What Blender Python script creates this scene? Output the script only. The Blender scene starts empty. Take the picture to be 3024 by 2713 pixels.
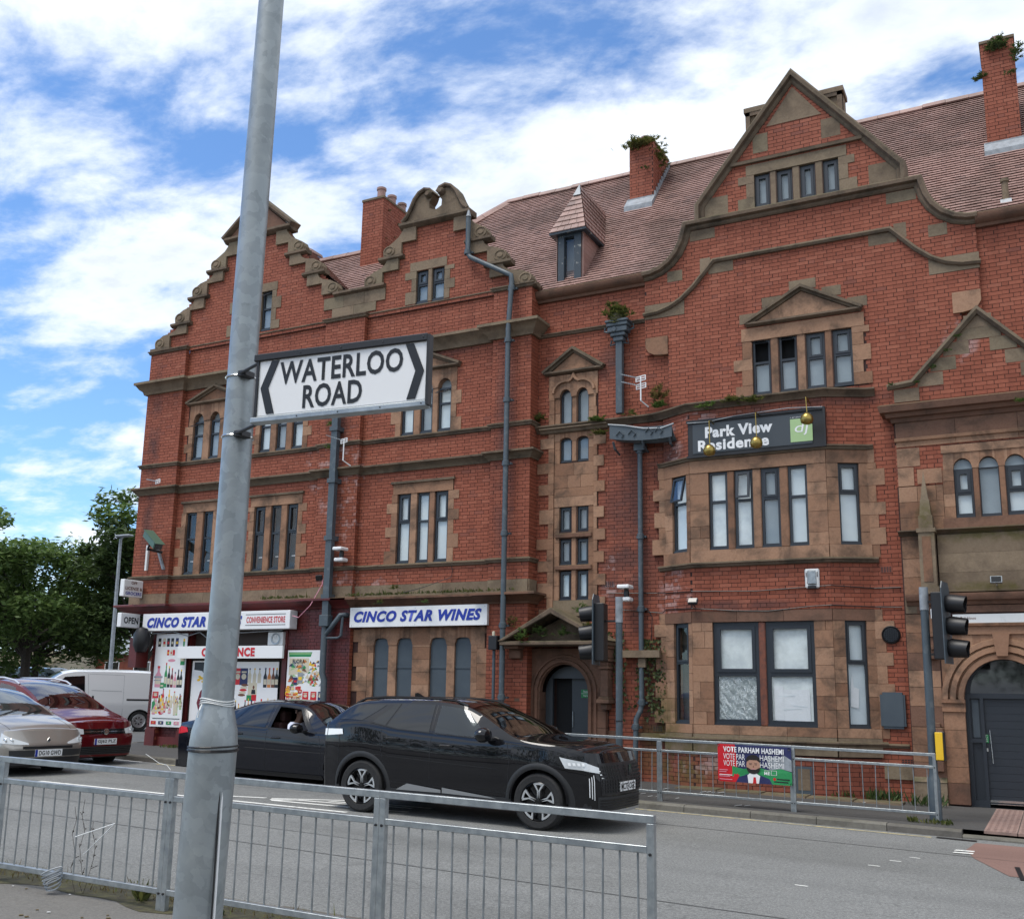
import bpy, bmesh, math, random
from math import sin, cos, pi, radians as RD, sqrt, atan2, floor
from mathutils import Vector, Matrix
random.seed(7)
sc = bpy.context.scene
COL = sc.collection
# ---------------------------------------------------------------- camera
PIT, ROL, YAW = RD(11.283), RD(.994), RD(27.5)
def _w(v):
    return Vector((v[0]*cos(YAW)-v[1]*sin(YAW), v[0]*sin(YAW)+v[1]*cos(YAW), v[2]))
_f = Vector((0, cos(PIT), sin(PIT))); _u = Vector((0, -sin(PIT), cos(PIT))); _r = Vector((1, 0, 0))
RT = _w(_r*cos(ROL)+_u*sin(ROL)); UP = _w(-_r*sin(ROL)+_u*cos(ROL)); FW = _w(_f)
cam = bpy.data.objects.new('camera', bpy.data.cameras.new('camera'))
COL.objects.link(cam)
cam.matrix_world = Matrix(((RT.x, UP.x, -FW.x, 0), (RT.y, UP.y, -FW.y, 0), (RT.z, UP.z, -FW.z, 1.52), (0, 0, 0, 1)))
cam.data.sensor_width = 36; cam.data.lens = 36*3044.9/3024; cam.data.shift_y = 91.9/3024
cam.data.clip_start = .05; cam.data.clip_end = 3000
sc.camera = cam
# ---------------------------------------------------------------- sky, sun, exposure
wd = bpy.data.worlds.new('World'); sc.world = wd; wd.use_nodes = True
nt = wd.node_tree; nt.nodes.clear()
def N(t, **k):
    n = NT.nodes.new(t)
    for a, b in k.items():
        if a.startswith('i_'):
            n.inputs[int(a[2:]) if a[2:].isdigit() else a[2:].replace('_', ' ')].default_value = b
        else: setattr(n, a, b)
    return n
def LK(a, b): NT.links.new(a, b)
def MTH(op, a, b=None, c=None, clamp=False):
    n = NT.nodes.new('ShaderNodeMath'); n.operation = op; n.use_clamp = clamp
    for i, v in enumerate((a, b, c)):
        if v is None: continue
        if isinstance(v, (int, float)): n.inputs[i].default_value = v
        else: NT.links.new(v, n.inputs[i])
    return n.outputs[0]
def SMS(v, lo, hi):
    n = NT.nodes.new('ShaderNodeMapRange'); n.interpolation_type = 'SMOOTHSTEP'
    NT.links.new(v, n.inputs[0]); n.inputs[1].default_value = lo; n.inputs[2].default_value = hi
    return n.outputs[0]
SUN_EL, SUN_AZ = RD(66), RD(212)      # azimuth measured clockwise from +Y
NT = nt
tc = N('ShaderNodeTexCoord'); sep = N('ShaderNodeSeparateXYZ'); LK(tc.outputs['Generated'], sep.inputs[0])
zc = MTH('MAXIMUM', sep.outputs[2], .0); zc = MTH('ADD', zc, .16)
cx = MTH('DIVIDE', sep.outputs[0], zc); cy = MTH('DIVIDE', sep.outputs[1], zc)
cmb = N('ShaderNodeCombineXYZ'); LK(cx, cmb.inputs[0]); LK(cy, cmb.inputs[1])
def cloudnoise(scale, det, rough, dist, off):
    m = N('ShaderNodeMapping'); LK(cmb.outputs[0], m.inputs[0]); m.inputs['Location'].default_value = off
    m.inputs['Rotation'].default_value = (0, 0, .5); m.inputs['Scale'].default_value = (1, 1.35, 1)
    n = N('ShaderNodeTexNoise'); LK(m.outputs[0], n.inputs['Vector'])
    n.inputs['Scale'].default_value = scale; n.inputs['Detail'].default_value = det
    n.inputs['Roughness'].default_value = rough; n.inputs['Distortion'].default_value = dist
    return n.outputs[0]
n1 = cloudnoise(1.15, 10, .58, .3, (3.1, 1.2, 0)); n2 = cloudnoise(5.0, 8, .62, .2, (7, 3, 0)); n3 = cloudnoise(1.9, 6, .5, .1, (1.5, 9.3, 2))
dens = MTH('ADD', MTH('MULTIPLY', n1, .72), MTH('MULTIPLY', n2, .28))
# broad cover: more cloud to the right (+X) of the view, clearer to the left
az = MTH('ADD', MTH('MULTIPLY', sep.outputs[0], .14), .085)
dens = MTH('ADD', dens, az)
fac = SMS(dens, .44, .575)
fac = MTH('MAXIMUM', fac, SMS(sep.outputs[2], .05, -.02))
shade = SMS(n3, .36, .62)
edge = SMS(dens, .50, .66)
cr = N('ShaderNodeMixRGB'); LK(MTH('MULTIPLY', shade, edge), cr.inputs[0])
cr.inputs[1].default_value = (.76, .81, .88, 1); cr.inputs[2].default_value = (.46, .52, .61, 1)
sky = N('ShaderNodeTexSky', sky_type='NISHITA', sun_disc=False, sun_elevation=SUN_EL, sun_rotation=SUN_AZ, air_density=1.0, dust_density=.15, ozone_density=4.5)
b1 = N('ShaderNodeBackground'); tint = N('ShaderNodeMixRGB'); tint.blend_type = 'MULTIPLY'; tint.inputs[0].default_value = 1; LK(sky.outputs[0], tint.inputs[1]); tint.inputs[2].default_value = (.80, .95, 1.07, 1); LK(tint.outputs[0], b1.inputs[0]); b1.inputs[1].default_value = .12
b2 = N('ShaderNodeBackground'); LK(cr.outputs[0], b2.inputs[0]); b2.inputs[1].default_value = .84
mx = N('ShaderNodeMixShader'); LK(fac, mx.inputs[0]); LK(b1.outputs[0], mx.inputs[1]); LK(b2.outputs[0], mx.inputs[2])
wo = N('ShaderNodeOutputWorld'); LK(mx.outputs[0], wo.inputs[0])
sd = bpy.data.lights.new('sun', 'SUN'); sd.energy = 1.7; sd.angle = RD(28); sd.color = (1, .95, .88)
sun = bpy.data.objects.new('sun', sd); COL.objects.link(sun)
_d = Vector((sin(SUN_AZ)*cos(SUN_EL), cos(SUN_AZ)*cos(SUN_EL), sin(SUN_EL)))
sun.rotation_euler = _d.to_track_quat('Z', 'Y').to_euler(); sun.location = (0, -5, 30)
sc.view_settings.view_transform = 'Standard'; sc.view_settings.look = 'None'
sc.view_settings.exposure = .80; sc.view_settings.gamma = 1
# ---------------------------------------------------------------- materials
M = {}
def newmat(name):
    global NT
    m = bpy.data.materials.new(name); m.use_nodes = True; M[name] = m; NT = m.node_tree
    b = NT.nodes['Principled BSDF']; return m, b
def setc(sock, v):
    if isinstance(v, tuple): sock.default_value = (*v, 1) if len(v) == 3 else v
    else: LK(v, sock)
def mixc(f, a, b, mode='MIX'):
    n = NT.nodes.new('ShaderNodeMixRGB'); n.blend_type = mode
    if isinstance(f, (int, float)): n.inputs[0].default_value = f
    else: LK(f, n.inputs[0])
    setc(n.inputs[1], a); setc(n.inputs[2], b); return n.outputs[0]
def noise(scale, det=4, rough=.55, obj=False, stretch=None, dist=0):
    if obj: v = N('ShaderNodeTexCoord').outputs['Object']
    else: v = N('ShaderNodeNewGeometry').outputs['Position']
    if stretch:
        mp = N('ShaderNodeMapping'); LK(v, mp.inputs[0]); mp.inputs['Scale'].default_value = stretch; v = mp.outputs[0]
    n = N('ShaderNodeTexNoise'); LK(v, n.inputs['Vector']); n.inputs['Scale'].default_value = scale
    n.inputs['Detail'].default_value = det; n.inputs['Roughness'].default_value = rough; n.inputs['Distortion'].default_value = dist
    return n.outputs[0]
def bump(b, h, s=.3, d=.01):
    n = N('ShaderNodeBump'); n.inputs['Strength'].default_value = s; n.inputs['Distance'].default_value = d
    LK(h, n.inputs['Height']); LK(n.outputs[0], b.inputs['Normal'])
def mat(name, col, rough=.6, metal=0, col2=None, nscale=6, amt=(.35, .7), bmp=0, obj=False, coat=0, spec=.5, stretch=None):
    m, b = newmat(name)
    if col2:
        nn = noise(nscale, 6, .6, obj, stretch); c = mixc(SMS(nn, *amt), col, col2); LK(c, b.inputs['Base Color'])
        if bmp: bump(b, nn, bmp)
    else: b.inputs['Base Color'].default_value = (*col, 1)
    b.inputs['Roughness'].default_value = rough; b.inputs['Metallic'].default_value = metal
    b.inputs['Coat Weight'].default_value = coat; b.inputs['Coat Roughness'].default_value = .03
    b.inputs['Specular IOR Level'].default_value = spec
    return m
def rnd():
    g = N('ShaderNodeNewGeometry'); o = N('ShaderNodeObjectInfo')
    return MTH('FRACT', MTH('ADD', g.outputs['Random Per Island'], MTH('MULTIPLY', o.outputs['Random'], 7.31)))
def ramp(v, stops):
    n = N('ShaderNodeValToRGB'); LK(v, n.inputs[0]); e = n.color_ramp.elements
    while len(e) < len(stops): e.new(.5)
    for k, (p, c) in enumerate(stops): e[k].position = p; e[k].color = (*c, 1)
    return n.outputs[0]
def spots(cs):
    """soft union of ellipsoid areas given as (x, z, rx, rz): where salts or soot have come out of the wall"""
    g = N('ShaderNodeNewGeometry'); s = N('ShaderNodeSeparateXYZ'); LK(g.outputs['Position'], s.inputs[0]); out = None
    for x, z, rx, rz in cs:
        a = MTH('POWER', MTH('DIVIDE', MTH('SUBTRACT', s.outputs[0], x), rx), 2)
        b = MTH('POWER', MTH('DIVIDE', MTH('SUBTRACT', s.outputs[2], z), rz), 2)
        v = MTH('SUBTRACT', 1, MTH('ADD', a, b), clamp=True)
        out = v if out is None else MTH('MAXIMUM', out, v)
    return out
SALT = [(-13.95, 6.0, .7, 1.7), (-14.6, 6.6, .6, .7), (-13.4, 4.0, 1.2, .3), (-6.2, 3.4, .45, .7), (-7.55, 4.4, .2, .35), (-5.2, 6.75, .9, .16), (-1.0, 7.7, .35, .5), (-7.6, 3.7, .2, .5), (-5.6, .45, .8, .35), (-17.4, 6.7, .5, .2), (-6.3, 6.3, .4, .5), (-10.3, 4.2, .4, .12)]
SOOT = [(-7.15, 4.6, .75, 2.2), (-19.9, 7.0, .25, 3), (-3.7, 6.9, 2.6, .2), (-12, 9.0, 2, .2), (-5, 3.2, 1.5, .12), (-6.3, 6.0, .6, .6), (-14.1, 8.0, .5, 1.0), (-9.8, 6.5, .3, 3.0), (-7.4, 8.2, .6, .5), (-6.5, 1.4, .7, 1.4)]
MOSSY = [(-.6, 4.27, 1.3, .16), (-.7, 3.42, 1.1, .10), (-1.71, 4.62, .2, .28), (-6.5, 1.0, .55, .8), (-6.0, .4, 1.2, .5)]
def brickmat(name, tones):
    m, b = newmat(name)
    c = ramp(rnd(), tones)
    big = noise(.45, 4, .6); c = mixc(MTH('MULTIPLY', SMS(big, .4, .7), .2), c, (.62, .52, .52), 'MULTIPLY'); c = mixc(MTH('MULTIPLY', SMS(noise(2.2, 5, .62, stretch=(1, 1, .16)), .5, .72), .38), c, (.5, .42, .40), 'MULTIPLY')
    fine = noise(34, 5, .65); c = mixc(MTH('MULTIPLY', SMS(fine, .35, .75), .3), c, (.55, .46, .46), 'MULTIPLY')
    c = mixc(MTH('MULTIPLY', SMS(noise(9, 3), .55, .75), .3), c, (1.25, 1.2, 1.1), 'MULTIPLY')
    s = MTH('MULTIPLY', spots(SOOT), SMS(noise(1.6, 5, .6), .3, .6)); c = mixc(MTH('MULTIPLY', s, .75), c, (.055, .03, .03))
    s = MTH('MULTIPLY', spots(MOSSY), SMS(noise(3, 5, .6), .38, .6)); c = mixc(MTH('MULTIPLY', s, .8), c, (.09, .085, .02))
    r2 = N('ShaderNodeNewGeometry').outputs['Random Per Island']
    s = MTH('MULTIPLY', MTH('MULTIPLY', SMS(spots(SALT), 0, .6), SMS(noise(2.6, 5, .7), .46, .62)), SMS(MTH('FRACT', MTH('MULTIPLY', r2, 13.7)), .25, .6))
    c = mixc(MTH('MULTIPLY', s, .42), c, (.55, .43, .42))
    LK(c, b.inputs['Base Color']); b.inputs['Roughness'].default_value = .72; b.inputs['Specular IOR Level'].default_value = .35
    bump(b, noise(60, 4), .25, .004); return m
brickmat('brick', [(0, (.25, .070, .038)), (.25, (.28, .080, .044)), (.8, (.315, .094, .053)), (.95, (.34, .112, .066)), (1, (.22, .068, .044))])
brickmat('brick_brown', [(0, (.19, .055, .032)), (.5, (.24, .07, .042)), (1, (.28, .09, .055))])
mat('brick_red_paint', (.12, .016, .014), .5, col2=(.085, .014, .014), nscale=3)
mat('mortar', (.035, .014, .012), .9, col2=(.06, .03, .026), nscale=4)
mat('red_paint', (.13, .018, .016), .45, col2=(.08, .014, .014), nscale=2.5, bmp=.2)
def stonemat(name, tones, top=(.075, .075, .035), moss=.5, dark=(.075, .055, .042), dk=.6):
    m, b = newmat(name)
    c = ramp(rnd(), tones)
    c = mixc(MTH('MULTIPLY', SMS(noise(2.2, 6, .65, dist=.4), .42, .7), dk), c, dark)
    c = mixc(MTH('MULTIPLY', SMS(noise(26, 5, .7), .3, .8), .4), c, (.5, .45, .42), 'MULTIPLY')
    c = mixc(MTH('MULTIPLY', SMS(noise(7, 6, .7, stretch=(1, 1, 4)), .6, .8), .35), c, (1.4, 1.3, 1.15), 'MULTIPLY')
    s = MTH('MULTIPLY', spots(MOSSY), SMS(noise(4, 5, .6), .35, .6)); c = mixc(MTH('MULTIPLY', s, .75), c, (.09, .08, .02))
    g = N('ShaderNodeNewGeometry'); sz = N('ShaderNodeSeparateXYZ'); LK(g.outputs['Normal'], sz.inputs[0])
    mo = MTH('MULTIPLY', SMS(sz.outputs[2], .1, .8), SMS(noise(5, 5, .6), .25, .6)); c = mixc(MTH('MULTIPLY', mo, moss), c, top)
    LK(c, b.inputs['Base Color']); b.inputs['Roughness'].default_value = .85; b.inputs['Specular IOR Level'].default_value = .25
    bump(b, noise(22, 6, .7), .45, .012); return m
stonemat('stone', [(0, (.235, .125, .078)), (.35, (.33, .185, .115)), (.7, (.40, .24, .155)), (1, (.27, .15, .095))], dk=.75)
stonemat('stone_grey', [(0, (.19, .145, .10)), (.5, (.26, .195, .135)), (1, (.21, .17, .115))], moss=.8, dk=.5)
stonemat('coping', [(0, (.135, .098, .07)), (.5, (.19, .138, .098)), (1, (.155, .122, .085))], moss=.6, dark=(.035, .032, .026), dk=.7)
stonemat('stone_dark', [(0, (.16, .085, .058)), (.5, (.21, .115, .078)), (1, (.18, .10, .07))], dark=(.06, .045, .035))
def tilemat(name, tones, lich=True):
    m, b = newmat(name); c = ramp(rnd(), tones)
    c = mixc(MTH('MULTIPLY', SMS(noise(.55, 5, .65), .44, .62), .6), c, (.36, .37, .34), 'MULTIPLY')
    c = mixc(MTH('MULTIPLY', SMS(noise(20, 5, .7), .5, .75), .4), c, (.35, .33, .3), 'MULTIPLY')
    LK(c, b.inputs['Base Color']); b.inputs['Roughness'].default_value = .55; b.inputs['Specular IOR Level'].default_value = .5; return m
tilemat('tile', [(0, (.29, .165, .14)), (.4, (.325, .19, .16)), (.94, (.36, .22, .19)), (1, (.22, .13, .115))])
mat('tile_bed', (.035, .018, .015), .9)
mat('frame', (.022, .028, .037), .38)
mat('frame_paint', (.03, .045, .06), .5, col2=(.3, .3, .28), nscale=9, amt=(.6, .68))
mat('board', (.062, .082, .10), .55, col2=(.052, .07, .088), nscale=3)
mat('pipe', (.062, .082, .098), .45, col2=(.12, .14, .15), nscale=8, amt=(.5, .8))
mat('lead', (.30, .33, .36), .5, col2=(.2, .22, .24), nscale=8)
mat('blind', (.74, .80, .80), .9, col2=(.60, .67, .71), nscale=.8)
mat('blind_reflect_grey', (.33, .38, .41), .9, col2=(.24, .29, .32), nscale=.8)  # blue grey reflected in the panes, put into the colour of the backing
mat('blind_white', (.84, .88, .86), .9, col2=(.64, .68, .68), nscale=3)
mat('dark_room', (.012, .013, .015), .9)
mat('room_green', (.03, .036, .036), .9, col2=(.07, .08, .08), nscale=2.2)
mat('black', (.012, .012, .014), .45)
mat('black_gloss', (.006, .006, .007), .15)
mat('rubber', (.012, .012, .013), .8, col2=(.022, .022, .022), nscale=30)
mat('steel', (.42, .45, .46), .38, .75, col2=(.28, .31, .33), nscale=14, amt=(.3, .7))
mat('rail_side', (.30, .32, .33), .5, .55, col2=(.20, .22, .23), nscale=11)
mat('white', (.80, .81, .82), .45)
mat('white_dirty', (.70, .72, .72), .5, col2=(.5, .52, .5), nscale=9, amt=(.55, .8))
mat('cream', (.6, .55, .42), .7)
mat('brass', (.42, .30, .08), .3, .85, col2=(.3, .22, .07), nscale=14)
mat('yellow', (.80, .50, .02), .5)
mat('black_ink', (.008, .010, .013), .4)
mat('blue_ink', (.012, .035, .33), .4)
mat('red_ink', (.55, .012, .02), .4)
mat('green_ink', (.02, .25, .08), .5)
mat('lightgreen', (.36, .52, .25), .5)
mat('pink_ink', (.65, .28, .36), .5)
mat('orange_ink', (.6, .22, .05), .5)
mat('brown_ink', (.16, .06, .03), .5)
mat('navy_ink', (.02, .025, .10), .5)
mat('wine_ink', (.16, .015, .03), .4)
mat('green_box', (.055, .11, .075), .5)
mat('grey_sign', (.045, .055, .065), .4)
mat('skin', (.42, .23, .16), .6); mat('skin_dark', (.17, .095, .065), .5)
mat('shirt', (.7, .74, .9), .8); mat('hair', (.012, .01, .01), .8)
mat('wood_dark', (.05, .035, .028), .7)
mat('copper_wood', (.20, .065, .035), .5, col2=(.1, .04, .03), nscale=12)
m_, b_ = newmat('plastic_wrap')
n_ = noise(5, 5, .6, dist=1.6); r_ = MTH('ABSOLUTE', MTH('SUBTRACT', n_, .5)); c_ = mixc(SMS(r_, .022, .004), (.34, .38, .38), (.85, .88, .88)); LK(c_, b_.inputs['Base Color']); b_.inputs['Roughness'].default_value = .3
mat('seat', (.05, .02, .02), .8)
def glassmat():
    m, b = newmat('glass'); NT.nodes.remove(b)
    t = N('ShaderNodeBsdfTransparent'); t.inputs[0].default_value = (.96, .98, .99, 1)
    g = N('ShaderNodeBsdfGlossy'); g.inputs['Roughness'].default_value = .02
    wob = N('ShaderNodeBump'); wob.inputs['Strength'].default_value = .08; wob.inputs['Distance'].default_value = .02
    LK(noise(1.3, 2), wob.inputs['Height']); LK(wob.outputs[0], g.inputs['Normal'])
    x = N('ShaderNodeMixShader'); lw = N('ShaderNodeLayerWeight'); lw.inputs[0].default_value = .5; LK(MTH('ADD', MTH('MULTIPLY', MTH('POWER', lw.outputs['Facing'], 3), .8), .06), x.inputs[0])
    LK(t.outputs[0], x.inputs[1]); LK(g.outputs[0], x.inputs[2]); LK(x.outputs[0], NT.nodes['Material Output'].inputs[0])
glassmat()
def carglass():
    m, b = newmat('car_glass'); NT.nodes.remove(b)
    t = N('ShaderNodeBsdfTransparent'); t.inputs[0].default_value = (.42, .46, .47, 1)
    g = N('ShaderNodeBsdfGlossy'); g.inputs['Roughness'].default_value = .02; g.inputs['Color'].default_value = (.9, .95, 1, 1)
    x = N('ShaderNodeMixShader'); lw = N('ShaderNodeLayerWeight'); lw.inputs[0].default_value = .5; LK(MTH('ADD', MTH('MULTIPLY', MTH('POWER', lw.outputs['Facing'], 3), .8), .07), x.inputs[0])
    LK(t.outputs[0], x.inputs[1]); LK(g.outputs[0], x.inputs[2]); LK(x.outputs[0], NT.nodes['Material Output'].inputs[0])
carglass()
def privacy():
    m, b = newmat('privacy_glass'); b.inputs['Base Color'].default_value = (.006, .007, .008, 1); b.inputs['Roughness'].default_value = .04
    b.inputs['Specular IOR Level'].default_value = .8
privacy()
def paint(name, col, metal=.0, rough=.28, c2=None):
    m, b = newmat(name)
    if c2:
        ly = N('ShaderNodeLayerWeight'); ly.inputs[0].default_value = .4
        LK(mixc(ly.outputs['Facing'], col, c2), b.inputs['Base Color'])
    else: b.inputs['Base Color'].default_value = (*col, 1)
    b.inputs['Metallic'].default_value = metal; b.inputs['Roughness'].default_value = rough
    b.inputs['Coat Weight'].default_value = 1; b.inputs['Coat Roughness'].default_value = .02; b.inputs['Specular IOR Level'].default_value = .05; return m
paint('paint_black', (.006, .006, .008)); paint('paint_navy', (.006, .007, .012)); paint('paint_taupe', (.40, .375, .34), .7, .3)
paint('paint_red', (.125, .006, .010), .35, .3); paint('paint_white', (.78, .79, .80), 0, .3); paint('paint_grey', (.10, .12, .13), .3, .4)
mat('chrome', (.75, .77, .78), .12, 1); mat('alloy', (.70, .71, .72), .3, .8); mat('clad', (.022, .023, .025), .55)
mat('silver_trim', (.33, .34, .35), .35, .4)
m_, b_ = newmat('lamp_lens'); b_.inputs['Base Color'].default_value = (.62, .65, .67, 1); b_.inputs['Roughness'].default_value = .12; b_.inputs['Metallic'].default_value = .15
mat('lamp_bright', (.85, .87, .88), .15); mat('lamp_red', (.6, .02, .03), .15)
# galvanised post: spangle patches
m_, b_ = newmat('galvanised')
v_ = N('ShaderNodeTexVoronoi'); v_.inputs['Scale'].default_value = 24
g_ = N('ShaderNodeNewGeometry'); nz = N('ShaderNodeTexNoise'); LK(g_.outputs['Position'], nz.inputs['Vector']); nz.inputs['Scale'].default_value = 9; nz.inputs['Detail'].default_value = 5
vm = N('ShaderNodeVectorMath'); vm.operation = 'MULTIPLY_ADD'; LK(nz.outputs['Color'], vm.inputs[0]); vm.inputs[1].default_value = (.16, .16, .16); LK(g_.outputs['Position'], vm.inputs[2])
LK(vm.outputs[0], v_.inputs['Vector']); sr = N('ShaderNodeSeparateColor'); LK(v_.outputs['Color'], sr.inputs[0])
c_ = mixc(sr.outputs[0], (.235, .265, .28), (.315, .35, .368)); c_ = mixc(MTH('MULTIPLY', SMS(noise(4, 6, .6), .4, .7), .5), c_, (.42, .45, .45))
c_ = mixc(MTH('MULTIPLY', SMS(noise(30, 4, .6), .6, .8), .3), c_, (.12, .13, .13))
LK(c_, b_.inputs['Base Color']); b_.inputs['Roughness'].default_value = .42; b_.inputs['Metallic'].default_value = .45
# ground
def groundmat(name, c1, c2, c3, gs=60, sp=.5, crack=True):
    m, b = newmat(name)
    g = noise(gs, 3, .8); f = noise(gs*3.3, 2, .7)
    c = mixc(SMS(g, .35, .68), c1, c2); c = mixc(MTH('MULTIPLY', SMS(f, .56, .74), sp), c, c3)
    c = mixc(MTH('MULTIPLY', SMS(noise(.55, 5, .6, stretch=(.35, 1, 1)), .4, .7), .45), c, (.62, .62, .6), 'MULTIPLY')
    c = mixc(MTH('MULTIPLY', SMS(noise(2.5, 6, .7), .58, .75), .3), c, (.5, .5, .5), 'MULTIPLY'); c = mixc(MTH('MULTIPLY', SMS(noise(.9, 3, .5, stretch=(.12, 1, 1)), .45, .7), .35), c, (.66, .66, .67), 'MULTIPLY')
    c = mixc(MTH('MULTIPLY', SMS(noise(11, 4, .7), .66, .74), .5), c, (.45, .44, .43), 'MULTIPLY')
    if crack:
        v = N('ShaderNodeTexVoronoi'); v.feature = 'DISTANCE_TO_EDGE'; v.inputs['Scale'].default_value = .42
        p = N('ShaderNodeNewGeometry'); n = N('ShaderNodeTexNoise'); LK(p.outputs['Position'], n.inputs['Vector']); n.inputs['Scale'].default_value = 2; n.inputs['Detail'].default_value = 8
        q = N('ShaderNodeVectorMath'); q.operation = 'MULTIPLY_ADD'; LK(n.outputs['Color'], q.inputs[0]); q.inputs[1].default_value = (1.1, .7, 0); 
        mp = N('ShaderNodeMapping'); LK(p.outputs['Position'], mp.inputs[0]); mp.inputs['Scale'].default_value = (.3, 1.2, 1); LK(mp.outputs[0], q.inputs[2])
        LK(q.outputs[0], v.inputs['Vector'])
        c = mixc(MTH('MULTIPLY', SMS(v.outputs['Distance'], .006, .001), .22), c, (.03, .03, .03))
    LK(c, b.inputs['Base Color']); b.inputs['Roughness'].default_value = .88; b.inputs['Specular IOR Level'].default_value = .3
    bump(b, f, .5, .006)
groundmat('asphalt', (.125, .128, .125), (.235, .238, .23), (.52, .52, .50), 42, .8)
groundmat('asphalt_dark', (.095, .098, .10), (.125, .128, .13), (.24, .24, .23), 70, .35)
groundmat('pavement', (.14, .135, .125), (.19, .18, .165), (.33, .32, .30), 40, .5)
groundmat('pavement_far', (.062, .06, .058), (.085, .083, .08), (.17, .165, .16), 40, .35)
groundmat('red_surface', (.20, .12, .10), (.25, .15, .125), (.3, .25, .22), 60, .6, False)
m_, b_ = newmat('road_paint'); c_ = mixc(SMS(noise(14, 6, .75), .52, .68), (.72, .72, .68), (.2, .2, .2)); LK(c_, b_.inputs['Base Color']); b_.inputs['Roughness'].default_value = .8
m_, b_ = newmat('yellow_line'); c_ = mixc(SMS(noise(9, 6, .75), .42, .66), (.55, .46, .22), (.2, .2, .19)); LK(c_, b_.inputs['Base Color']); b_.inputs['Roughness'].default_value = .8
stonemat('kerb', [(0, (.16, .15, .13)), (.5, (.21, .20, .175)), (1, (.13, .12, .11))], moss=.2, dark=(.06, .058, .05))
mat('tactile', (.30, .20, .17), .85, col2=(.22, .15, .13), nscale=8)
# foliage
def leafmat(name, a, b_, c3):
    m, b = newmat(name); c = ramp(N('ShaderNodeNewGeometry').outputs['Random Per Island'], [(0, a), (.6, b_), (1, c3)])
    LK(c, b.inputs['Base Color']); b.inputs['Roughness'].default_value = .6
    b.inputs['Subsurface Weight'].default_value = 0
    tr = N('ShaderNodeBsdfTranslucent'); LK(c, tr.inputs[0]); x = N('ShaderNodeMixShader'); x.inputs[0].default_value = .35
    LK(b.outputs[0], x.inputs[1]); LK(tr.outputs[0], x.inputs[2]); LK(x.outputs[0], NT.nodes['Material Output'].inputs[0])
leafmat('leaf', (.055, .105, .022), (.11, .18, .045), (.19, .27, .08))
leafmat('leaf_dark', (.03, .055, .016), (.06, .10, .028), (.10, .15, .045))
leafmat('fern', (.05, .07, .018), (.10, .12, .03), (.2, .2, .06))
leafmat('ivy', (.03, .05, .014), (.07, .09, .025), (.15, .16, .05))
leafmat('dry', (.10, .07, .03), (.2, .15, .06), (.16, .19, .05))
mat('bark', (.05, .04, .032), .9, col2=(.03, .025, .02), nscale=10)
mat('litter', (.6, .6, .58), .7)
mat('verge', (.045, .04, .025), .95, col2=(.08, .075, .03), nscale=14, bmp=.5)
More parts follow.
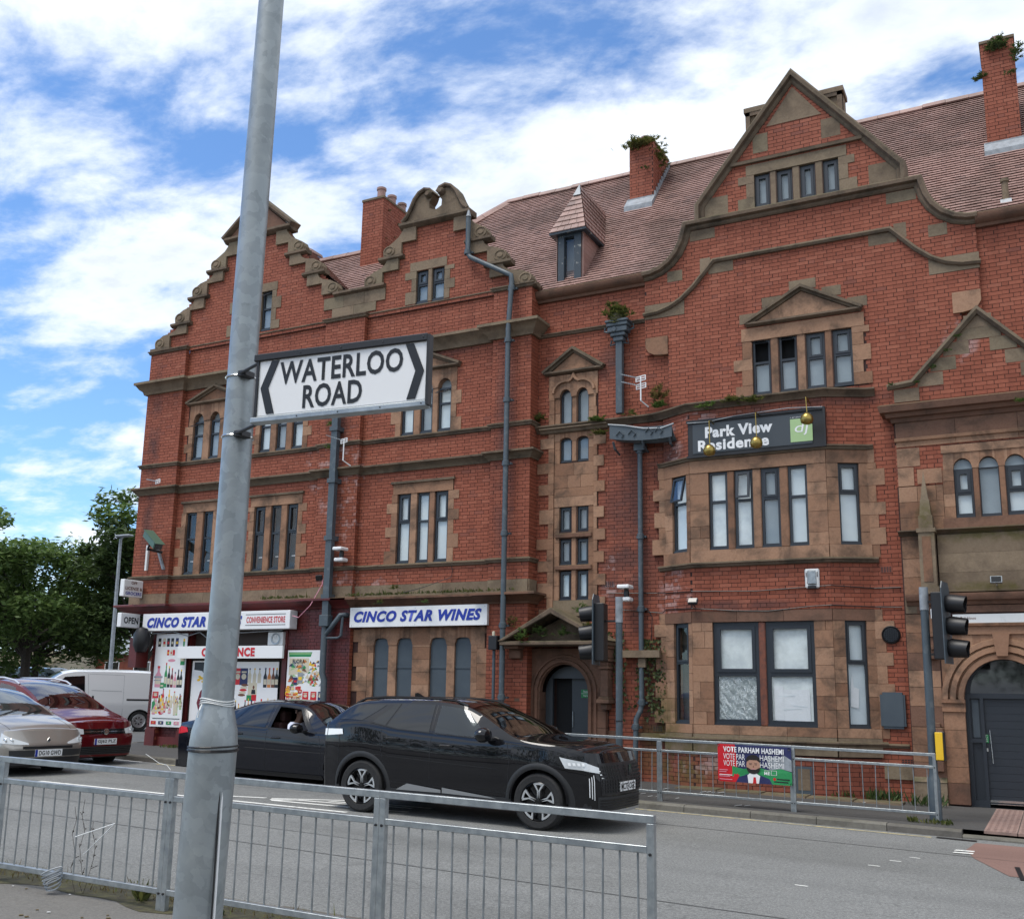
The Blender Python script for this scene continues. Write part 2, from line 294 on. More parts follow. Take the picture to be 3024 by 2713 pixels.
# ---------------------------------------------------------------- mesh helpers
def link(o, par=None):
    COL.objects.link(o)
    if par is not None:
        o.parent = par
        if par.parent is None: o.matrix_parent_inverse = Matrix.Translation(-par.location)
    return o
class MB:
    def __init__(s): s.v = []; s.f = []; s.m = []; s.cur = 0
    def quad(s, *p):
        k = len(s.v); s.v.extend(tuple(q) for q in p); s.f.append(tuple(range(k, k+len(p)))); s.m.append(s.cur); return s
    def box(s, x0, x1, y0, y1, z0, z1, T=None, back=True):
        c = [(x0, y0, z0), (x1, y0, z0), (x1, y1, z0), (x0, y1, z0), (x0, y0, z1), (x1, y0, z1), (x1, y1, z1), (x0, y1, z1)]
        if T: c = [T(p) for p in c]
        k = len(s.v); s.v.extend(tuple(p) for p in c)
        for q in ((0, 1, 5, 4), (1, 2, 6, 5), (3, 0, 4, 7), (4, 5, 6, 7), (0, 3, 2, 1)) + (((2, 3, 7, 6),) if back else ()):
            s.f.append(tuple(k+i for i in q)); s.m.append(s.cur)
        return s
    def prism(s, pts, T, d0, d1, back=True):
        """pts (u,v) CCW seen from the front; T(u,v,d) -> xyz; d1 is the front"""
        n = len(pts); k = len(s.v)
        s.v.extend(tuple(T(u, v, d1)) for u, v in pts); s.v.extend(tuple(T(u, v, d0)) for u, v in pts)
        s.f.append(tuple(range(k, k+n))); s.m.append(s.cur)
        if back: s.f.append(tuple(range(k+2*n-1, k+n-1, -1))); s.m.append(s.cur)
        for i in range(n):
            j = (i+1) % n; s.f.append((k+i, k+n+i, k+n+j, k+j)); s.m.append(s.cur)
        return s
    def tube(s, pts, r, n=8, caps=True):
        pts = [Vector(p) for p in pts]; rs = r if isinstance(r, (list, tuple)) else [r]*len(pts)
        k0 = len(s.v); up = Vector((0, 0, 1))
        for i, p in enumerate(pts):
            t = (pts[min(i+1, len(pts)-1)]-pts[max(i-1, 0)]).normalized()
            if abs(t.z) > .95: up = Vector((1, 0, 0))
            elif i == 0: up = Vector((0, 0, 1))
            a = t.cross(up).normalized(); b = a.cross(t).normalized(); 
            for j in range(n):
                q = p+(a*cos(2*pi*j/n)+b*sin(2*pi*j/n))*rs[i]; s.v.append(tuple(q))
            up = b
        for i in range(len(pts)-1):
            for j in range(n):
                a = k0+i*n+j; b = k0+i*n+(j+1) % n; s.f.append((a, a+n, b+n, b)); s.m.append(s.cur)
        if caps:
            s.f.append(tuple(range(k0, k0+n))); s.m.append(s.cur)
            s.f.append(tuple(range(k0+len(pts)*n-1, k0+(len(pts)-1)*n-1, -1))); s.m.append(s.cur)
        return s
    def lathe(s, prof, c, axis='Z', n=24, ax=None):
        """prof [(r,h)]"""
        c = Vector(c)
        if ax is None: ax = {'Z': (0, 0, 1), 'Y': (0, 1, 0), 'X': (1, 0, 0)}[axis]
        ax = Vector(ax).normalized(); e = Vector((1, 0, 0)) if abs(ax.x) < .9 else Vector((0, 1, 0))
        a = ax.cross(e).normalized(); b = ax.cross(a); k0 = len(s.v)
        for r, h in prof:
            for j in range(n): s.v.append(tuple(c+ax*h+(a*cos(2*pi*j/n)+b*sin(2*pi*j/n))*r))
        for i in range(len(prof)-1):
            for j in range(n):
                p = k0+i*n+j; q = k0+i*n+(j+1) % n; s.f.append((p, q, q+n, p+n)); s.m.append(s.cur)
        return s
    def grid(s, P, nu, nv, closed=False):
        k = len(s.v)
        for i in range(nu+1):
            for j in range(nv+1): s.v.append(tuple(P(i/nu, j/nv)))
        for i in range(nu):
            for j in range(nv):
                a = k+i*(nv+1)+j; s.f.append((a, a+nv+1, a+nv+2, a+1)); s.m.append(s.cur)
        return s
    def build(s, name, mats, par=None, smooth=False, kind=None, fix=True, bevel=0):
        me = bpy.data.meshes.new(name); me.from_pydata(s.v, [], s.f)
        if isinstance(mats, str): mats = [mats]
        for q in mats: me.materials.append(M[q])
        if len(mats) > 1: me.polygons.foreach_set('material_index', s.m)
        if fix:
            b = bmesh.new(); b.from_mesh(me); bmesh.ops.recalc_face_normals(b, faces=b.faces); b.to_mesh(me); b.free()
        if smooth:
            me.polygons.foreach_set('use_smooth', [True]*len(me.polygons))
            try: me.set_sharp_from_angle(angle=RD(38 if smooth is True else smooth))
            except Exception: pass
        o = bpy.data.objects.new(name, me); link(o, par)
        if kind: o['kind'] = kind
        if bevel:
            mo = o.modifiers.new('b', 'BEVEL'); mo.width = bevel; mo.segments = 1; mo.limit_method = 'ANGLE'
        return o
def tag(o, label=None, cat=None, group=None, kind=None):
    for a, b in (('label', label), ('category', cat), ('group', group), ('kind', kind)):
        if b: o[a] = b
    return o
def thing(name, label, cat, loc=(0, 0, 0), group=None):
    o = bpy.data.objects.new(name, None); o.empty_display_size = .2; COL.objects.link(o); o.location = loc
    return tag(o, label, cat, group)
def copy_tree(o, par=None):
    c = o.copy(); COL.objects.link(c)
    if par is not None: c.parent = par
    for ch in [q for q in bpy.data.objects if q.parent == o]: copy_tree(ch, c)
    return c
class FR:
    """wall frame: u along the wall, z up, d outwards"""
    def __init__(s, ox, oy, ang=0): s.o = (ox, oy); s.a = ang; s.u = (cos(ang), sin(ang)); s.n = (sin(ang), -cos(ang))
    def __call__(s, u, z, d=0): return (s.o[0]+s.u[0]*u+s.n[0]*d, s.o[1]+s.u[1]*u+s.n[1]*d, z)
def P(Y): return FR(0, Y, 0)          # plane facing the street at depth Y
def unitbox(name, m, k=0):
    b = MB(); r = random.Random(k+3); c = .0
    b.box(0, 1, 0, 1, 0, 1); me = bpy.data.meshes.new(name); me.from_pydata(b.v, [], b.f); me.materials.append(M[m]); return me
UB = {}
def blk(F, u0, u1, z0, z1, d=.012, dep=.25, m='stone', par=None, name='stone', jit=.004, gap=.003):
    me = UB.get(m) or UB.setdefault(m, unitbox(m+'_block', m))
    o = bpy.data.objects.new(name, me); link(o, par)
    d += random.uniform(-jit, jit); g = gap
    p = F(u0+g, z0+g, d); o.location = p; o.rotation_euler = (0, 0, F.a); o.scale = (u1-u0-2*g, dep, z1-z0-2*g); return o
BR = {'H': 1}
GA, JT = .075, .009
SL, HD = .218, .104
class Bricks:
    def __init__(s): s.l = []          # (F,u0,u1,z0,z1,d,mat)
def ivals(poly, z):
    xs = []
    n = len(poly)
    for i in range(n):
        (x0, z0), (x1, z1) = poly[i], poly[(i+1) % n]
        if (z0 <= z) != (z1 <= z): xs.append(x0+(z-z0)/(z1-z0)*(x1-x0))
    xs.sort(); return [(xs[i], xs[i+1]) for i in range(0, len(xs)-1, 2)]
def cut(iv, a, b):
    out = []
    for p, q in iv:
        if b <= p or a >= q: out.append((p, q)); continue
        if a > p: out.append((p, a))
        if b < q: out.append((b, q))
    return out
def brickwall(F, poly, holes, stones, BK, mort, d=0, m='brick', zoff=0):
    """poly: outline; holes: rects open right through; stones: rects faced with stone"""
    z0 = min(p[1] for p in poly); z1 = max(p[1] for p in poly)
    k = floor((z0-zoff)/GA)
    while k*GA+zoff < z1:
        a = max(z0, k*GA+zoff); b = min(z1, k*GA+zoff+GA); zm = (a+b)/2
        iv = ivals(poly, zm)
        for h in holes:
            if h[2]-.02 < zm < h[3]+.02: iv = cut(iv, h[0], h[1])
        for p, q in iv: mort.quad(F(p, a, d-.007), F(q, a, d-.007), F(q, b, d-.007), F(p, b, d-.007))
        for h in stones:
            if h[2] < zm < h[3]: iv = cut(iv, h[0]+.01, h[1]-.01)
        if b-a > .03:
            for p, q in iv:
                per = SL+HD+2*JT; u = floor(p/per)*per - (per*.5 if k % 2 else 0)
                while u < q:
                    for w in (SL, HD):
                        e = random.uniform(-.003, .003)
                        x0 = max(u+e, p+.002); x1 = min(u+w+e, q-.002)
                        if x1-x0 > .025: BK.l.append((F, x0, x1, a+JT/2+random.uniform(-.001, .001), b-JT/2, d+random.uniform(-.0015, .0015), m))
                        u += w+JT
        k += 1
def finish_bricks(BK, root, n_single=296):
    """the nearest bricks in view as parts of their own, the rest as one part"""
    sc_ = []
    for i, (F, u0, u1, z0, z1, d, m) in enumerate(BK.l):
        c = Vector(F((u0+u1)/2, (z0+z1)/2, d)); v = c-Vector((0, 0, 1.52)); zz = v.dot(FW)
        if zz < 1: continue
        sx = v.dot(RT)/zz*3044.9; sy = 1448-v.dot(UP)/zz*3044.9
        if abs(sx) < 1500 and 0 < sy < 2700 and (u1-u0) > .15: sc_.append((zz*(1+.25*random.random()), i))
    sc_.sort(); pick = set(i for _, i in sc_[:n_single]); mats = sorted(set(b[6] for b in BK.l)); mb = MB()
    for i, (F, u0, u1, z0, z1, d, m) in enumerate(BK.l):
        if i in pick:
            blk(F, u0, u1, z0, z1, d, .008, m, root, 'brick', 0, 0)
        else:
            mb.cur = mats.index(m); k = len(mb.v)
            for (u, z, e) in ((u0, z0, d), (u1, z0, d), (u1, z1, d), (u0, z1, d), (u0, z0, d-.008), (u1, z0, d-.008), (u1, z1, d-.008), (u0, z1, d-.008)): mb.v.append(F(u, z, e))
            for q in ((0, 1, 2, 3), (0, 4, 5, 1), (1, 5, 6, 2), (2, 6, 7, 3), (3, 7, 4, 0)): mb.f.append(tuple(k+j for j in q)); mb.m.append(mb.cur)
    mb.build('brickwork', mats, root, kind='stuff', fix=False)
def sweep(name, path, prof, m, par, closed=False, xz=None, smooth=40):
    """path in plan [(x,y)] at height z=prof origin; prof [(out,z)].  xz=Y: path is [(x,z)] in the plane y=Y and prof is (out,-y ; normal)"""
    mb = MB(); n = len(path); k = len(prof)
    for i in range(n):
        a = Vector(path[i-1]) if i else None; b = Vector(path[i]); c = Vector(path[i+1]) if i < n-1 else None
        ns = []
        for p, q in ((a, b), (b, c)):
            if p is None or q is None: continue
            t = (q-p).normalized(); ns.append(Vector((t.y, -t.x)) if xz is None else Vector((-t.y, t.x)))
        nn = sum(ns, Vector((0, 0))); nn.normalize(); s = 1/max(.35, nn.dot(ns[0]))
        for o, h in prof:
            if xz is None: mb.v.append((b.x+nn.x*o*s, b.y+nn.y*o*s, h))
            else: mb.v.append((b.x+nn.x*h*s, xz-o, b.y+nn.y*h*s))
    for i in range(n-1):
        for j in range(k):
            q = (j+1) % k; mb.f.append((i*k+j, i*k+q, (i+1)*k+q, (i+1)*k+j)); mb.m.append(0)
    mb.f.append(tuple(range(k))); mb.m.append(0); mb.f.append(tuple(range(n*k-1, (n-1)*k-1, -1))); mb.m.append(0)
    return mb.build(name, m, par, smooth=smooth)
def mould(h, out, kind='string'):
    if kind == 'string': return [(0, -h), (out*.5, -h*.85), (out*.7, -h*.35), (out, -h*.3), (out, -h*.05), (0, h*.25)]
    if kind == 'cornice': return [(0, -h), (out*.25, -h), (out*.35, -h*.75), (out*.6, -h*.6), (out*.85, -h*.3), (out, -h*.25), (out, -h*.06), (out*.8, 0), (0, h*.12)]
    if kind == 'cop': return [(-.18, -h*.2), (0, -h*.55), (out*.45, -h*.5), (out*.5, -h*.25), (out, -h*.2), (out, h*.2), (out*.8, h*.5), (-.18, h*.5)]
def text(s, F, u0, u1, z0, z1, m, par, d=.006, shear=0, bold=0, name='lettering', ext=.002):
    """lettering filling the rectangle, on frame F"""
    cu = bpy.data.curves.new(name, 'FONT'); cu.body = s; cu.shear = shear; cu.offset = bold; cu.size = 1; cu.resolution_u = 3; cu.space_character = 1.0+max(0, bold)*2.2
    t = bpy.data.objects.new('t', cu); COL.objects.link(t); dg = bpy.context.evaluated_depsgraph_get(); me = bpy.data.meshes.new_from_object(t.evaluated_get(dg))
    bpy.data.objects.remove(t); xs = [v.co.x for v in me.vertices]; ys = [v.co.y for v in me.vertices]
    a, b, c, e = min(xs), max(xs), min(ys), max(ys)
    for v in me.vertices:
        v.co = F(u0+(v.co.x-a)/(b-a)*(u1-u0), z0+(v.co.y-c)/(e-c)*(z1-z0), d)
    me.materials.clear(); me.materials.append(M[m]); me.name = name
    o = bpy.data.objects.new(name, me); link(o, par); return o
def plate(F, pts, m, par, d0=0, d1=.01, name='panel', bevel=0):
    return MB().prism(pts, F, d0, d1).build(name, m, par, bevel=bevel)
def rect(a, b, c, d): return [(a, c), (b, c), (b, d), (a, d)]
def arc(cx, cz, rx, rz, a0, a1, n=10): return [(cx+rx*cos(RD(a0+(a1-a0)*i/n)), cz+rz*sin(RD(a0+(a1-a0)*i/n))) for i in range(n+1)]
# ---------------------------------------------------------------- windows
def window(F, u0, u1, z0, z1, par, d=-.05, tr=None, blind='blind', fw=.045, sash='top', arch=0, open_=0, sill=.07, dark=False, thick=.05, glass='glass'):
    """frame, glass and what is behind it; tr = height of the transom; sash top: the upper light has its own thick frame"""
    w = MB(); B = lambda a, b, c, e, q0=d-.05, q1=d: w.box(a, b, q0, q1, c, e, T=lambda p: F(p[0], p[2], p[1]))
    ah = arch
    B(u0, u0+fw, z0, z1-ah); B(u1-fw, u1, z0, z1-ah); B(u0+fw, u1-fw, z0, z0+fw+sill*.4)
    if not arch: B(u0+fw, u1-fw, z1-fw, z1)
    else:
        c = (u0+u1)/2; r = (u1-u0)/2
        o = arc(c, z1-ah, r, ah, 180, 0, 12); i = arc(c, z1-ah, r-fw*.7, ah-fw*.7, 180, 0, 12)
        for k in range(12): w.prism([i[k], i[k+1], o[k+1], o[k]], F, d-.05, d)
    B(u0, u1, z0-.005, z0+sill*.6, d, d+.03)
    lights = []
    if tr:
        B(u0+fw, u1-fw, tr-fw*.5, tr+fw*.5); lights = [(z0+fw+sill*.4, tr-fw*.5), (tr+fw*.5, z1-fw)]
    else: lights = [(z0+fw+sill*.4, z1-fw)]
    if tr and sash == 'top' and not open_:
        t = thick; a, b = lights[1]; B(u0+fw, u0+fw+t, a, b, d-.03, d+.015); B(u1-fw-t, u1-fw, a, b, d-.03, d+.015); B(u0+fw+t, u1-fw-t, a, a+t, d-.03, d+.015); B(u0+fw+t, u1-fw-t, b-t, b, d-.03, d+.015)
        lights[1] = (a+t*.8, b-t*.8)
    elif sash == 'all':
        t = thick; a, b = lights[0]; B(u0+fw, u0+fw+t, a, b, d-.03, d+.015); B(u1-fw-t, u1-fw, a, b, d-.03, d+.015); B(u0+fw+t, u1-fw-t, a, a+t, d-.03, d+.015); B(u0+fw+t, u1-fw-t, b-t, b, d-.03, d+.015)
    o = w.build('window', 'frame', par)
    for k, (a, b) in enumerate(lights):
        if open_ and k == 1: continue
        g = MB()
        if arch and k == len(lights)-1: g.prism([(u0+fw*.8, a), (u1-fw*.8, a)]+arc((u0+u1)/2, z1-ah, (u1-u0)/2-fw*.8, ah-fw*.8, 0, 180, 10), F, d-.034, d-.03, False)
        else: g.prism(rect(u0+fw*.9, u1-fw*.9, a-.01, b+.01), F, d-.034, d-.03, False)
        link(bpy.data.objects.new('pane', g_mesh(g, glass)), o)
    bk = MB(); bz = z1 if not arch else z1
    bd_ = .055 if 'blind' in blind else .16; bk.prism(rect(u0, u1, z0, bz), F, d-bd_-.02, d-bd_, True); link(bpy.data.objects.new('blind' if 'blind' in blind else 'interior', g_mesh(bk, blind)), o)
    if open_:
        a, b = lights[1]; s = MB(); L = b-a; R_ = open_
        def T(p): # hinge at top, swings out
            x, y, z = p; h = b-z; return F(x, b-h*cos(R_)+y*sin(R_)*0, d+.01+h*sin(R_)+y*cos(R_))
        t = thick
        for q in ((u0+fw, u0+fw+t, a, b), (u1-fw-t, u1-fw, a, b), (u0+fw+t, u1-fw-t, a, a+t), (u0+fw+t, u1-fw-t, b-t, b)): s.box(q[0], q[1], 0, .04, q[2], q[3], T=T)
        link(bpy.data.objects.new('open_sash', g_mesh(s, 'frame')), o)
        s = MB(); s.box(u0+fw+t*.8, u1-fw-t*.8, .015, .02, a+t*.8, b-t*.8, T=T); link(bpy.data.objects.new('pane', g_mesh(s, glass)), o)
    return o
def g_mesh(mb, m):
    me = bpy.data.meshes.new(m); me.from_pydata(mb.v, [], mb.f); me.materials.append(M[m]); b = bmesh.new(); b.from_mesh(me); bmesh.ops.recalc_face_normals(b, faces=b.faces); b.to_mesh(me); b.free(); return me
def jambs(F, u, z0, z1, side, par, ws=(.14, .28), hs=(.2, .3), d=.012, m='stone', dep=.3, inner=0):
    """toothed quoins; side -1 grows to the left of u"""
    z = z0; k = random.randint(0, 1)
    while z < z1-.06:
        h = random.uniform(*hs); h = round(h/GA)*GA
        if z+h > z1-.1: h = z1-z
        w = ws[k % 2]*random.uniform(.88, 1.12); a, b = (u-w, u+inner) if side < 0 else (u-inner, u+w)
        blk(F, a, b, z, z+h, d, dep, m, par); z += h; k += 1
def lintel(F, u0, u1, z0, z1, par, m='stone', d=.014, n=1, dep=.3):
    for k in range(n): blk(F, u0+(u1-u0)*k/n, u0+(u1-u0)*(k+1)/n, z0, z1, d, dep, m, par)
def archhead(F, lights, z0, z1, rise, u0, u1, par, m='stone', d=.014, kind='round', dep=.26):
    """a stone head with arched openings cut in it"""
    mb = MB(); edges = [u0]
    def top(c, r, x):
        t = min(1, abs(x-c)/r)
        if kind == 'round': return z0+rise*sqrt(max(0, 1-t*t))
        return z0+rise*(1-t**4)**.5 if t < 1 else z0
    cur = u0
    for a, b in lights:
        if a > cur: mb.prism(rect(cur, a, z0, z1), F, d-dep, d)
        c, r = (a+b)/2, (b-a)/2; n = 12
        for k in range(n):
            x0 = a+(b-a)*k/n; x1 = a+(b-a)*(k+1)/n
            if kind == 'round': # even angles
                x0 = c-r*cos(pi*k/n); x1 = c-r*cos(pi*(k+1)/n)
            mb.prism([(x0, top(c, r, x0)), (x1, top(c, r, x1)), (x1, z1), (x0, z1)], F, d-dep, d)
        cur = b
    if u1 > cur: mb.prism(rect(cur, u1, z0, z1), F, d-dep, d)
    return mb.build('arched_head', m, par)
def pediment(F, u0, u1, z0, zt, par, d=.02, m='stone', cm='coping', mo=.11):
    c = (u0+u1)/2; Y = F.o[1]
    plate(F, [(u0+.06, z0), (u1-.06, z0), (c, zt-.06)], m, par, -.1, d, 'tympanum')
    sweep('hood_mould', [(u0, z0), (u1, z0)], [(0, -.02), (mo*.6, -.015), (mo, .01), (mo, .045), (0, .06)], cm, par, xz=Y)
    sweep('hood_mould', [(u0-.02, z0+.02), (c, zt), (u1+.02, z0+.02)], [(0, -.05), (mo*.5, -.045), (mo*.65, -.01), (mo*1.15, 0), (mo*1.15, .05), (0, .07)], cm, par, xz=Y)
# ---------------------------------------------------------------- corner shop block (two stepped gables)
YP, YW = 18.44, 18.56; YU = 18.50
GL = lambda x: -.018*(max(-30, min(30, x))+5.8)      # pavement height
shop = thing('corner_shop_building', 'red brick corner building with two stepped stone gables and a shop at street level', 'building', (-14.7, 18.5, 0))
BK = Bricks(); mort = MB(); FP, FW_ = P(YP), P(YW)
X0, X1 = -20.27, -9.2; XG = -19.34
def gab(c, steps, capw, capz, right=True, left=True):
    """brick outline of a stepped gable"""
    L = [];
    for o, z in steps: L.append((o-.30, z))
    return L
C1, C2 = -16.93, -11.7
# outline of brick above the gable string (z 10.13)
gpoly = [(X0, -.2), (X1, -.2), (X1, 10.08), (-9.5, 10.08), (-9.6, 10.3), (-10.0, 10.72), (-10.2, 10.74), (-10.25, 11.0), (-10.55, 11.36), (-10.7, 11.38), (-10.8, 11.7), (-11.0, 12.1), (-12.4, 12.1), (-12.6, 11.7), (-12.75, 11.42), (-13.0, 11.4), (-13.1, 11.0), (-13.35, 10.75), (-14.3, 10.75), (-14.5, 11.0), (-14.85, 11.38), (-15.0, 11.4), (-15.1, 11.7), (-15.4, 12.0), (-15.6, 12.03), (-15.65, 12.3), (-16.0, 12.72), (-17.86, 12.72), (-18.2, 12.3), (-18.25, 12.03), (-18.5, 12.0), (-18.75, 11.7), (-18.85, 11.42), (-19.05, 11.4), (-19.4, 11.0), (-19.45, 10.78), (-19.7, 10.75), (-20.0, 10.4), (-20.1, 10.2), (X0, 10.2)]
upper = [(X0+.02, 10.04), (X1-.02, 10.04), (X1-.02, 10.12)]+[p for p in gpoly[2:] if p[1] > 10.1]
# pilasters, panels
P1, P2, P3 = (X0, -19.04), (-14.62, -13.5), (-10.12, X1)
LG = dict(a=(-18.70, -18.37), b=(-18.15, -17.84), c=(-17.62, -17.31), d=(-16.53, -16.21), e=(-16.03, -15.73), f=(-15.55, -15.23), g=(-12.48, -12.15), h=(-11.98, -11.67), i=(-11.53, -11.19))
holes = [(LG[k][0], LG[k][1], 4.28, 5.82) for k in LG]+[(LG[k][0], LG[k][1], 7.14, 8.32) for k in LG]
shopopen = (-18.30, -15.33, .45, 2.9)
winesopen = [(-12.95, -12.57), (-12.36, -11.96), (-11.53, -11.12), (-10.93, -10.54)]
holes += [(a, b, .95, 2.72) for a, b in winesopen]+[shopopen]
gholes = [(-17.48, -17.16, 10.22, 11.23), (-17.09, -16.77, 10.22, 11.23), (-16.70, -16.38, 10.22, 11.23), (-12.17, -11.86, 10.18, 10.96), (-11.76, -11.43, 10.18, 10.96)]
st = [(-18.8, -15.1, 4.28, 6.05), (-12.6, -11.05, 4.28, 6.05), (-18.9, -17.2, 7.1, 8.6), (-16.65, -15.1, 7.1, 8.6), (-12.6, -11.05, 7.1, 8.6), (-13.5, -10.1, .3, 2.92)]
st = [(-18.8, -17.2, 4.28, 6.05), (-16.62, -15.12, 4.28, 6.05)]+st[1:]
zb, zc = 3.84, 10.08
for a, b, z0, z1, mt in ((P1[1], P2[0], zb, zc, 'brick'), (P2[1], P3[0], zb, zc, 'brick'), (P1[1], P2[0], 0, 3.4, 'brick_red_paint'), (P2[1], P3[0], 0, 3.4, 'brick')):
    brickwall(FW_, rect(a, b, z0, z1), holes, st, BK, mort, 0, mt)
for a, b in (P1, P2, P3):
    brickwall(FP, rect(a, b, zb, zc), [], [], BK, mort)
    mt = 'brick' if b > -10 else 'brick_red_paint'
    brickwall(FP, rect(a if a > -20 else XG, b, 0 if b > -10 else .55, 3.4), [], [], BK, mort, 0, mt)
    # returns of the pilasters facing +X
    brickwall(FR(b, YP, RD(90)), rect(0, YW-YP if b < -10 else 18.8-YP, 0, zc), [], [], BK, mort)
    brickwall(FR(a, YW, RD(-90)), rect(0, YW-YP if a > -20 else 0.02, 0 if a > -20 else zb, zc), [], [], BK, mort)
brickwall(P(YU+.01), upper, gholes, [], BK, mort)
# left flank of the block and the hidden core
brickwall(FR(X0, YP+4.0, RD(-90)), rect(0, 4.0, 3.6, 10.1), [], [], BK, mort)
brickwall(FR(XG, YP+4.0, RD(-90)), rect(0, 4.0, 0, 3.6), [], [], BK, mort, 0, 'brick_red_paint')
mort.quad((X0, 27, 3.5), (X0, YP+4, 3.5), (X0, YP+4, 10.1), (X0, 27, 10.1)); mort.quad((XG, 27, -.2), (XG, YP+4, -.2), (XG, YP+4, 3.6), (XG, 27, 3.6)); mort.quad((X0, YP+.05, 3.56), (XG+.1, YP+.05, 3.56), (XG+.1, 27, 3.56), (X0, 27, 3.56))
# upper right return of the block above the wing roof
brickwall(FR(X1, YP, RD(90)), rect(0, .9, 9.7, 10.1), [], [], BK, mort)
mort.build('wall', 'mortar', shop, fix=False); finish_bricks(BK, shop)
core = MB(); core.box(XG+.3, X1-.35, 18.95, 27, 0, 3.5); core.box(X0+.3, X1-.35, 18.95, 27, 3.6, 10.0); core.build('rear_wall', 'mortar', shop)
# gable stone copings and scrolls
def ledge(x0, x1, z, m='coping'):
    sweep('gable_ledge', [(x0, z), (x1, z)], [(-.12, -.05), (.03, -.05), (.10, -.01), (.10, .045), (-.12, .06)], m, shop, xz=YU)
def scroll(c, s, xo, z, xi, zt):
    """scroll stone standing on the ledge at z: outer x=xo, rising to xi at zt; s = side"""
    X = lambda o: c+s*o
    pts = [(xo-.02, z+.04), (xo+.0, z+.15), (xo-.06, z+.27), (xo-.17, z+.33), (xo-.26, z+.38), ((xi*.75+xo*.25), (z+zt)/2+.12), (xi+.04, zt-.12), (xi, zt-.03), (xi-.32, zt-.03), (xi-.32, z+.34), (xo-.5, z+.34), (xo-.5, z+.04)]
    pts = [(X(o), q) for o, q in pts]
    if s > 0: pts = pts[::-1]
    plate(P(YU), pts, 'stone_grey', shop, -.16, .055, 'scroll_stone')
    r = MB(); r.lathe([(.125, .0), (.125, .025), (.10, .028), (.095, .012), (.06, .012), (.055, .03), (.0, .034)], (X(xo-.17), YU-.05, z+.18), ax=(0, -1, 0), n=16)
    for v in range(len(r.v)): r.v[v] = (X(xo-.17)+(r.v[v][0]-X(xo-.17))*1.25, r.v[v][1], r.v[v][2])
    r.build('carved_rosette', 'stone_grey', shop, smooth=True)
for c, zz, capz, kinds in ((C1, [(1.55, 12.05), (2.13, 11.42), (2.66, 10.78)], 12.78, 1), (C2, [(1.43, 11.38), (1.93, 10.74)], 12.12, 2)):
    for s in (-1, 1):
        top = (1.02, capz) if kinds == 1 else (.92, capz)
        prev = top
        lst = list(zz)
        if kinds == 1 and s < 0: lst.append((3.3, 10.18))
        if kinds == 2 and s > 0: lst.append((2.55, 10.10))
        for o, z in lst:
            scroll(c, s, o-.05, z, prev[0]-.16 if prev is not top else prev[0]-.1, prev[1])
            a, b = c+s*(o+.06), c+s*(o-.62)
            if not (kinds == 2 and s < 0 and z < 10.9) and not (kinds == 1 and s > 0 and z < 10.9): ledge(min(a, b), max(a, b), z)
            prev = (o, z)
ledge(-14.45, -13.0, 10.76)
lintel(P(YU), -14.5, -13.25, 10.2, 10.42, shop, 'stone_grey', .02, 2, .2); lintel(P(YU), -14.75, -13.0, 10.42, 10.71, shop, 'stone_grey', .02, 3, .2)
# caps
sweep('gable_cap', [(C1-1.07, 12.8), (C1+1.07, 12.8)], [(-.2, -.07), (.04, -.07), (.13, .0), (.13, .06), (-.2, .07)], 'coping', shop, xz=YU)
plate(P(YU), [(C1-.95, 12.86), (C1+.95, 12.86), (C1, 13.68)], 'stone_dark', shop, -.2, .05, 'tympanum')
sweep('gable_cap', [(C1-1.1, 12.84), (C1, 13.75), (C1+1.1, 12.84)], [(-.2, -.06), (.08, -.05), (.15, 0), (.15, .06), (-.2, .09)], 'coping', shop, xz=YU)
sweep('gable_cap', [(C2-.93, 12.1), (C2+.95, 12.1)], [(-.2, -.07), (.04, -.07), (.13, .0), (.13, .06), (-.2, .07)], 'coping', shop, xz=YU)
sc_l = [(-.86, 12.18), (-.74, 12.28), (-.64, 12.46), (-.54, 12.68), (-.42, 12.82), (-.28, 12.88), (-.14, 12.84), (-.07, 12.74), (-.11, 12.64), (-.17, 12.56), (-.16, 12.42), (-.04, 12.36)]
pl = [(C2+a, b) for a, b in sc_l]; prr = [(C2-a, b) for a, b in sc_l[::-1]]
plate(P(YU), ([(C2-.86, 12.14)]+pl+prr+[(C2+.86, 12.14)])[::-1], 'stone_grey', shop, -.22, .05, 'broken_pediment')
for pth in (pl[:8], prr[4:]): sweep('scroll_moulding', pth, [(-.2, -.02), (.10, -.03), (.13, 0), (.13, .04), (-.2, .05)], 'coping', shop, xz=YU)
for s in (-1, 1): MB().lathe([(.0, .12), (.05, .12), (.09, .06), (.09, -.2)], (C2+s*.17, YU-.05, 12.74), ax=(0, -1, 0), n=14).build('scroll_eye', 'coping', shop, smooth=True)
# string courses & cornices along the front, stepping round the pilasters, returning on the right
def fpath(e=0, right=.40, x0=X0):
    p = [(x0, YP+2.5), (x0, YP), (P1[1], YP), (P1[1], YW), (P2[0], YW), (P2[0], YP), (P2[1], YP), (P2[1], YW), (P3[0], YW), (P3[0], YP), (P3[1], YP), (P3[1], YP+right)]
    return p
def at(prof, z): return [(o, z+h) for o, h in prof]
sweep('string_course', fpath(), at(mould(.10, .07), 10.16), 'coping', shop)
sweep('cornice', fpath(), at(mould(.32, .26, 'cornice'), 9.30), 'stone_grey', shop)
sweep('string_course', fpath(), at(mould(.10, .07), 7.12), 'coping', shop)
sweep('cornice', fpath(), at(mould(.19, .15, 'cornice'), 6.52), 'coping', shop)
sweep('string_course', fpath(), at(mould(.09, .07), 4.27), 'coping', shop)
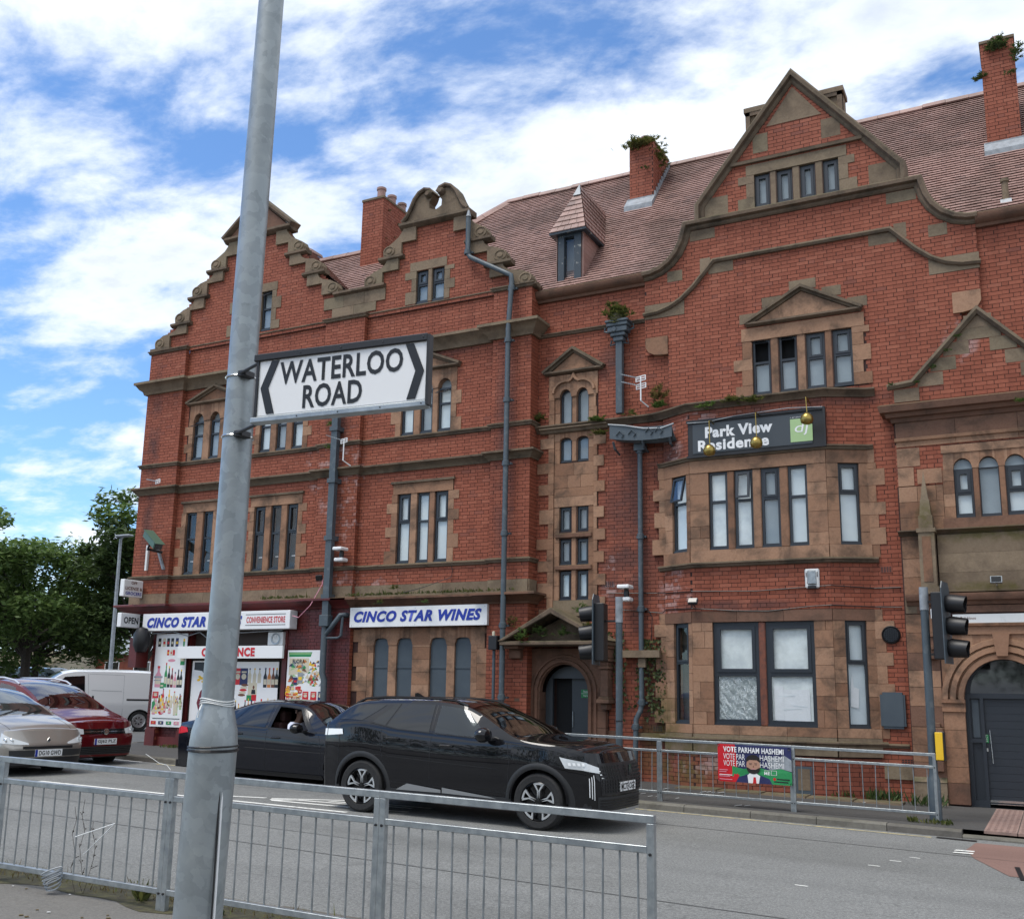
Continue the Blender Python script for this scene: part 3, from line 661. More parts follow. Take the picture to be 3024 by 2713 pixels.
# stone band and lower cornice
for a, b, F in ((P1[0], P1[1], FP), (P1[1], P2[0], FW_), (P2[0], P2[1], FP), (P2[1], P3[0], FW_), (P3[0], P3[1], FP)):
    n = max(1, round((b-a)/1.15))
    for k in range(n): blk(F, a+(b-a)*k/n, a+(b-a)*(k+1)/n, 3.55, 3.84, .03, .3, 'stone_grey', shop)
blk(FR(X1, YP, RD(90)), 0, .35, 3.55, 3.84, .03, .3, 'stone_grey', shop)
sweep('lower_cornice', [q for q in fpath()][0:7], at(mould(.22, .26, 'cornice'), 3.57), 'red_paint', shop)
sweep('lower_cornice', [(-13.9, YP)]+fpath()[6:], at(mould(.22, .26, 'cornice'), 3.571), 'stone_dark', shop)
# first floor windows
for ks, dk in (('abc', 1), ('def', 1), ('ghi', 0)):
    L = [LG[k] for k in ks]; a, b = L[0][0], L[-1][1]
    for j, (p, q) in enumerate(L):
        window(FW_, p, q, 4.29, 5.82, shop, tr=5.2 if not dk else 5.17, blind='room_green' if dk else 'blind', sash='top' if (j != 1 and (dk == 0 or ks == 'def')) else 'none', thick=.035)
        if j: 
            m0 = L[j-1][1]; plate(FW_, rect(m0, p, 4.28, 5.84), 'stone', shop, -.2, .0, 'mullion', .012)
    lintel(FW_, a-.12, b+.12, 5.82, 6.05, shop, n=1)
    sweep('hood_mould', [(a-.16, 6.07), (b+.16, 6.07)], [(0, -.03), (.06, -.02), (.06, .03), (0, .04)], 'coping', shop, xz=YW)
    jambs(FW_, a, 4.28, 5.82, -1, shop, inner=-.001); jambs(FW_, b, 4.28, 5.82, 1, shop, inner=-.001)
    if dk:
        for p, q in L: plate(FW_, rect(p+.05, q-.05, 4.62, 4.65), 'white', shop, -.20, -.19, 'window_bar')
    else:
        for p, q in L[1:]: plate(FW_, rect(p+.05, q-.05, 4.86, 4.90), 'white', shop, -.235, -.232, 'window_bar')
# second floor arched windows under pediments
for ks in ('abc', 'def', 'ghi'):
    L = [LG[k] for k in ks]; a, b = L[0][0], L[-1][1]
    for j, (p, q) in enumerate(L):
        o = (1.05 if (ks, j) in (('abc', 0), ('ghi', 2)) else 0)
        window(FW_, p, q, 7.15, 8.14, shop, tr=7.78, sash='none', open_=o, thick=.03, blind='blind_reflect_grey' if j == 1 or ks == 'abc' else 'blind')
        g = MB().prism([(p, 8.14), (q, 8.14)]+arc((p+q)/2, 8.14, (q-p)/2, .2, 0, 180, 8), FW_, -.15, -.14); g.build('fanlight', 'blind_reflect_grey', shop)
        if j: plate(FW_, rect(L[j-1][1], p, 7.13, 8.14), 'stone', shop, -.2, .0, 'mullion', .012)
    archhead(FW_, L, 8.14, 8.58, .2, a-.14, b+.14, shop)
    jambs(FW_, a, 7.13, 8.14, -1, shop); jambs(FW_, b, 7.13, 8.14, 1, shop)
    pediment(FW_, a-.2, b+.2, 8.58, 8.97, shop)
# gable windows
for L, z0, z1 in (([g[:2] for g in gholes[:3]], 10.22, 11.23), ([g[:2] for g in gholes[3:]], 10.18, 10.96)):
    F = P(YU+.01); a, b = L[0][0], L[-1][1]
    for j, (p, q) in enumerate(L):
        o = 1.0 if (z1 > 11 and j == 2) else 0
        window(F, p, q, z0, z1, shop, tr=z0+(z1-z0)*.56, blind='blind_reflect_grey', thick=.05, open_=o)
        if j: plate(F, rect(L[j-1][1], p, z0, z1), 'stone_grey', shop, -.2, .01, 'mullion', .012)
    lintel(F, a-.18, b+.06 if z1 < 11 else b+.16, z1, z1+.22, shop, 'stone_grey')
    jambs(F, a, z0, z1, -1, shop, m='stone_grey'); jambs(F, b, z0, z1, 1, shop, m='stone_grey')
# ground floor: four boarded arched lights
for p, q in winesopen:
    F = FW_; bd = MB(); bd.prism(rect(p-.02, q+.02, .9, 2.08), F, -.09, -.05); bd.prism(rect(p-.02, q+.02, 2.10, 2.75), F, -.09, -.045); bd.prism(rect(p-.02, q+.02, 2.07, 2.11), F, -.09, -.035)
    bd.build('window_board', 'board', shop)
archhead(FW_, winesopen, 2.55, 2.92, .15, -13.28, -10.22, shop, kind='flat', m='stone')
for a, b in ((-12.57, -12.36), (-10.93-.19, -10.93)):
    z = .95
    for h in (.5, .55, .55): blk(FW_, a, b, z, z+h, .0, .3, 'stone', shop); z += h
z = .95
while z < 2.53:
    h = min(.26, 2.55-z); blk(FW_, -11.96, -11.53, z, z+h, .012, .3, 'stone', shop); z += h
jambs(FW_, -13.1, .3, 2.9, -1, shop, ws=(.26, .42), hs=(.22, .3)); jambs(FW_, -10.4, .3, 2.9, 1, shop, ws=(.2, .42), hs=(.22, .3))
z = .3
while z < 2.55:
    h = min(.3, 2.55-z)
    if h < .05: break
    blk(FW_, -13.1, -12.95, z, z+h, .006, .3, 'stone', shop); blk(FW_, -10.54, -10.4, z, z+h, .006, .3, 'stone', shop); z += h
lintel(FW_, -13.1, -10.4, .75, .95, shop, n=4, d=.05); brick_pl = [(P2[1], P3[0])]
for k in range(5): blk(FW_, P2[1]+.68*k, P2[1]+.68*(k+1)-.01, .0, .5, .05, .3, 'stone_dark', shop)
blk(FP, P3[0], X1, -.1, .45, .05, .3, 'stone_dark', shop); blk(FR(X1, YP, RD(90)), 0, .35, -.1, .45, .05, .2, 'stone_dark', shop)
# shop front on the left
plate(FP, rect(XG, P1[1], -.1, .62), 'red_paint', shop, -.2, .03, 'plinth'); plate(FW_, rect(P1[1], -14.62, -.1, .45), 'red_paint', shop, -.2, .06, 'plinth')
plate(FP, rect(-14.62, -13.5, -.1, .62), 'red_paint', shop, -.2, .03, 'plinth')
plate(FW_, [(-18.35, .45), (-15.28, .45), (-15.33, .66), (-18.3, .66)], 'red_paint', shop, -.2, .16, 'shop_sill')
for a, b in ((-18.35, -18.2), (-15.42, -15.3)): plate(FW_, rect(a, b, .66, 2.9), 'red_paint', shop, -.15, .02, 'shop_pilaster')
w = MB()
for q in (rect(-18.2, -18.12, .66, 2.3), rect(-15.5, -15.42, .66, 2.3), rect(-18.12, -15.5, .66, .74), rect(-18.12, -15.5, 2.22, 2.3), rect(-17.05, -16.95, .74, 2.22)): w.prism(q, FW_, -.12, -.04)
sw = w.build('shop_window', 'wood_dark', shop)
plate(FW_, rect(-18.2, -15.42, 2.55, 2.95), 'wood_dark', shop, -.16, -.12, 'fascia_backing')
plate(FW_, rect(-18.2, -15.42, 2.3, 2.55), 'black', shop, -.10, .02, 'shutter_housing')
link(bpy.data.objects.new('interior', g_mesh(MB().prism(rect(-18.2, -15.42, .66, 2.9), FW_, -.22, -.2), 'dark_room')), sw)
# ---------------------------------------------------------------- residence building
YR, YG, YE = 18.78, 18.70, 18.55
res = thing('residence_building', 'long red brick building with a big curved gable, two storey sandstone bay and stone entrance', 'building', (-4.0, 18.8, 0))
BK = Bricks(); mort = MB(); FRc, FG, FE = P(YR), P(YG), P(YE)
CG = -3.69
wx0, wx1 = -6.78, -.62
gpoly = [(wx0, 8.25), (-6.3, 8.25), (-6.3, -.1), (-2.1, -.1), (-2.1, 6.9), (-.95, 6.9), (-.95, 8.25), (wx1, 8.25), (wx1, 9.9), (-.86, 9.95), (-1.2, 10.12), (-1.45, 10.42), (-1.55, 10.78), (-5.83, 10.78), (-5.93, 10.42), (-6.18, 10.12), (-6.5, 9.95), (wx0, 9.9)]
gtop = [(-5.52, 10.78), (-1.86, 10.78), (-1.86, 11.2), (CG, 13.42), (-5.52, 11.2)]
LW = [(-4.63, -4.29), (-4.13, -3.80), (-3.63, -3.29), (-3.15, -2.80)]
LT = [(-4.49, -4.19), (-4.06, -3.76), (-3.61, -3.33), (-3.18, -2.89)]
bay_hole = [(-6.42, -2.68, -.1, 3.1), (-6.35, -2.68, 4.0, 5.95)]
brickwall(FG, gpoly, [(a, b, 7.15, 8.24) for a, b in LW]+[(-6.40, -2.66, -.1, 6.9)], [(-4.83, -2.57, 7.15, 8.5)], BK, mort)
brickwall(P(YG), gtop, [(a, b, 10.9, 11.65) for a, b in LT], [(-4.65, -2.73, 10.9, 11.87)], BK, mort)
SW = [(-8.68, -8.42), (-8.30, -8.04)]
srows = [(3.43, 4.0), (4.14, 4.65), (4.79, 5.31), (6.25, 6.75), (7.03, 7.78)]
brickwall(FRc, rect(-9.3, -6.25, -.1, 9.82), [(a, b, z0, z1) for a, b in SW for z0, z1 in srows]+[(-9.05, -7.97, -.1, 2.25)], [(-8.92, -7.82, 3.1, 8.3), (-9.35, -7.6, -.1, 2.4)], BK, mort)
brickwall(FRc, rect(-1.0, 4.0, 6.0, 9.82), [], [], BK, mort)
brickwall(FR(-.62, YG, RD(90)), rect(0, .08, 8.25, 9.9), [], [], BK, mort)
brickwall(FR(4, YR, RD(90)), rect(0, 2, -.2, 9.8), [], [], BK, mort)
# ---- canted bay
BX = (-6.42, -5.80, -3.30, -2.64); BY0, BY1 = 18.70, 18.37
aL = atan2(BY1-BY0, BX[1]-BX[0]); lL = sqrt((BX[1]-BX[0])**2+(BY0-BY1)**2); aR = atan2(BY0-BY1, BX[3]-BX[2]); lR = sqrt((BX[3]-BX[2])**2+(BY0-BY1)**2)
FBL, FB, FBR = FR(BX[0], BY0, aL), P(BY1), FR(BX[2], BY1, aR)
faces = ((FBL, 0, lL), (FB, BX[1], BX[2]), (FBR, 0, lR))
for F, a, b in faces:
    for z0, z1 in ((3.1, 3.96), (6.02, 6.92)):
        brickwall(F, rect(a, b, z0, z1), [], [], BK, mort, 0, 'brick')
    brickwall(F, rect(a, b, -.1, .62), [], [], BK, mort, 0, 'brick_brown')
bp = [(BX[0]-.18, BY0), (BX[0], BY0), (BX[1], BY1), (BX[2], BY1), (BX[3], BY0), (BX[3]+.14, BY0)]
bpl = [(BX[0]-.1, BY0+.02)]+bp[1:5]+[(BX[3]+.1, BY0+.02)]
for z, m_, o, k in ((.86, 'coping', .10, 'string'), (3.985, 'coping', .10, 'string'), (6.0, 'coping', .09, 'string')): sweep('string_course', bpl, at(mould(.09, o), z), m_, res)
sweep('string_course', [(-9.2, YR), (-6.42, YR)], at(mould(.15, .13, 'cornice'), 7.04), 'coping', res)
sweep('string_course', [(-6.6, YR-.02), (-6.42, BY0)]+bpl[2:4]+[(-2.64, BY0), (-2.46, BY0+.02)], at(mould(.15, .13, 'cornice'), 7.04), 'coping', res)
# stone storeys of the bay
B1 = [(-5.44, -5.09), (-4.96, -4.62), (-4.47, -4.13), (-3.98, -3.64)]
B0 = [(-5.42, -4.59), (-4.47, -3.62)]
cl = (lL*.32, lL*.86); crr = (lR*.28, lR*.78)
def stack(F, a, b, z0, z1, hs=(.2, .34), n=1, m='stone', d=.004):
    z = z0
    while z < z1-.02:
        h = round(random.uniform(*hs)/GA)*GA
        if z+h > z1-.12: h = z1-z
        k = random.choice((1, n)) if n > 1 else 1
        s = random.uniform(.35, .65)
        if k == 2: blk(F, a, a+(b-a)*s, z, z+h, d, .25, m, res); blk(F, a+(b-a)*s, b, z, z+h, d, .25, m, res)
        else: blk(F, a, b, z, z+h, d, .25, m, res)
        z += h
for z0, z1, L, lt, tr, zs in ((4.22, 5.68, B1, 5.94, 5.1, 3.995), (1.09, 2.90, B0, 3.10, 1.98, .62)):
    m_ = 'stone' if z0 > 3 else 'stone'
    # front
    stack(FB, BX[1], L[0][0], z0, z1, n=2); stack(FB, L[-1][1], BX[2], z0, z1, n=2)
    for j in range(1, len(L)):
        mm = 'copper_wood' if z0 < 3 else 'stone'
        z = z0
        pl_ = plate(FB, [(L[j-1][1], z0), (L[j][0], z0), (L[j][0], z1), (L[j-1][1], z1)], mm, res, -.22, -.01, 'mullion', .015)
    for j, (a, b) in enumerate(L):
        if z0 > 3:
            window(FB, a, b, z0, z1, res, d=-.05, tr=tr+.02, sash='top' if j in (1, 2) else 'none', blind='blind_reflect_grey' if j == 2 else ('blind' if j == 3 else 'blind_white'), open_=.16 if j == 1 else 0, thick=.04)
        else:
            window(FB, a, b, z0, z1, res, d=-.05, tr=tr, sash='top', blind='blind_white', fw=.07, thick=.06)
    # cants
    for F, l, (a, b) in ((FBL, lL, cl), (FBR, lR, crr)):
        stack(F, 0, a, z0, z1, m=m_); stack(F, b, l, z0, z1, m=m_)
        window(F, a, b, z0, z1, res, d=-.05, tr=tr+.05 if z0 > 3 else tr+.2, sash='top', blind='blind' if (z0 > 3 or F is FBR) else 'room_green', open_=.22 if (F is FBL and z0 > 3) else 0, thick=.035, fw=.04)
    # lintels and sills
    for F, a, b, n in ((FBL, 0, lL, 1), (FB, BX[1], BX[2], 1 if z0 > 3 else 3), (FBR, 0, lR, 1)):
        lintel(F, a, b, z1, lt, res, n=n, m='stone' if z0 > 3 else 'stone_dark')
        lintel(F, a, b, zs if z0 > 3 else .93, z0, res, n=n, d=.03)
    jambs(FG, BX[0]+.02, z0, z1, -1, res, ws=(.12, .24)); jambs(FG, BX[3]-.02, z0, z1, 1, res, ws=(.16, .30))
    blk(FG, BX[3]-.02, BX[3]+.12, z1, lt, .012, .2, 'stone', res); blk(FG, BX[0]-.12, BX[0]+.02, z1, lt, .012, .2, 'stone', res)
    blk(FG, BX[3]-.02, BX[3]+.14, zs if z0 > 3 else .93, z0, .012, .2, 'stone', res)
for F, a, b in faces: lintel(F, a, b, .62, .93, res, 'stone_grey', .05, 1 if b-a < 1 else 3, .2)
lintel(FB, BX[1]+.55, BX[1]+1.4, .3, .62, res, 'stone', .012, 1, .1)
# wrinkled plastic sheet and paper behind the two ground floor panes
sh = MB()
def wr(u, v):
    x = -5.34+u*.68; z = 1.2+v*.72; return (x, BY1+.090+.008*sin(u*23+v*9)*sin(v*17-u*5)+.01*sin(u*51+v*37), z)
sh.grid(wr, 26, 26).build('plastic_sheet', 'plastic_wrap', res, smooth=True)
for q, dz in ((rect(-4.33, -3.75, 1.18, 1.72), 0), (rect(-4.36, -4.2, 1.2, 1.78), .004)): plate(FB, q, 'white', res, -.095+dz, -.093+dz, 'paper_sheet')
for a in ((-4.3, 1.6, -4.0, 1.62), (-4.05, 1.45, -3.8, 1.43), (-4.2, 1.38, -3.9, 1.4)): plate(FB, [(a[0], a[1]-.004), (a[2], a[3]-.004), (a[2], a[3]+.004), (a[0], a[1]+.004)], 'blind', res, -.089, -.088, 'paper_fold')
plate(FBR, [(crr[0]+.07, 1.45), (crr[0]+.2, 1.42), (crr[0]+.22, 1.75), (crr[0]+.13, 1.78), (crr[0]+.11, 2.0), (crr[0]+.08, 1.78)], 'white', res, -.095, -.09, 'paper_sheet')
# plinth
for a, b in ((-2.62, -2.13),):
    blk(FG, a, b, .28, .52, .03, .2, 'stone_grey', res)
sweep('sill_moulding', [(-2.64, YG), (-2.2, YG)], at(mould(.06, .06), .84), 'coping', res)
# ---- upper windows with pediment
for j, (a, b) in enumerate(LW):
    window(FG, a, b, 7.16, 8.24, res, tr=7.80 if j < 2 else 7.76, sash='top', open_=1.35 if j < 2 else 0, thick=.04, blind='blind_reflect_grey' if j > 1 else 'dark_room')
    if j < 2: MB().prism(rect(a+.05, b-.05, 7.2, 7.76), FG, -.115, -.108).build('blind', 'blind_reflect_grey', res)
    if j: plate(FG, rect(LW[j-1][1], a, 7.14, 8.26), 'stone', res, -.2, .0, 'mullion', .02)
lintel(FG, -4.83, -2.57, 8.24, 8.5, res, n=1, d=.02); jambs(FG, -4.63, 7.14, 8.24, -1, res, ws=(.2, .34), d=.015); jambs(FG, -2.80, 7.14, 8.24, 1, res, ws=(.2, .34), d=.015)
pediment(FG, -4.72, -2.62, 8.54, 9.14, res)
for a, b, z in ((-4.86, -4.5, 8.6), (-4.42, -4.05, 8.87), (-3.9, -3.4, 9.12), (-3.3, -2.95, 8.9), (-2.85, -2.5, 8.62)): blk(FG, a, b, z, z+.2, .008, .1, 'stone_grey', res)
# ---- top gable
for j, (a, b) in enumerate(LT):
    window(FG, a, b, 10.92, 11.64, res, sash='all', thick=.05, fw=.035, blind='blind_reflect_grey')
    if j: plate(FG, rect(LT[j-1][1], a, 10.9, 11.66), 'stone_grey', res, -.2, .0, 'mullion', .02)
lintel(FG, -4.65, -2.73, 11.65, 11.87, res, 'stone_grey'); jambs(FG, -4.49, 10.88, 11.65, -1, res, ws=(.16, .3), m='stone_grey'); jambs(FG, -2.89, 10.88, 11.65, 1, res, ws=(.16, .3), m='stone_grey')
sweep('string_course', [(-4.95, 11.93), (-2.43, 11.93)], [(0, -.03), (.06, -.03), (.07, .03), (0, .05)], 'coping', res, xz=YG)
CP = [(-.24, -.10), (.02, -.10), (.05, -.07), (.05, -.03), (.13, -.01), (.14, .05), (.09, .09), (-.24, .09)]
def mir(p): return [(2*CG-x, z) for x, z in p][::-1]
gc = [(-5.60, 10.86), (-5.60, 11.2), (-4.62, 12.42), (CG, 13.56)]
sweep('gable_coping', gc+mir(gc)[1:], CP, 'coping', res, xz=YG)
pc = [(-6.80, 9.92), (-6.62, 9.93), (-6.42, 9.99), (-6.22, 10.12), (-6.06, 10.30), (-5.95, 10.52), (-5.87, 10.83)]
sweep('gable_coping', pc+mir(pc), CP, 'coping', res, xz=YG-.005)
s2 = [(-6.80, 9.1), (-6.5, 9.12), (-6.25, 9.19), (-6.02, 9.31), (-5.75, 9.54), (-5.5, 9.82), (-5.34, 10.0)]
sweep('string_course', s2+mir(s2), [(0, -.045), (.05, -.04), (.08, .0), (.06, .04), (0, .055)], 'coping', res, xz=YG)
for a, b, z0, z1 in ((-6.78, -5.95, 9.0, 9.3), (-5.45, -4.95, 9.74, 9.97), (-5.62, -5.4, 9.8, 10.1), (-6.3, -5.98, 9.72, 9.95), (-5.82, -5.3, 10.5, 10.72)):
    blk(FG, a, b, z0, z1, .006, .1, 'stone_grey', res); blk(FG, 2*CG-b, 2*CG-a, z0, z1, .006, .1, 'stone_grey', res)
for a, b, z0, z1 in ((-5.5, -5.02, 10.92, 11.35), (-2.36, -1.88, 10.92, 11.35), (-4.5, -4.2, 12.1, 12.5), (-3.18, -2.82, 12.1, 12.5)): blk(FG, a, b, z0, z1, .006, .1, 'stone_grey', res)
plate(FG, [(-4.22, 12.62), (-3.16, 12.62), (CG, 13.34)], 'stone_grey', res, -.15, .008, 'gable_stone')
for s in (-1, 1):
    a, b = sorted((CG+s*.42, CG+s*.93))
    m1 = MB(); T = lambda p: p
    m1.box(a, b, YG+.02, YG+.4, 12.3, 13.0); m1.box(a-.03, b+.03, YG-.04, YG+.45, 13.0, 13.1); m1.build('shoulder_block', 'stone_grey', res)
    fr = MB(); e = CG+s*.93
    fr.box(min(e, e-s*.09), max(e, e-s*.09), YG-.03, YG+.1, 12.45, 13.0); fr.box(a, b, YG-.03, YG+.1, 12.92, 13.0); fr.build('shoulder_frame', 'coping', res)
# corbels where the wall steps
for s in (-1, 1):
    q = [(-6.76, 8.6), (-6.76, 8.4), (-6.7, 8.3), (-6.58, 8.24), (-6.45, 8.22), (-6.30, 8.22), (-6.30, 8.6)]
    if s > 0: q = [(2*CG-x, z) for x, z in q]
    plate(FG, q, 'stone', res, -.1, .03, 'corbel')
# eaves gutter moulding
for a, b in ((X1+.0, -6.78), (-.62, 4.0)): sweep('eaves_moulding', [(a, YR), (b, YR)], at([(0, -.17), (.06, -.17), (.08, -.12), (.16, -.09), (.2, -.03), (.2, .04), (.16, .07), (-.05, .07)], 9.93), 'stone_dark', res)
sweep('string_course', [(X1+.0, YR), (-6.78, YR)], at(mould(.08, .08), 9.05), 'coping', res)
# ---- staircase windows
jset = [(3.43, 5.31), (6.25, 6.75), (7.03, 7.5)]
for j, (a, b) in enumerate(SW):
    for k, (z0, z1) in enumerate(srows):
        window(FRc, a, b, z0, z1, res, d=-.06, sash='all' if k < 3 else 'none', thick=.025, fw=.035, sill=.03, arch=.12 if k == 4 else (.06 if k == 3 else 0), blind='blind' if k == 0 else 'blind_reflect_grey')
plate(FRc, rect(-8.42, -8.30, 3.4, 5.33), 'stone', res, -.2, .0, 'mullion', .02); plate(FRc, rect(-8.42, -8.30, 6.24, 6.75), 'stone', res, -.2, .0, 'mullion', .02); plate(FRc, rect(-8.42, -8.30, 7.0, 7.66), 'stone', res, -.2, .0, 'mullion', .02)
for z0, z1 in ((4.0, 4.14), (4.65, 4.79)): plate(FRc, rect(-8.76, -7.96, z0+.02, z1-.02), 'stone_dark', res, -.2, .04, 'transom', .015)
for z0, z1, w in ((3.42, 5.31, .1), (6.22, 6.98, .1), (7.0, 7.62, .1)):
    z = z0
    while z < z1-.02:
        h = min(.29, z1-z); blk(FRc, -8.80, -8.68, z, z+h, .0, .3, 'stone', res); blk(FRc, -8.04, -7.92, z, z+h, .0, .3, 'stone', res); z += h
jambs(FRc, -8.80, 2.5, 6.9, -1, res, ws=(.13, .34), d=.03); jambs(FRc, -7.92, 2.5, 6.9, 1, res, ws=(.08, .24), d=.03)
jambs(FRc, -8.80, 7.05, 8.1, -1, res, ws=(.12, .14), d=.03); jambs(FRc, -7.92, 7.05, 8.1, 1, res, ws=(.05, .07), d=.03)
lintel(FRc, -8.80, -7.92, 5.31, 5.52, res, d=.01); lintel(FRc, -8.80, -7.92, 5.52, 5.7, res, d=.01); lintel(FRc, -8.80, -7.92, 5.7, 5.96, res, d=.01, n=3); lintel(FRc, -8.80, -7.92, 5.96, 6.22, res, d=.01, n=2)
archhead(FRc, SW, 6.69, 6.93, .07, -8.80, -7.92, res, d=.01); archhead(FRc, SW, 7.62, 8.1, .17, -8.93, -7.83, res, d=.03)
lintel(FRc, -8.80, -7.92, 3.1, 3.42, res, 'stone_grey', .02)
og = arc(-8.54, 7.72, .28, .24, 180, 75, 8)+[(-8.40, 8.0), (-8.36, 8.08), (-8.32, 8.0)]+arc(-8.18, 7.72, .28, .24, 105, 0, 8)
sweep('ogee_moulding', og, [(0, -.03), (.05, -.025), (.05, .02), (0, .03)], 'stone', res, xz=YR-.03)
pediment(FRc, -9.02, -7.72, 8.14, 8.62, res); sweep('string_course', [(-9.1, YR), (-7.6, YR)], at(mould(.12, .14), 6.97), 'coping', res)
# ---- side door under a gabled stone canopy
c0 = -8.505
d_ = MB(); FD = FRc
d_.prism([(-9.02, -.1), (-8.87, -.1), (-8.87, 1.89), (-8.11, 1.89), (-8.11, -.1), (-7.99, -.1), (-7.99, 1.6)]+arc(c0, 1.6, .515, .53, 0, 180, 12)[1:], FD, -.24, -.16)
dr = d_.build('door_frame', 'grey_sign', res)
door = MB().prism(rect(-8.5, -8.11, .0, 1.89), FD, -.34, -.28).build('door', 'grey_sign', res)
MB().prism(rect(-8.87, -8.5, -.1, 1.89), FD, -.36, -.355).build('dark_hall', 'dark_room', door)
MB().box(-.006, .006, 0, .03, 0, .3, T=lambda p: FD(-8.47+p[0], .95+p[2], -.28+p[1])).build('handle', 'steel', door)
sg = plate(FD, rect(-8.30, -8.13, 1.52, 1.68), 'green_ink', door, -.279, -.27, 'door_notice'); plate(FD, rect(-8.30, -8.13, 1.60, 1.605), 'white', sg, -.27, -.268, 'line')
text('Fire exit', FD, -8.25, -8.14, 1.62, 1.665, 'white', sg, d=-.268, bold=.01); text('Keep clear', FD, -8.25, -8.14, 1.54, 1.58, 'white', sg, d=-.268, bold=.01)
FDo = P(YR-.12)
archhead(FDo, [(-9.02, -7.99)], 1.62, 2.46, .54, -9.4, -7.62, res, 'stone_dark', 0, dep=.12)
for r_, o_ in ((.58, .05), (.68, .03)): sweep('arch_moulding', [(c0-r_, .7)]+arc(c0, 1.62, r_, r_+.02, 180, 0, 16)+[(c0+r_, .7)], [(-.01, -.035), (o_, -.03), (o_, .02), (-.01, .03)], 'stone_dark', res, xz=YR-.12)
for a, b in ((-9.4, -9.02), (-7.99, -7.62)):
    z = -.1
    for h in (.42, .3, .34, .32, .34): blk(FDo, a, b, z, z+h, 0, .3, 'stone_dark', res); z += h
for x in (-9.42, -7.6):
    cm = MB(); B = lambda a, b, c, e, f, g: cm.box(x+a, x+b, YR-f, YR-e+.0, c, g)
    for a, w_, z0, z1, o in ((0, .13, 1.42, 1.5, .34), (0, .11, 1.5, 1.54, .3), (0, .08, 1.54, 2.06, .26), (0, .11, 2.06, 2.12, .3), (0, .10, 2.12, 2.2, .30), (0, .13, 2.2, 2.26, .34), (0, .13, 2.26, 2.44, .46), (0, .16, 2.44, 2.52, .62), (0, .06, 1.3, 1.42, .26)):
        cm.box(x-w_, x+w_, YR-o, YR, z0, z1)
    cm.build('console_bracket', 'stone_dark', res, bevel=.012)
cn = MB(); T = lambda u, v, d: (u, YR-d, v)
cn.prism(rect(-9.62, -7.4, 2.50, 2.58), T, 0, .74)
cn.prism([(-9.66, 2.58), (-9.54, 2.58), (c0, 3.10), (-7.47, 2.58), (-7.35, 2.58), (c0, 3.22)], T, 0, .76)
cn.prism([(-9.5, 2.585), (-7.5, 2.585), (c0, 3.04)], T, 0, .3)
cn.build('stone_canopy', 'coping', res, bevel=.015)
# quoins and wall right of door; small stone end block of a garden wall
for z in (0.0, .3, .62): blk(FRc, -7.62, -7.4, z, z+.3, .02, .2, 'stone_dark', res)
blk(FRc, -7.25, -6.5, 2.28, 2.42, .22, .4, 'stone_grey', res); blk(FRc, -6.95, -6.8, 2.1, 2.28, .16, .3, 'stone_grey', res)
lintel(FRc, -7.0, -6.3, .80, .90, res, 'stone_grey', .12, 1, .2)
# ---- entrance block on the right, gabled
CE = -.70
BKp = [(-2.15, -.1), (.75, -.1), (.75, 6.9), (.45, 6.9), (CE, 8.1), (-1.8, 6.9), (-2.15, 6.9)]
EL = [(-1.24, -.95), (-.85, -.55), (-.45, -.14)]
brickwall(FE, BKp, [(a, b, 4.58, 5.62) for a, b in EL]+[(-1.32, -.08, -.1, 2.3)], [(-2.15, .75, -.1, 5.2), (-1.4, 0, 5.2, 5.87), (-2.15, .75, 5.95, 6.6)], BK, mort)
brickwall(FR(.75, YE, RD(90)), rect(0, .25, -.1, 6.9), [], [], BK, mort)
gp = [(-2.22, 6.96), (-1.80, 7.0), (CE, 8.17)]; sweep('gable_moulding', gp+[(2*CE-x, z) for x, z in gp][::-1][1:], [(0, -.05), (.06, -.05), (.1, 0), (.08, .05), (0, .06)], 'coping', res, xz=YE)
for k, (x, z) in enumerate(((-2.12, 6.68), (-1.72, 6.92), (-1.5, 7.17), (-1.28, 7.42), (-1.05, 7.66))):
    blk(FE, x, x+.42, z, z+.24, .006, .1, 'stone_grey', res); blk(FE, 2*CE-x-.42, 2*CE-x, z, z+.24, .006, .1, 'stone_grey', res)
blk(FE, CE-.22, CE+.22, 7.86, 8.1, .006, .1, 'stone_grey', res)
sweep('cornice', [(-2.13, YE+.2), (-2.13, YE), (.75, YE), (.75, YE+.2)], at([(0, -.27), (.05, -.27), (.07, -.2), (.13, -.19), (.15, -.12), (.22, -.11), (.25, 0), (.2, .03), (0, .05)], 6.58), 'stone_dark', res)
lintel(FE, -2.13, .75, 6.02, 6.33, res, 'stone_dark', .02, 3); sweep('string_course', [(-2.15, YE), (.75, YE)], at([(0, -.06), (.05, -.05), (.06, 0), (0, .02)], 6.02), 'stone', res); lintel(FE, -2.13, .75, 5.87, 5.97, res, 'stone', .015, 3)
for z, w_ in ((5.52, .34), (5.18, .24)): blk(FE, -2.13, -2.13+w_*1.1, z, z+.33, .012, .2, 'stone', res); blk(FE, .75-w_, .75, z, z+.33, .012, .2, 'stone', res)
z = 4.36
while z < 5.15:
    h = .27; z1 = min(z+h, 5.2)
    x = -2.13
    while x < -1.42: w_ = random.choice((.3, .42, .24)); blk(FE, x, min(x+w_, -1.42), z, z1, .012, .2, 'stone', res); x += w_
    x = 0
    while x < .74: w_ = random.choice((.3, .42, .24)); blk(FE, x, min(x+w_, .75), z, z1, .012, .2, 'stone', res); x += w_
    z = z1
blk(FE, -1.82, -1.42, 5.2, 5.46, .012, .2, 'stone', res)
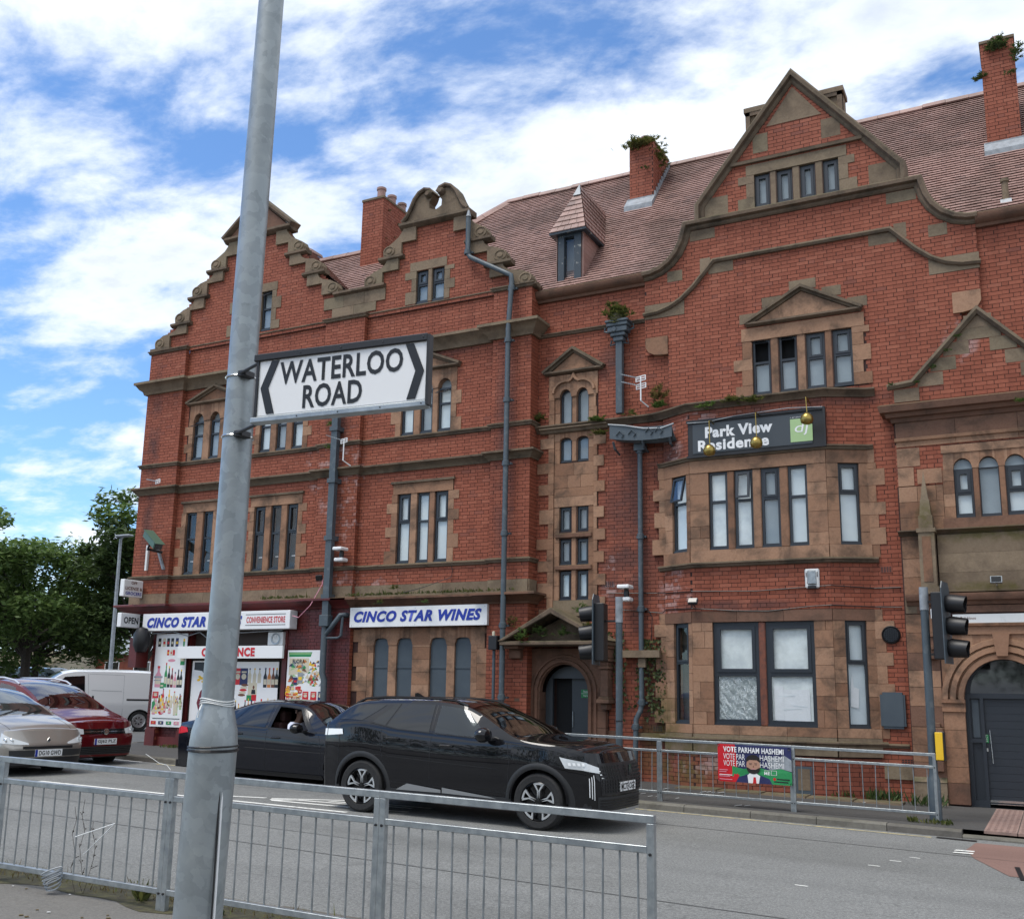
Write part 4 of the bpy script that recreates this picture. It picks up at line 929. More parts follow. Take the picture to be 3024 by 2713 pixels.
for j, (a, b) in enumerate(EL):
    window(FE, a, b, 4.59, 5.42 if j != 1 else 5.42, res, d=-.06, tr=5.0 if j != 1 else None, sash='top' if j != 1 else 'none', thick=.05, fw=.04 if j != 1 else .01, blind='blind' if j != 1 else 'blind_reflect_grey')
    MB().prism([(a, 5.42), (b, 5.42)]+arc((a+b)/2, 5.42, (b-a)/2, .17, 0, 180, 8), FE, -.08, -.07).build('fanlight', 'blind_reflect_grey', res)
    if j: plate(FE, rect(EL[j-1][1], a, 4.56, 5.42), 'stone', res, -.2, .0, 'mullion', .015)
for q in ((-1.42, -1.24), (-.14, .02)):
    z = 4.56
    while z < 5.4: blk(FE, q[0], q[1], z, min(z+.22, 5.42), .004, .25, 'stone', res); z += .22
archhead(FE, EL, 5.42, 5.72, .18, -1.40, 0, res, d=.0); lintel(FE, -1.42, .02, 5.70, 5.84, res, d=.02)
lintel(FE, -1.45, .05, 4.40, 4.58, res, 'stone_dark', .03)
sweep('string_course', [(-2.17, YE), (.75, YE)], at(mould(.09, .14, 'cornice'), 4.40), 'coping', res)
for x in (-1.71, .31):
    ob = MB(); T = lambda u, v, d: (x+u, YE-d, v)
    ob.box(x-.125, x+.125, YE-.26, YE, 3.42, 4.33); ob.box(x-.15, x+.15, YE-.29, YE, 3.30, 3.42); ob.box(x-.15, x+.15, YE-.28, YE, 4.33, 4.40); ob.box(x-.11, x+.11, YE-.24, YE, 4.40, 4.62)
    for (w0, z0, w1, z1) in ((.09, 4.62, .07, 4.9), (.06, 4.9, .035, 5.12), (.035, 5.12, .0, 5.42)):
        k = len(ob.v)
        for w_, z_ in ((w0, z0), (w1, z1)):
            for sx, sy in ((-1, -1), (1, -1), (1, 1), (-1, 1)): ob.v.append((x+sx*w_, YE-.12+sy*w_, z_))
        for j in range(4): ob.f.append((k+j, k+(j+1) % 4, k+4+(j+1) % 4, k+4+j)); ob.m.append(0)
    ob.build('obelisk_pilaster', 'stone_grey', res, bevel=.01)
    plate(P(YE-.26), rect(x-.07, x+.07, 3.5, 4.26), 'stone', res, -.02, .008, 'sunk_panel')
for z in (3.34, 3.66, 3.98): blk(FE, -1.56, .18, z, z+.32, .07, .2, 'stone_grey', res, jit=0, gap=.0015); blk(FE, -2.13, -1.85, z-.05, z+.27, .01, .2, 'stone', res)
blk(FE, -2.13, -1.85, 4.25, 4.36, .01, .2, 'stone', res); blk(FE, -2.13, -1.84, 3.0, 3.29, .02, .2, 'stone_grey', res)
sweep('string_course', [(-2.1, YE), (.75, YE)], at([(0, -.16), (.05, -.16), (.08, -.1), (.14, -.09), (.17, -.03), (.17, .02), (0, .04)], 3.29), 'stone_dark', res)
lintel(FE, -1.95, .75, 3.0, 3.12, res, 'stone_dark', .02); plate(FE, rect(-1.40, .1, 2.80, 2.97), 'white_dirty', res, 0, .05, 'lintel_strip'); text('Park House', FE, -1.28, -1.05, 2.885, 2.93, 'brown_ink', res, d=.053)
lintel(FE, -1.5, .1, 2.64, 2.80, res, 'stone', .03); sweep('string_course', [(-1.55, YE), (.15, YE)], at([(0, -.03), (.07, -.02), (.08, .02), (0, .04)], 2.80), 'stone', res)
archhead(FE, [(-1.31, -.09)], 1.62, 2.64, .66, -1.62, .22, res, 'stone', 0, dep=.25)
for r_, o_ in ((.66, .03), (.78, .055), (.9, .04)): sweep('arch_moulding', arc(CE, 1.60, r_, r_+.03, 180, 0, 20), [(-.01, -.05), (o_, -.045), (o_, .035), (-.01, .05)], 'stone', res, xz=YE)
plate(FE, [(CE-.08, 2.29), (CE+.08, 2.29), (CE+.125, 2.64), (CE-.125, 2.64)], 'stone', res, 0, .11, 'keystone')
for s in (-1, 1):
    a = CE+s*.61; b = CE+s*.94; q0, q1 = sorted((a, b))
    for z0, z1, o in ((1.40, 1.46, .04), (1.46, 1.54, .03), (1.54, 1.60, .06)): plate(FE, rect(q0-.01, q1+.01, z0, z1), 'stone', res, -.1, o, 'impost')
    z = .28
    for h in (.25, .3, .28, .29): blk(FE, q0, q1, z, z+h-.0, .012, .3, 'stone', res); z += h
    blk(FE, q0, q1, -.05, .28, .04, .3, 'stone_dark', res)
    p0, p1 = sorted((CE+s*.94, CE+s*1.44)); z = .28; k = 0
    while z < 3.0:
        h = (.31, .27, .29, .33)[k % 4]; z1 = min(z+h, 3.0); blk(FE, p0, p1, z, z1, .012, .2, 'stone' if k % 3 else 'stone_dark', res); z = z1; k += 1
    blk(FE, p0, p1, -.1, .28, .08, .2, 'stone_grey', res)
    sweep('plinth_moulding', [(p0, YE), (p1, YE)], at([(0, 0), (.09, 0), (.04, .06), (0, .08)], .28), 'stone_grey', res)
    x = CE+s*1.03
    hp = MB(); hp.box(x-.06, x+.06, YE-.12, YE, .45, .95); hp.box(x-.09, x+.09, YE-.17, YE, .95, 1.02); hp.box(x-.08, x+.08, YE-.14, YE, 1.02, 1.14); hp.box(x-.04, x+.04, YE-.1, YE, 1.14, 1.22); hp.box(x-.05, x+.05, YE-.1, YE, 2.3, 2.6); hp.box(x-.08, x+.08, YE-.14, YE, 2.6, 2.66); hp.lathe([(0, .05), (.035, .05), (.035, -.05), (0, -.05)], (x, YE-.16, 2.42), 'Y', 10); hp.box(x-.08, x+.08, YE-.13, YE, 2.24, 2.3)
    hp.build('carved_bracket', 'stone_dark', res, bevel=.01)
# the grey door
dm = MB(); dm.prism([(-1.31, -.12), (-1.20, -.12), (-1.20, 1.62), (-.2, 1.62), (-.2, -.12), (-.09, -.12), (-.09, 1.6)]+arc(CE, 1.6, .61, .69, 0, 180, 14), FE, -.22, -.13)
dm.prism(rect(-1.2, -.2, 1.60, 1.70), FE, -.2, -.10)
df = MB(); out = arc(CE, 1.68, .61, .62, 180, 0, 16); inn = arc(CE, 1.70, .53, .54, 180, 0, 16)
for k in range(16): df.prism([inn[k], inn[k+1], out[k+1], out[k]], FE, -.2, -.11)
for q in (rect(-1.31, -1.24, -.1, 1.7), rect(-.16, -.09, -.1, 1.7), rect(-1.24, -.16, 1.62, 1.70), rect(-1.09, -1.04, -.1, 1.62), rect(-1.24, -1.09, .92, .98), rect(-1.24, -1.09, -.1, .02)): df.prism(q, FE, -.2, -.11)
df.build('door_frame', 'frame', res); MB().prism([(-1.24, 1.7), (-.16, 1.7)]+arc(CE, 1.70, .54, .54, 0, 180, 14)[1:-1], FE, -.18, -.17, False).build('fanlight', 'privacy_glass', res)
MB().prism(rect(-1.24, -1.09, -.1, 1.62), FE, -.19, -.16).build('side_panel', 'frame', res); MB().prism(rect(-1.215, -1.115, 1.0, 1.60), FE, -.16, -.15).build('side_light', 'board', res)
dd = MB(); 
for k in range(14): dd.prism(rect(-1.04, -.16, -.02+k*.117, -.02+(k+1)*.117-.003), FE, -.19, -.155)
ddo = dd.build('door', 'frame', res); MB().tube([FE(-.955, .60, -.10), FE(-.975, 1.12, -.10)], .012, 8).build('handle', 'chrome', ddo)
plate(FE, rect(-1.035, -.16, .0, .035), 'chrome', ddo, -.155, -.14, 'kick_strip'); plate(FE, rect(-1.035, -.16, -.03, -.02), 'chrome', ddo, -.155, -.13, 'kick_strip')
plate(FE, rect(-1.05, -1.00, .92, 1.05), 'green_ink', ddo, -.155, -.148, 'push_label')
for k, ch in enumerate('PUSH'): text(ch, FE, -1.04, -1.015, 1.025-k*.03, 1.045-k*.03, 'white', ddo, d=-.146)
plate(FE, rect(-1.04, -1.01, .78, .84), 'chrome', ddo, -.155, -.145, 'lock_plate', .004)
blk(FE, -1.55, .4, -.2, -.10, .25, .5, 'stone_grey', res, 'doorstep')
# wall below the entrance panel on the far right and hidden core of the building
mort.build('wall', 'mortar', res, fix=False); finish_bricks(BK, res)
core = MB(); core.box(-9.4, 4, 19.15, 28, -.2, 9.9); core.box(-5.5, -1.9, 18.95, 19.3, 9.5, 11.2); core.build('rear_wall', 'mortar', res)
cb = MB(); cb.box(-2.1, .7, 18.85, 19.2, -.2, 6.9); cb.prism([(BX[0]+.3, BY0+.1), (BX[1]+.15, BY1+.28), (BX[2]-.15, BY1+.28), (BX[3]-.3, BY0+.1)], lambda u, v, d: (u, v, d), -.1, 6.9); cb.build('bay_core', 'dark_room', res)
# top of the bay
tp = MB(); tp.prism([(BX[0], BY0+.1), (BX[1], BY1+.03), (BX[2], BY1+.03), (BX[3], BY0+.1)], lambda u, v, d: (u, v, d), 6.9, 7.02); tp.build('bay_top', 'lead', res)
# black recess patches and vents
plaq = MB(); plaq.prism([(-2.63, 1.14), (-2.63, 1.66), (-2.59, 1.66), (-2.59, 1.70), (-2.27, 1.70), (-2.27, 1.66), (-2.23, 1.66), (-2.23, 1.14), (-2.27, 1.14), (-2.27, 1.10), (-2.59, 1.10), (-2.59, 1.14)][::-1], FG, 0, .05); plaq.prism(rect(-2.60, -2.26, 1.14, 1.66), FG, .05, .065)
tag(plaq.build('wall_plaque', 'board'), 'blank slate blue plaque with notched corners on the brick beside the bay', 'plaque')
vt = MB(); vt.lathe([(0, .02), (.125, .02), (.14, .045), (.155, .03), (.155, -.02)], FG(-2.40, 2.66, 0), ax=(0, -1, 0), n=24)
vo = tag(vt.build('round_vent', 'black'), 'round black wall grille high on the brick between bay and entrance', 'vent')
g = MB()
for k in range(-3, 4):
    h = sqrt(max(0, .118**2-(k*.036)**2)); g.box(-2.40+k*.036-.005, -2.40+k*.036+.005, YG-.05, YG-.04, 2.66-h, 2.66+h); g.box(-2.40-h, -2.40+h, YG-.05, YG-.04, 2.66+k*.036-.005, 2.66+k*.036+.005)
g.build('grille_bars', 'frame', vo)
for x, z, F in ((-2.25, .565, FG), (-7.58, 3.71, FRc), (-2.42, 3.78, FG), (-6.62, .98, FRc)):
    a = MB(); a.prism(rect(x-.1, x+.1, z-.06, z+.06), F, -.02, .008)
    ab = a.build('air_brick', 'brick_brown', res)
    h = MB()
    for i in range(4):
        for j in range(3): h.prism(rect(x-.085+i*.045, x-.055+i*.045, z-.045+j*.033, z-.025+j*.033), F, 0, .010)
    h.build('vent_holes', 'black', ab)
bw = plate(FB, rect(-4.02, -3.74, -.05, .44), 'board', res, -.05, .012, 'cellar_hatch'); plate(FB, rect(-3.98, -3.78, .05, .4), 'stone_grey', bw, .012, .016, 'poster_scrap')
# ---------------------------------------------------------------- roofs
def tiles(name, O, U, V, poly, par, n_single=0, gz=.108, tw=.17, m='tile', thick=.014):
    """courses of plain tiles on the plane O + u*U + s*V; poly in (u,s)"""
    O, U, V = Vector(O), Vector(U).normalized(), Vector(V).normalized(); Nn = U.cross(V).normalized()
    if Nn.z < 0: Nn = -Nn
    bed = MB(); bed.quad(*[O+U*u+V*s-Nn*.03 for u, s in poly]); bed.build('roof_bed', 'tile_bed', par, fix=False)
    mb = MB(); s = min(p[1] for p in poly); s1 = max(p[1] for p in poly); k = 0; cand = []
    while s < s1-.02:
        e = min(gz+.012, s1-s)
        for a, b in ivals(poly, s+gz*.5):
            u = floor(a/tw)*tw-(tw/2 if k % 2 else 0)
            while u < b:
                x0, x1 = max(a, u+.002), min(b, u+tw-.002)
                if x1-x0 > .03: cand.append((x0, x1, s, e))
                u += tw
        s += gz; k += 1
    single = set()
    if n_single:
        order = sorted(range(len(cand)), key=lambda i: ((O+U*cand[i][0]+V*cand[i][2])-Vector((0, 0, 1.5))).length+random.uniform(0, .6))
        single = set([i for i in order if cand[i][0] < .3 and cand[i][1]-cand[i][0] > tw*.9][:n_single])
    base = MB()
    def T(x0, x1, s, e, dj):
        up = Nn*(thick+.012+dj); lo = Nn*(.002)
        a, b, c, d_ = O+U*x0+V*s+up, O+U*x1+V*s+up, O+U*x1+V*(s+e)+lo, O+U*x0+V*(s+e)+lo
        f = -Nn*.009
        return [a, b, c, d_, a+f, b+f]
    sm = None
    for i, (x0, x1, s, e) in enumerate(cand):
        dj = random.uniform(-.002, .003); v = T(x0, x1, s+random.uniform(-.004, .004), e, dj)
        F_ = ((0, 1, 2, 3), (4, 5, 1, 0), (5, 2, 1), (0, 3, 4))
        if i in single:
            if sm is None:
                c0_ = v[0]; sm = bpy.data.meshes.new('roof_tile'); sm.from_pydata([tuple(q-c0_) for q in v], [], F_); sm.materials.append(M[m])
            o = bpy.data.objects.new('roof_tile', sm); link(o, par); o.location = v[0]
        else:
            k = len(mb.v); mb.v.extend(tuple(q) for q in v)
            for q in F_: mb.f.append(tuple(k+j for j in q)); mb.m.append(0)
    return mb.build('roof_tiles', m, par, kind='stuff', fix=False)
A50 = RD(50); V50 = (0, cos(A50), sin(A50))
tiles('main', (0, 18.72, 9.99), (1, 0, 0), V50, [(-9.2, 0), (4, 0), (4, 5.75), (-11.9, 5.75), (-14.2, 2.7), (-14.0, .9), (-10.2, .3), (-9.2, .3)], res, 290)
tiles('low', (0, 18.62, 10.66), (1, 0, 0), V50, [(-16.6, .2), (-13.0, .2), (-13.0, 2.75), (-18.2, 2.75)], shop, 120)
gr = MB(); 
sl = (-13.95-(-16.93), 10.62-13.2)
tiles('cross', (-14.15, 0, 10.85), (0, 1, 0), (-2.78, 0, 2.3), [(18.62, 0), (20.9, 0), (20.9, 3.55), (18.62, 3.55)], shop, 0)
tiles('cross_left', (-19.7, 0, 10.85), (0, -1, 0), (2.78, 0, 2.3), [(-20.9, 0), (-18.62, 0), (-18.62, 3.55), (-20.9, 3.55)], shop, 0)
bk = MB(); bk.quad((-11.9, 22.4, 14.4), (4, 22.4, 14.4), (4, 27.5, 9.9), (-14.5, 27.5, 9.9)); bk.quad((-11.9, 22.4, 14.4), (-14.5, 27.5, 9.9), (-14.9, 19.8, 11.1), (-14.2, 20.4, 12.1)); bk.build('rear_slope', 'tile', res, fix=False)
bk = MB(); bk.quad((-19, 20.4, 12.7), (-13, 20.4, 12.7), (-13, 24, 9.9), (-20.3, 24, 9.9)); bk.quad((-20.2, 18.8, 10.1), (-9.3, 18.8, 10.1), (-9.3, 24, 10.1), (-20.2, 24, 10.1)); bk.build('rear_slope', 'tile', shop, fix=False)
# gable roofs behind the curved gable
for s in (-1, 1): 
    V = Vector((-s*1.83, 0, 2.25)); tiles('cross', (CG+s*1.86, 0, 11.1), (0, s, 0), V, [(min(s*18.95, s*21.3), 0), (max(s*18.95, s*21.3), 0), (max(s*18.95, s*22.2), 2.85), (min(s*18.95, s*22.2), 2.85)], res, 0)
# ridge and hip tiles, one by one
def ridge(a, b, par, n, sag=.012):
    a, b = Vector(a), Vector(b); t = (b-a)/n; me = None
    for k in range(n):
        mb = MB(); L = t.length*.985; W = t.normalized(); S = W.cross(Vector((0, 0, 1))).normalized(); Z = S.cross(W)
        if me is None:
            pr = [(-.15, -.10), (-.10, .0), (0, .055), (.10, .0), (.15, -.10)]; vv = []
            for h in (0, L):
                for p, q in pr: vv.append(tuple(W*h+S*p+Z*q))
                for p, q in pr[::-1]: vv.append(tuple(W*h+S*p*.85+Z*(q-.025)))
            n_ = 10; ff = [(i, (i+1) % n_, n_+(i+1) % n_, n_+i) for i in range(n_)]+[tuple(range(n_-1, -1, -1)), tuple(range(n_, 2*n_))]
            me = bpy.data.meshes.new('ridge_tile'); me.from_pydata(vv, [], ff); me.materials.append(M['tile'])
        o = bpy.data.objects.new('ridge_tile', me); link(o, par); o.location = a+t*k+Vector((0, 0, random.uniform(-sag, sag)))
ridge((-11.9, 22.42, 14.42), (4, 22.42, 14.42), res, 34); ridge((-14.1, 20.4, 12.2), (-11.9, 22.42, 14.42), res, 8); ridge((-18.2, 20.39, 12.78), (-13.3, 20.39, 12.78), shop, 11)
ridge((-16.93, 18.7, 13.2), (-16.93, 20.9, 13.2), shop, 5)
# ---- chimneys: each a stack with its own brick courses and pots
def chimney(x0, x1, y0, y1, z0, z1, pots, label, pr=.105, corb=True):
    r = thing('chimney', label, 'chimney', ((x0+x1)/2, (y0+y1)/2, z0)); B_ = Bricks(); mm = MB()
    for F, L in ((FR(x0, y0, 0), x1-x0), (FR(x1, y0, RD(90)), y1-y0), (FR(x1, y1, RD(180)), x1-x0), (FR(x0, y1, RD(-90)), y1-y0)):
        brickwall(F, rect(0, L, z0, z1), [], [], B_, mm, 0, 'brick')
    mm.quad((x0, y0, z1-.01), (x1, y0, z1-.01), (x1, y1, z1-.01), (x0, y1, z1-.01)); mm.build('wall', 'mortar', r, fix=False)
    mb = MB()
    for (F, u0, u1, a, b, d, m) in B_.l: mb.box(u0, u1, d-.008, d, a, b, T=lambda p: F(p[0], p[2], p[1]))
    mb.build('brickwork', 'brick', r, kind='stuff')
    MB().box(x0-.02, x1+.02, y0-.02, y1+.02, z1-.02, z1+.05).build('flaunching', 'stone_grey', r, bevel=.01)
    for px, py, h in pots:
        MB().lathe([(pr*1.02, 0), (pr, h*.8), (pr*1.18, h*.82), (pr*1.18, h*.97), (pr, h), (pr*.8, h), (pr*.75, h*.5)], (px, py, z1), n=18).build('chimney_pot', 'tile', r, smooth=True)
    return r
ch1 = chimney(-14.70, -14.06, 19.75, 22.2, 11.2, 13.78, [(-14.30, 19.98+.47*k, .40) for k in range(5)], 'long brick chimney with a row of clay pots, between the two stepped gables')
ch2 = chimney(-8.03, -7.44, 21.18, 22.3, 12.4, 14.45, [(-7.72, 21.45, .26)], 'short brick chimney with one clay pot, overgrown with ferns at the top')
ch3 = chimney(-.36, .24, 20.55, 21.4, 11.6, 14.42, [(-.06, 20.9, .26)], 'tall brick chimney with one pot at the right edge, weeds sprouting near its top')
for (x0, x1, y, z) in ((-8.06, -7.41, 21.14, 12.86), (-.4, .28, 20.5, 12.08)):
    f = MB(); f.box(x0, x1, y-.02, y+.1, z-.02, z+.16); f.box(x0-.02, x1+.02, y-.22, y+.02, z-.16, z+.03, T=lambda p: (p[0], p[1], p[2]+(p[1]-y)*1.19+.12)); f.build('lead_flashing', 'lead', res)
f = MB(); x = -7.43
for k in range(9): f.box(x, x+.03, 21.2+k*.125, 21.2+k*.125+.13, 12.95+k*.15, 13.16+k*.15)
f.build('lead_flashing', 'lead', res)
# dormer
dm = MB(); yd = 18.95
do_ = [(-8.86, 10.14), (-8.28, 10.14), (-8.28, 11.35), (-8.86, 11.35)]
Fd = P(yd)
for q in (rect(-8.86, -8.70, 10.2, 11.38), rect(-8.46, -8.28, 10.2, 11.38), rect(-8.70, -8.46, 11.28, 11.38), rect(-8.70, -8.46, 10.14, 10.24)): dm.prism(q, Fd, -.12, 0)
drm = tag(dm.build('dormer_front', 'frame_paint', res)); MB().prism(rect(-8.72, -8.44, 10.2, 11.3), Fd, -.08, -.07, False).build('pane', 'glass', drm); MB().prism(rect(-8.75, -8.42, 10.2, 11.3), Fd, -.3, -.28).build('blind', 'blind_reflect_grey', drm)
plate(Fd, rect(-8.90, -8.24, 10.03, 10.16), 'lead', res, -.1, .06, 'lead_sill')
ck = MB()
for x in (-8.28, -8.86): ck.prism([(yd, 10.1), (20.0, 11.4), (yd, 11.4)] if True else [], lambda u, v, d: (x+d, u, v), -.02, .02)
ck.build('dormer_cheek', 'tile', res)
k_ = 0; ct = MB()
for j in range(12):
    z = 10.15+j*.105; y1 = min(20.0, 18.95+(z-10.05)/1.19)
    ct.box(-8.27, -8.245, yd, y1+.02, z, z+.1)
ct.build('dormer_cheek_tiles', 'tile', res)
apex = (-8.57, 19.5, 12.72)
e = [(-9.0, yd-.12, 11.38), (-8.14, yd-.12, 11.38), (-8.14, 20.2, 11.38), (-9.0, 20.2, 11.38)]
def slope(a, b, t0, t1, n=9):
    a, b, t0, t1 = map(Vector, (a, b, t0, t1)); mb = MB()
    nn = (b-a).cross(t0-a).normalized()
    if nn.z < 0: nn = -nn
    for k in range(n):
        p, q = a.lerp(t0, k/n), b.lerp(t1, k/n); r, s = a.lerp(t0, (k+1.1)/n), b.lerp(t1, (k+1.1)/n); L = (q-p).length; m_ = max(1, round(L/.17))
        for i in range(m_):
            A, B = p.lerp(q, i/m_), p.lerp(q, (i+1)/m_-.01); Cc, D_ = s.lerp(r, 1-(i+1)/m_+.01), s.lerp(r, 1-i/m_)
            u = nn*.02; mb.quad(A+u, B+u, Cc, D_); mb.quad(A, B, B+u, A+u)
    return mb
for a, b, t0, t1 in ((e[0], e[1], apex, apex), (e[1], e[2], apex, (-8.57, 21.5, 12.72)), (e[3], e[0], (-8.57, 21.5, 12.72), apex)): slope(a, b, t0, t1).build('dormer_tiles', 'tile', res, fix=False)
MB().box(-9.0, -8.14, yd-.12, 20.2, 11.33, 11.38).build('dormer_soffit', 'frame_paint', res)
MB().prism([(-8.66, 12.42), (-8.48, 12.42), (-8.57, 12.76)], lambda u, v, d: (u, apex[1]-.16+(v-12.42)*.5-d, v), 0, .03).build('lead_cap', 'lead', res)
vp = thing('roof_vent', 'small tiled vent pipe low on the roof slope near the right edge', 'vent', (-.12, 19.0, 10.3)); MB().tube([(-.11, 18.98, 10.2), (-.11, 18.95, 10.62)], .055, 12).build('vent_pipe', 'stone_grey', vp, smooth=True); MB().lathe([(0, .05), (.075, .03), (.075, -.02), (.06, -.03)], (-.11, 18.95, 10.64), n=12).build('vent_cap', 'stone_grey', vp, smooth=True); MB().box(-.2, -.02, 18.88, 18.92, 10.2, 10.27).build('flashing', 'white_dirty', vp)
# ---------------------------------------------------------------- drainpipes
def pipe(pts, r, label, name='drainpipe', collars=(), sq=False, m='pipe'):
    o = MB().tube(pts, r, 4 if sq else 12).build(name, m, smooth=not sq); tag(o, label, 'drainpipe')
    for c in collars:
        MB().lathe([(r, -.06), (r*1.35, -.05), (r*1.35, .05), (r, .06)], c, n=14).build('collar', m, o, smooth=True)
        MB().box(c[0]-r*2, c[0]+r*2, c[1]+r*.6, c[1]+r+.05, c[2]-.02, c[2]+.02).build('bracket', m, o)
    return o
yp = YP-.10
o = pipe([(-10.75, yp, 11.9), (-10.75, yp, 11.05), (-10.68, yp, 10.95), (-9.78, yp, 10.42), (-9.66, yp, 10.35), (-9.64, yp, 10.2), (-9.64, yp-.12, 9.1), (-9.64, yp-.12, 0)], .055, 'long grey drainpipe cranked across the second gable and down the end pilaster', collars=[(-10.75, yp, 11.08), (-9.64, yp, 10.05), (-9.64, yp-.12, 8.85), (-9.64, yp-.12, 7.55), (-9.64, yp-.12, 6.2), (-9.64, yp-.12, 4.75), (-9.64, yp-.12, 2.9), (-9.64, yp-.12, 1.5)])
MB().lathe([(.06, 0), (.02, .16), (.0, .17)], (-10.75, yp, 11.92), n=10).build('wire_balloon', 'lead', o)
sqp = MB(); sqp.box(-14.13, -13.97, YP-.22, YP-.10, 3.1, 7.9); so = tag(sqp.build('drainpipe', 'pipe'), 'square blue grey drainpipe on the pilaster between shop and wine windows', 'drainpipe')
for z in (7.4, 6.2, 4.9, 3.6): MB().box(-14.16, -13.94, YP-.25, YP-.0, z-.05, z+.05).build('collar', 'pipe', so)
MB().box(-14.17, -13.93, YP-.26, YP-.08, 2.95, 3.2).build('socket', 'pipe', so, bevel=.01)
MB().tube([(-14.07, YP-.16, 3.1), (-14.08, YP-.16, 1.95), (-14.02, YP-.16, 1.8), (-14.0, YP-.16, .2)], .07, 12).build('lower_pipe', 'pipe', so, smooth=True)
MB().tube([(-14.07, YP-.16, 2.75), (-13.66, YP-.16, 3.2), (-13.6, YP-.12, 3.2), (-13.6, YP+.1, 3.2)], .055, 10).build('branch_pipe', 'pipe', so, smooth=True)
MB().tube([(-13.62, YP-.14, 3.15), (-13.64, YP-.14, 2.75), (-13.72, YP-.14, 2.70), (-14.07, YP-.16, 2.70)], .03, 8).build('branch_pipe', 'pipe', so, smooth=True)
# hopper pipe over the recess
yh = YR-.12
hp = thing('drainpipe', 'blue grey drainpipe with ornate hopper head and a plant growing in it', 'drainpipe', (-7.3, yh, 8.7))
MB().box(-7.38, -7.24, yh-.06, yh+.06, 7.1, 8.7).build('pipe', 'pipe', hp, bevel=.01)
h = MB(); 
for (w, z0, z1, d) in ((.25, 8.98, 9.04, .2), (.23, 8.90, 8.98, .18), (.21, 8.78, 8.90, .16), (.16, 8.70, 8.78, .13), (.11, 8.60, 8.70, .1)): h.box(-7.31-w, -7.31+w, yh-d, yh+.08, z0, z1)
h.build('hopper_head', 'pipe', hp, bevel=.015)
ww = MB()
for s in (-1, 1): ww.tube([(-7.31+s*.2, yh-.02, 8.82), (-7.31+s*.32, yh-.02, 8.86), (-7.31+s*.3, yh-.02, 8.94)], .022, 6); ww.tube([(-7.31+s*.08, yh, 8.58), (-7.31+s*.2, yh, 8.55), (-7.31+s*.17, yh, 8.66)], .018, 6)
ww.build('scroll_bracket', 'pipe', hp)
MB().lathe([(0, .02), (.05, .02), (.06, 0)], (-7.37, yh-.16, 8.84), ax=(0, -1, 0), n=12).build('rosette', 'pipe', hp)
# long trough on the wall
tr = thing('rain_trough', 'dark iron rainwater trough with sagging rim fixed on the wall', 'gutter', (-6.8, 18.5, 6.6))
def trough(u, v):
    x = -7.42+u*1.28; z0 = 6.78-.14*u+.10*(2*u-1)**2*.5; dep = .30
    a = v*pi; return (x+(.06*sin(a) if u in (0, 1) else 0), YR-.40+.0-dep*cos(a)*0-.0+.34*(v), z0-.30*sin(a)**.6 if 0 < v < 1 else z0)
t_ = MB(); t_.grid(trough, 14, 10); t_.build('basin', 'pipe', tr, smooth=True)
fr = MB(); 
for k in range(8):
    u0, u1 = k/8, (k+1)/8; z = lambda u: 6.78-.14*u+.05*(2*u-1)**2
    fr.prism([(-7.42+u0*1.28, z(u0)-.30+.06*u0), (-7.42+u1*1.28, z(u1)-.30+.06*u1), (-7.42+u1*1.28, z(u1)), (-7.42+u0*1.28, z(u0))], P(YR-.40), -.015, .0)
fr.build('front_panel', 'pipe', tr)
MB().tube([(-7.45, YR-.4, 6.82), (-7.1, YR-.41, 6.76), (-6.7, YR-.41, 6.66), (-6.35, YR-.41, 6.63), (-6.1, YR-.4, 6.70)], .018, 6).build('rim', 'lead', tr)
sc2 = MB()
for x in (-7.2, -6.95, -6.6, -6.4): sc2.tube([(x-.08, YR-.415, 6.58), (x, YR-.42, 6.66), (x+.08, YR-.415, 6.58), (x+.03, YR-.42, 6.52)], .012, 5)
sc2.build('scroll_ornament', 'pipe', tr)
for x in (-7.35, -6.75, -6.2): MB().tube([(x, YR-.38, 6.46), (x, YR-.3, 6.34), (x, YR-.04, 6.28)], .025, 6).build('bracket', 'pipe', tr)
o = pipe([(-6.90, YR-.10, 6.4), (-6.90, YR-.10, 1.42), (-6.92, YR-.12, 1.3), (-6.99, YR-.16, 1.15), (-7.02, YR-.16, .2)], .05, 'grey drainpipe below the iron trough, running down behind the ivy', collars=[(-6.9, YR-.1, 6.3), (-6.9, YR-.1, 4.6), (-6.9, YR-.1, 3.2), (-6.9, YR-.1, 1.45), (-7.0, YR-.16, 1.0)])
MB().box(-7.0, -6.78, YR-.18, YR, 6.3, 6.44).build('outlet_box', 'pipe', o)
for s_, x_ in ((1, -10.0),): pass
pb = thing('meter_box', 'small black box with a pale cap on a thin conduit beside the end drainpipe', 'box', (-9.83, 18.3, 2.5)); MB().box(-9.91, -9.72, 18.12, 18.30, 2.42, 2.70).build('case', 'black', pb, bevel=.01); MB().lathe([(0, .09), (.03, .08), (.03, 0)], (-9.83, 18.2, 2.70), n=10).build('cap', 'cream', pb); MB().tube([(-9.84, 18.25, 2.42), (-9.84, 18.25, .2)], .032, 8).build('conduit', 'pipe', pb, smooth=True)
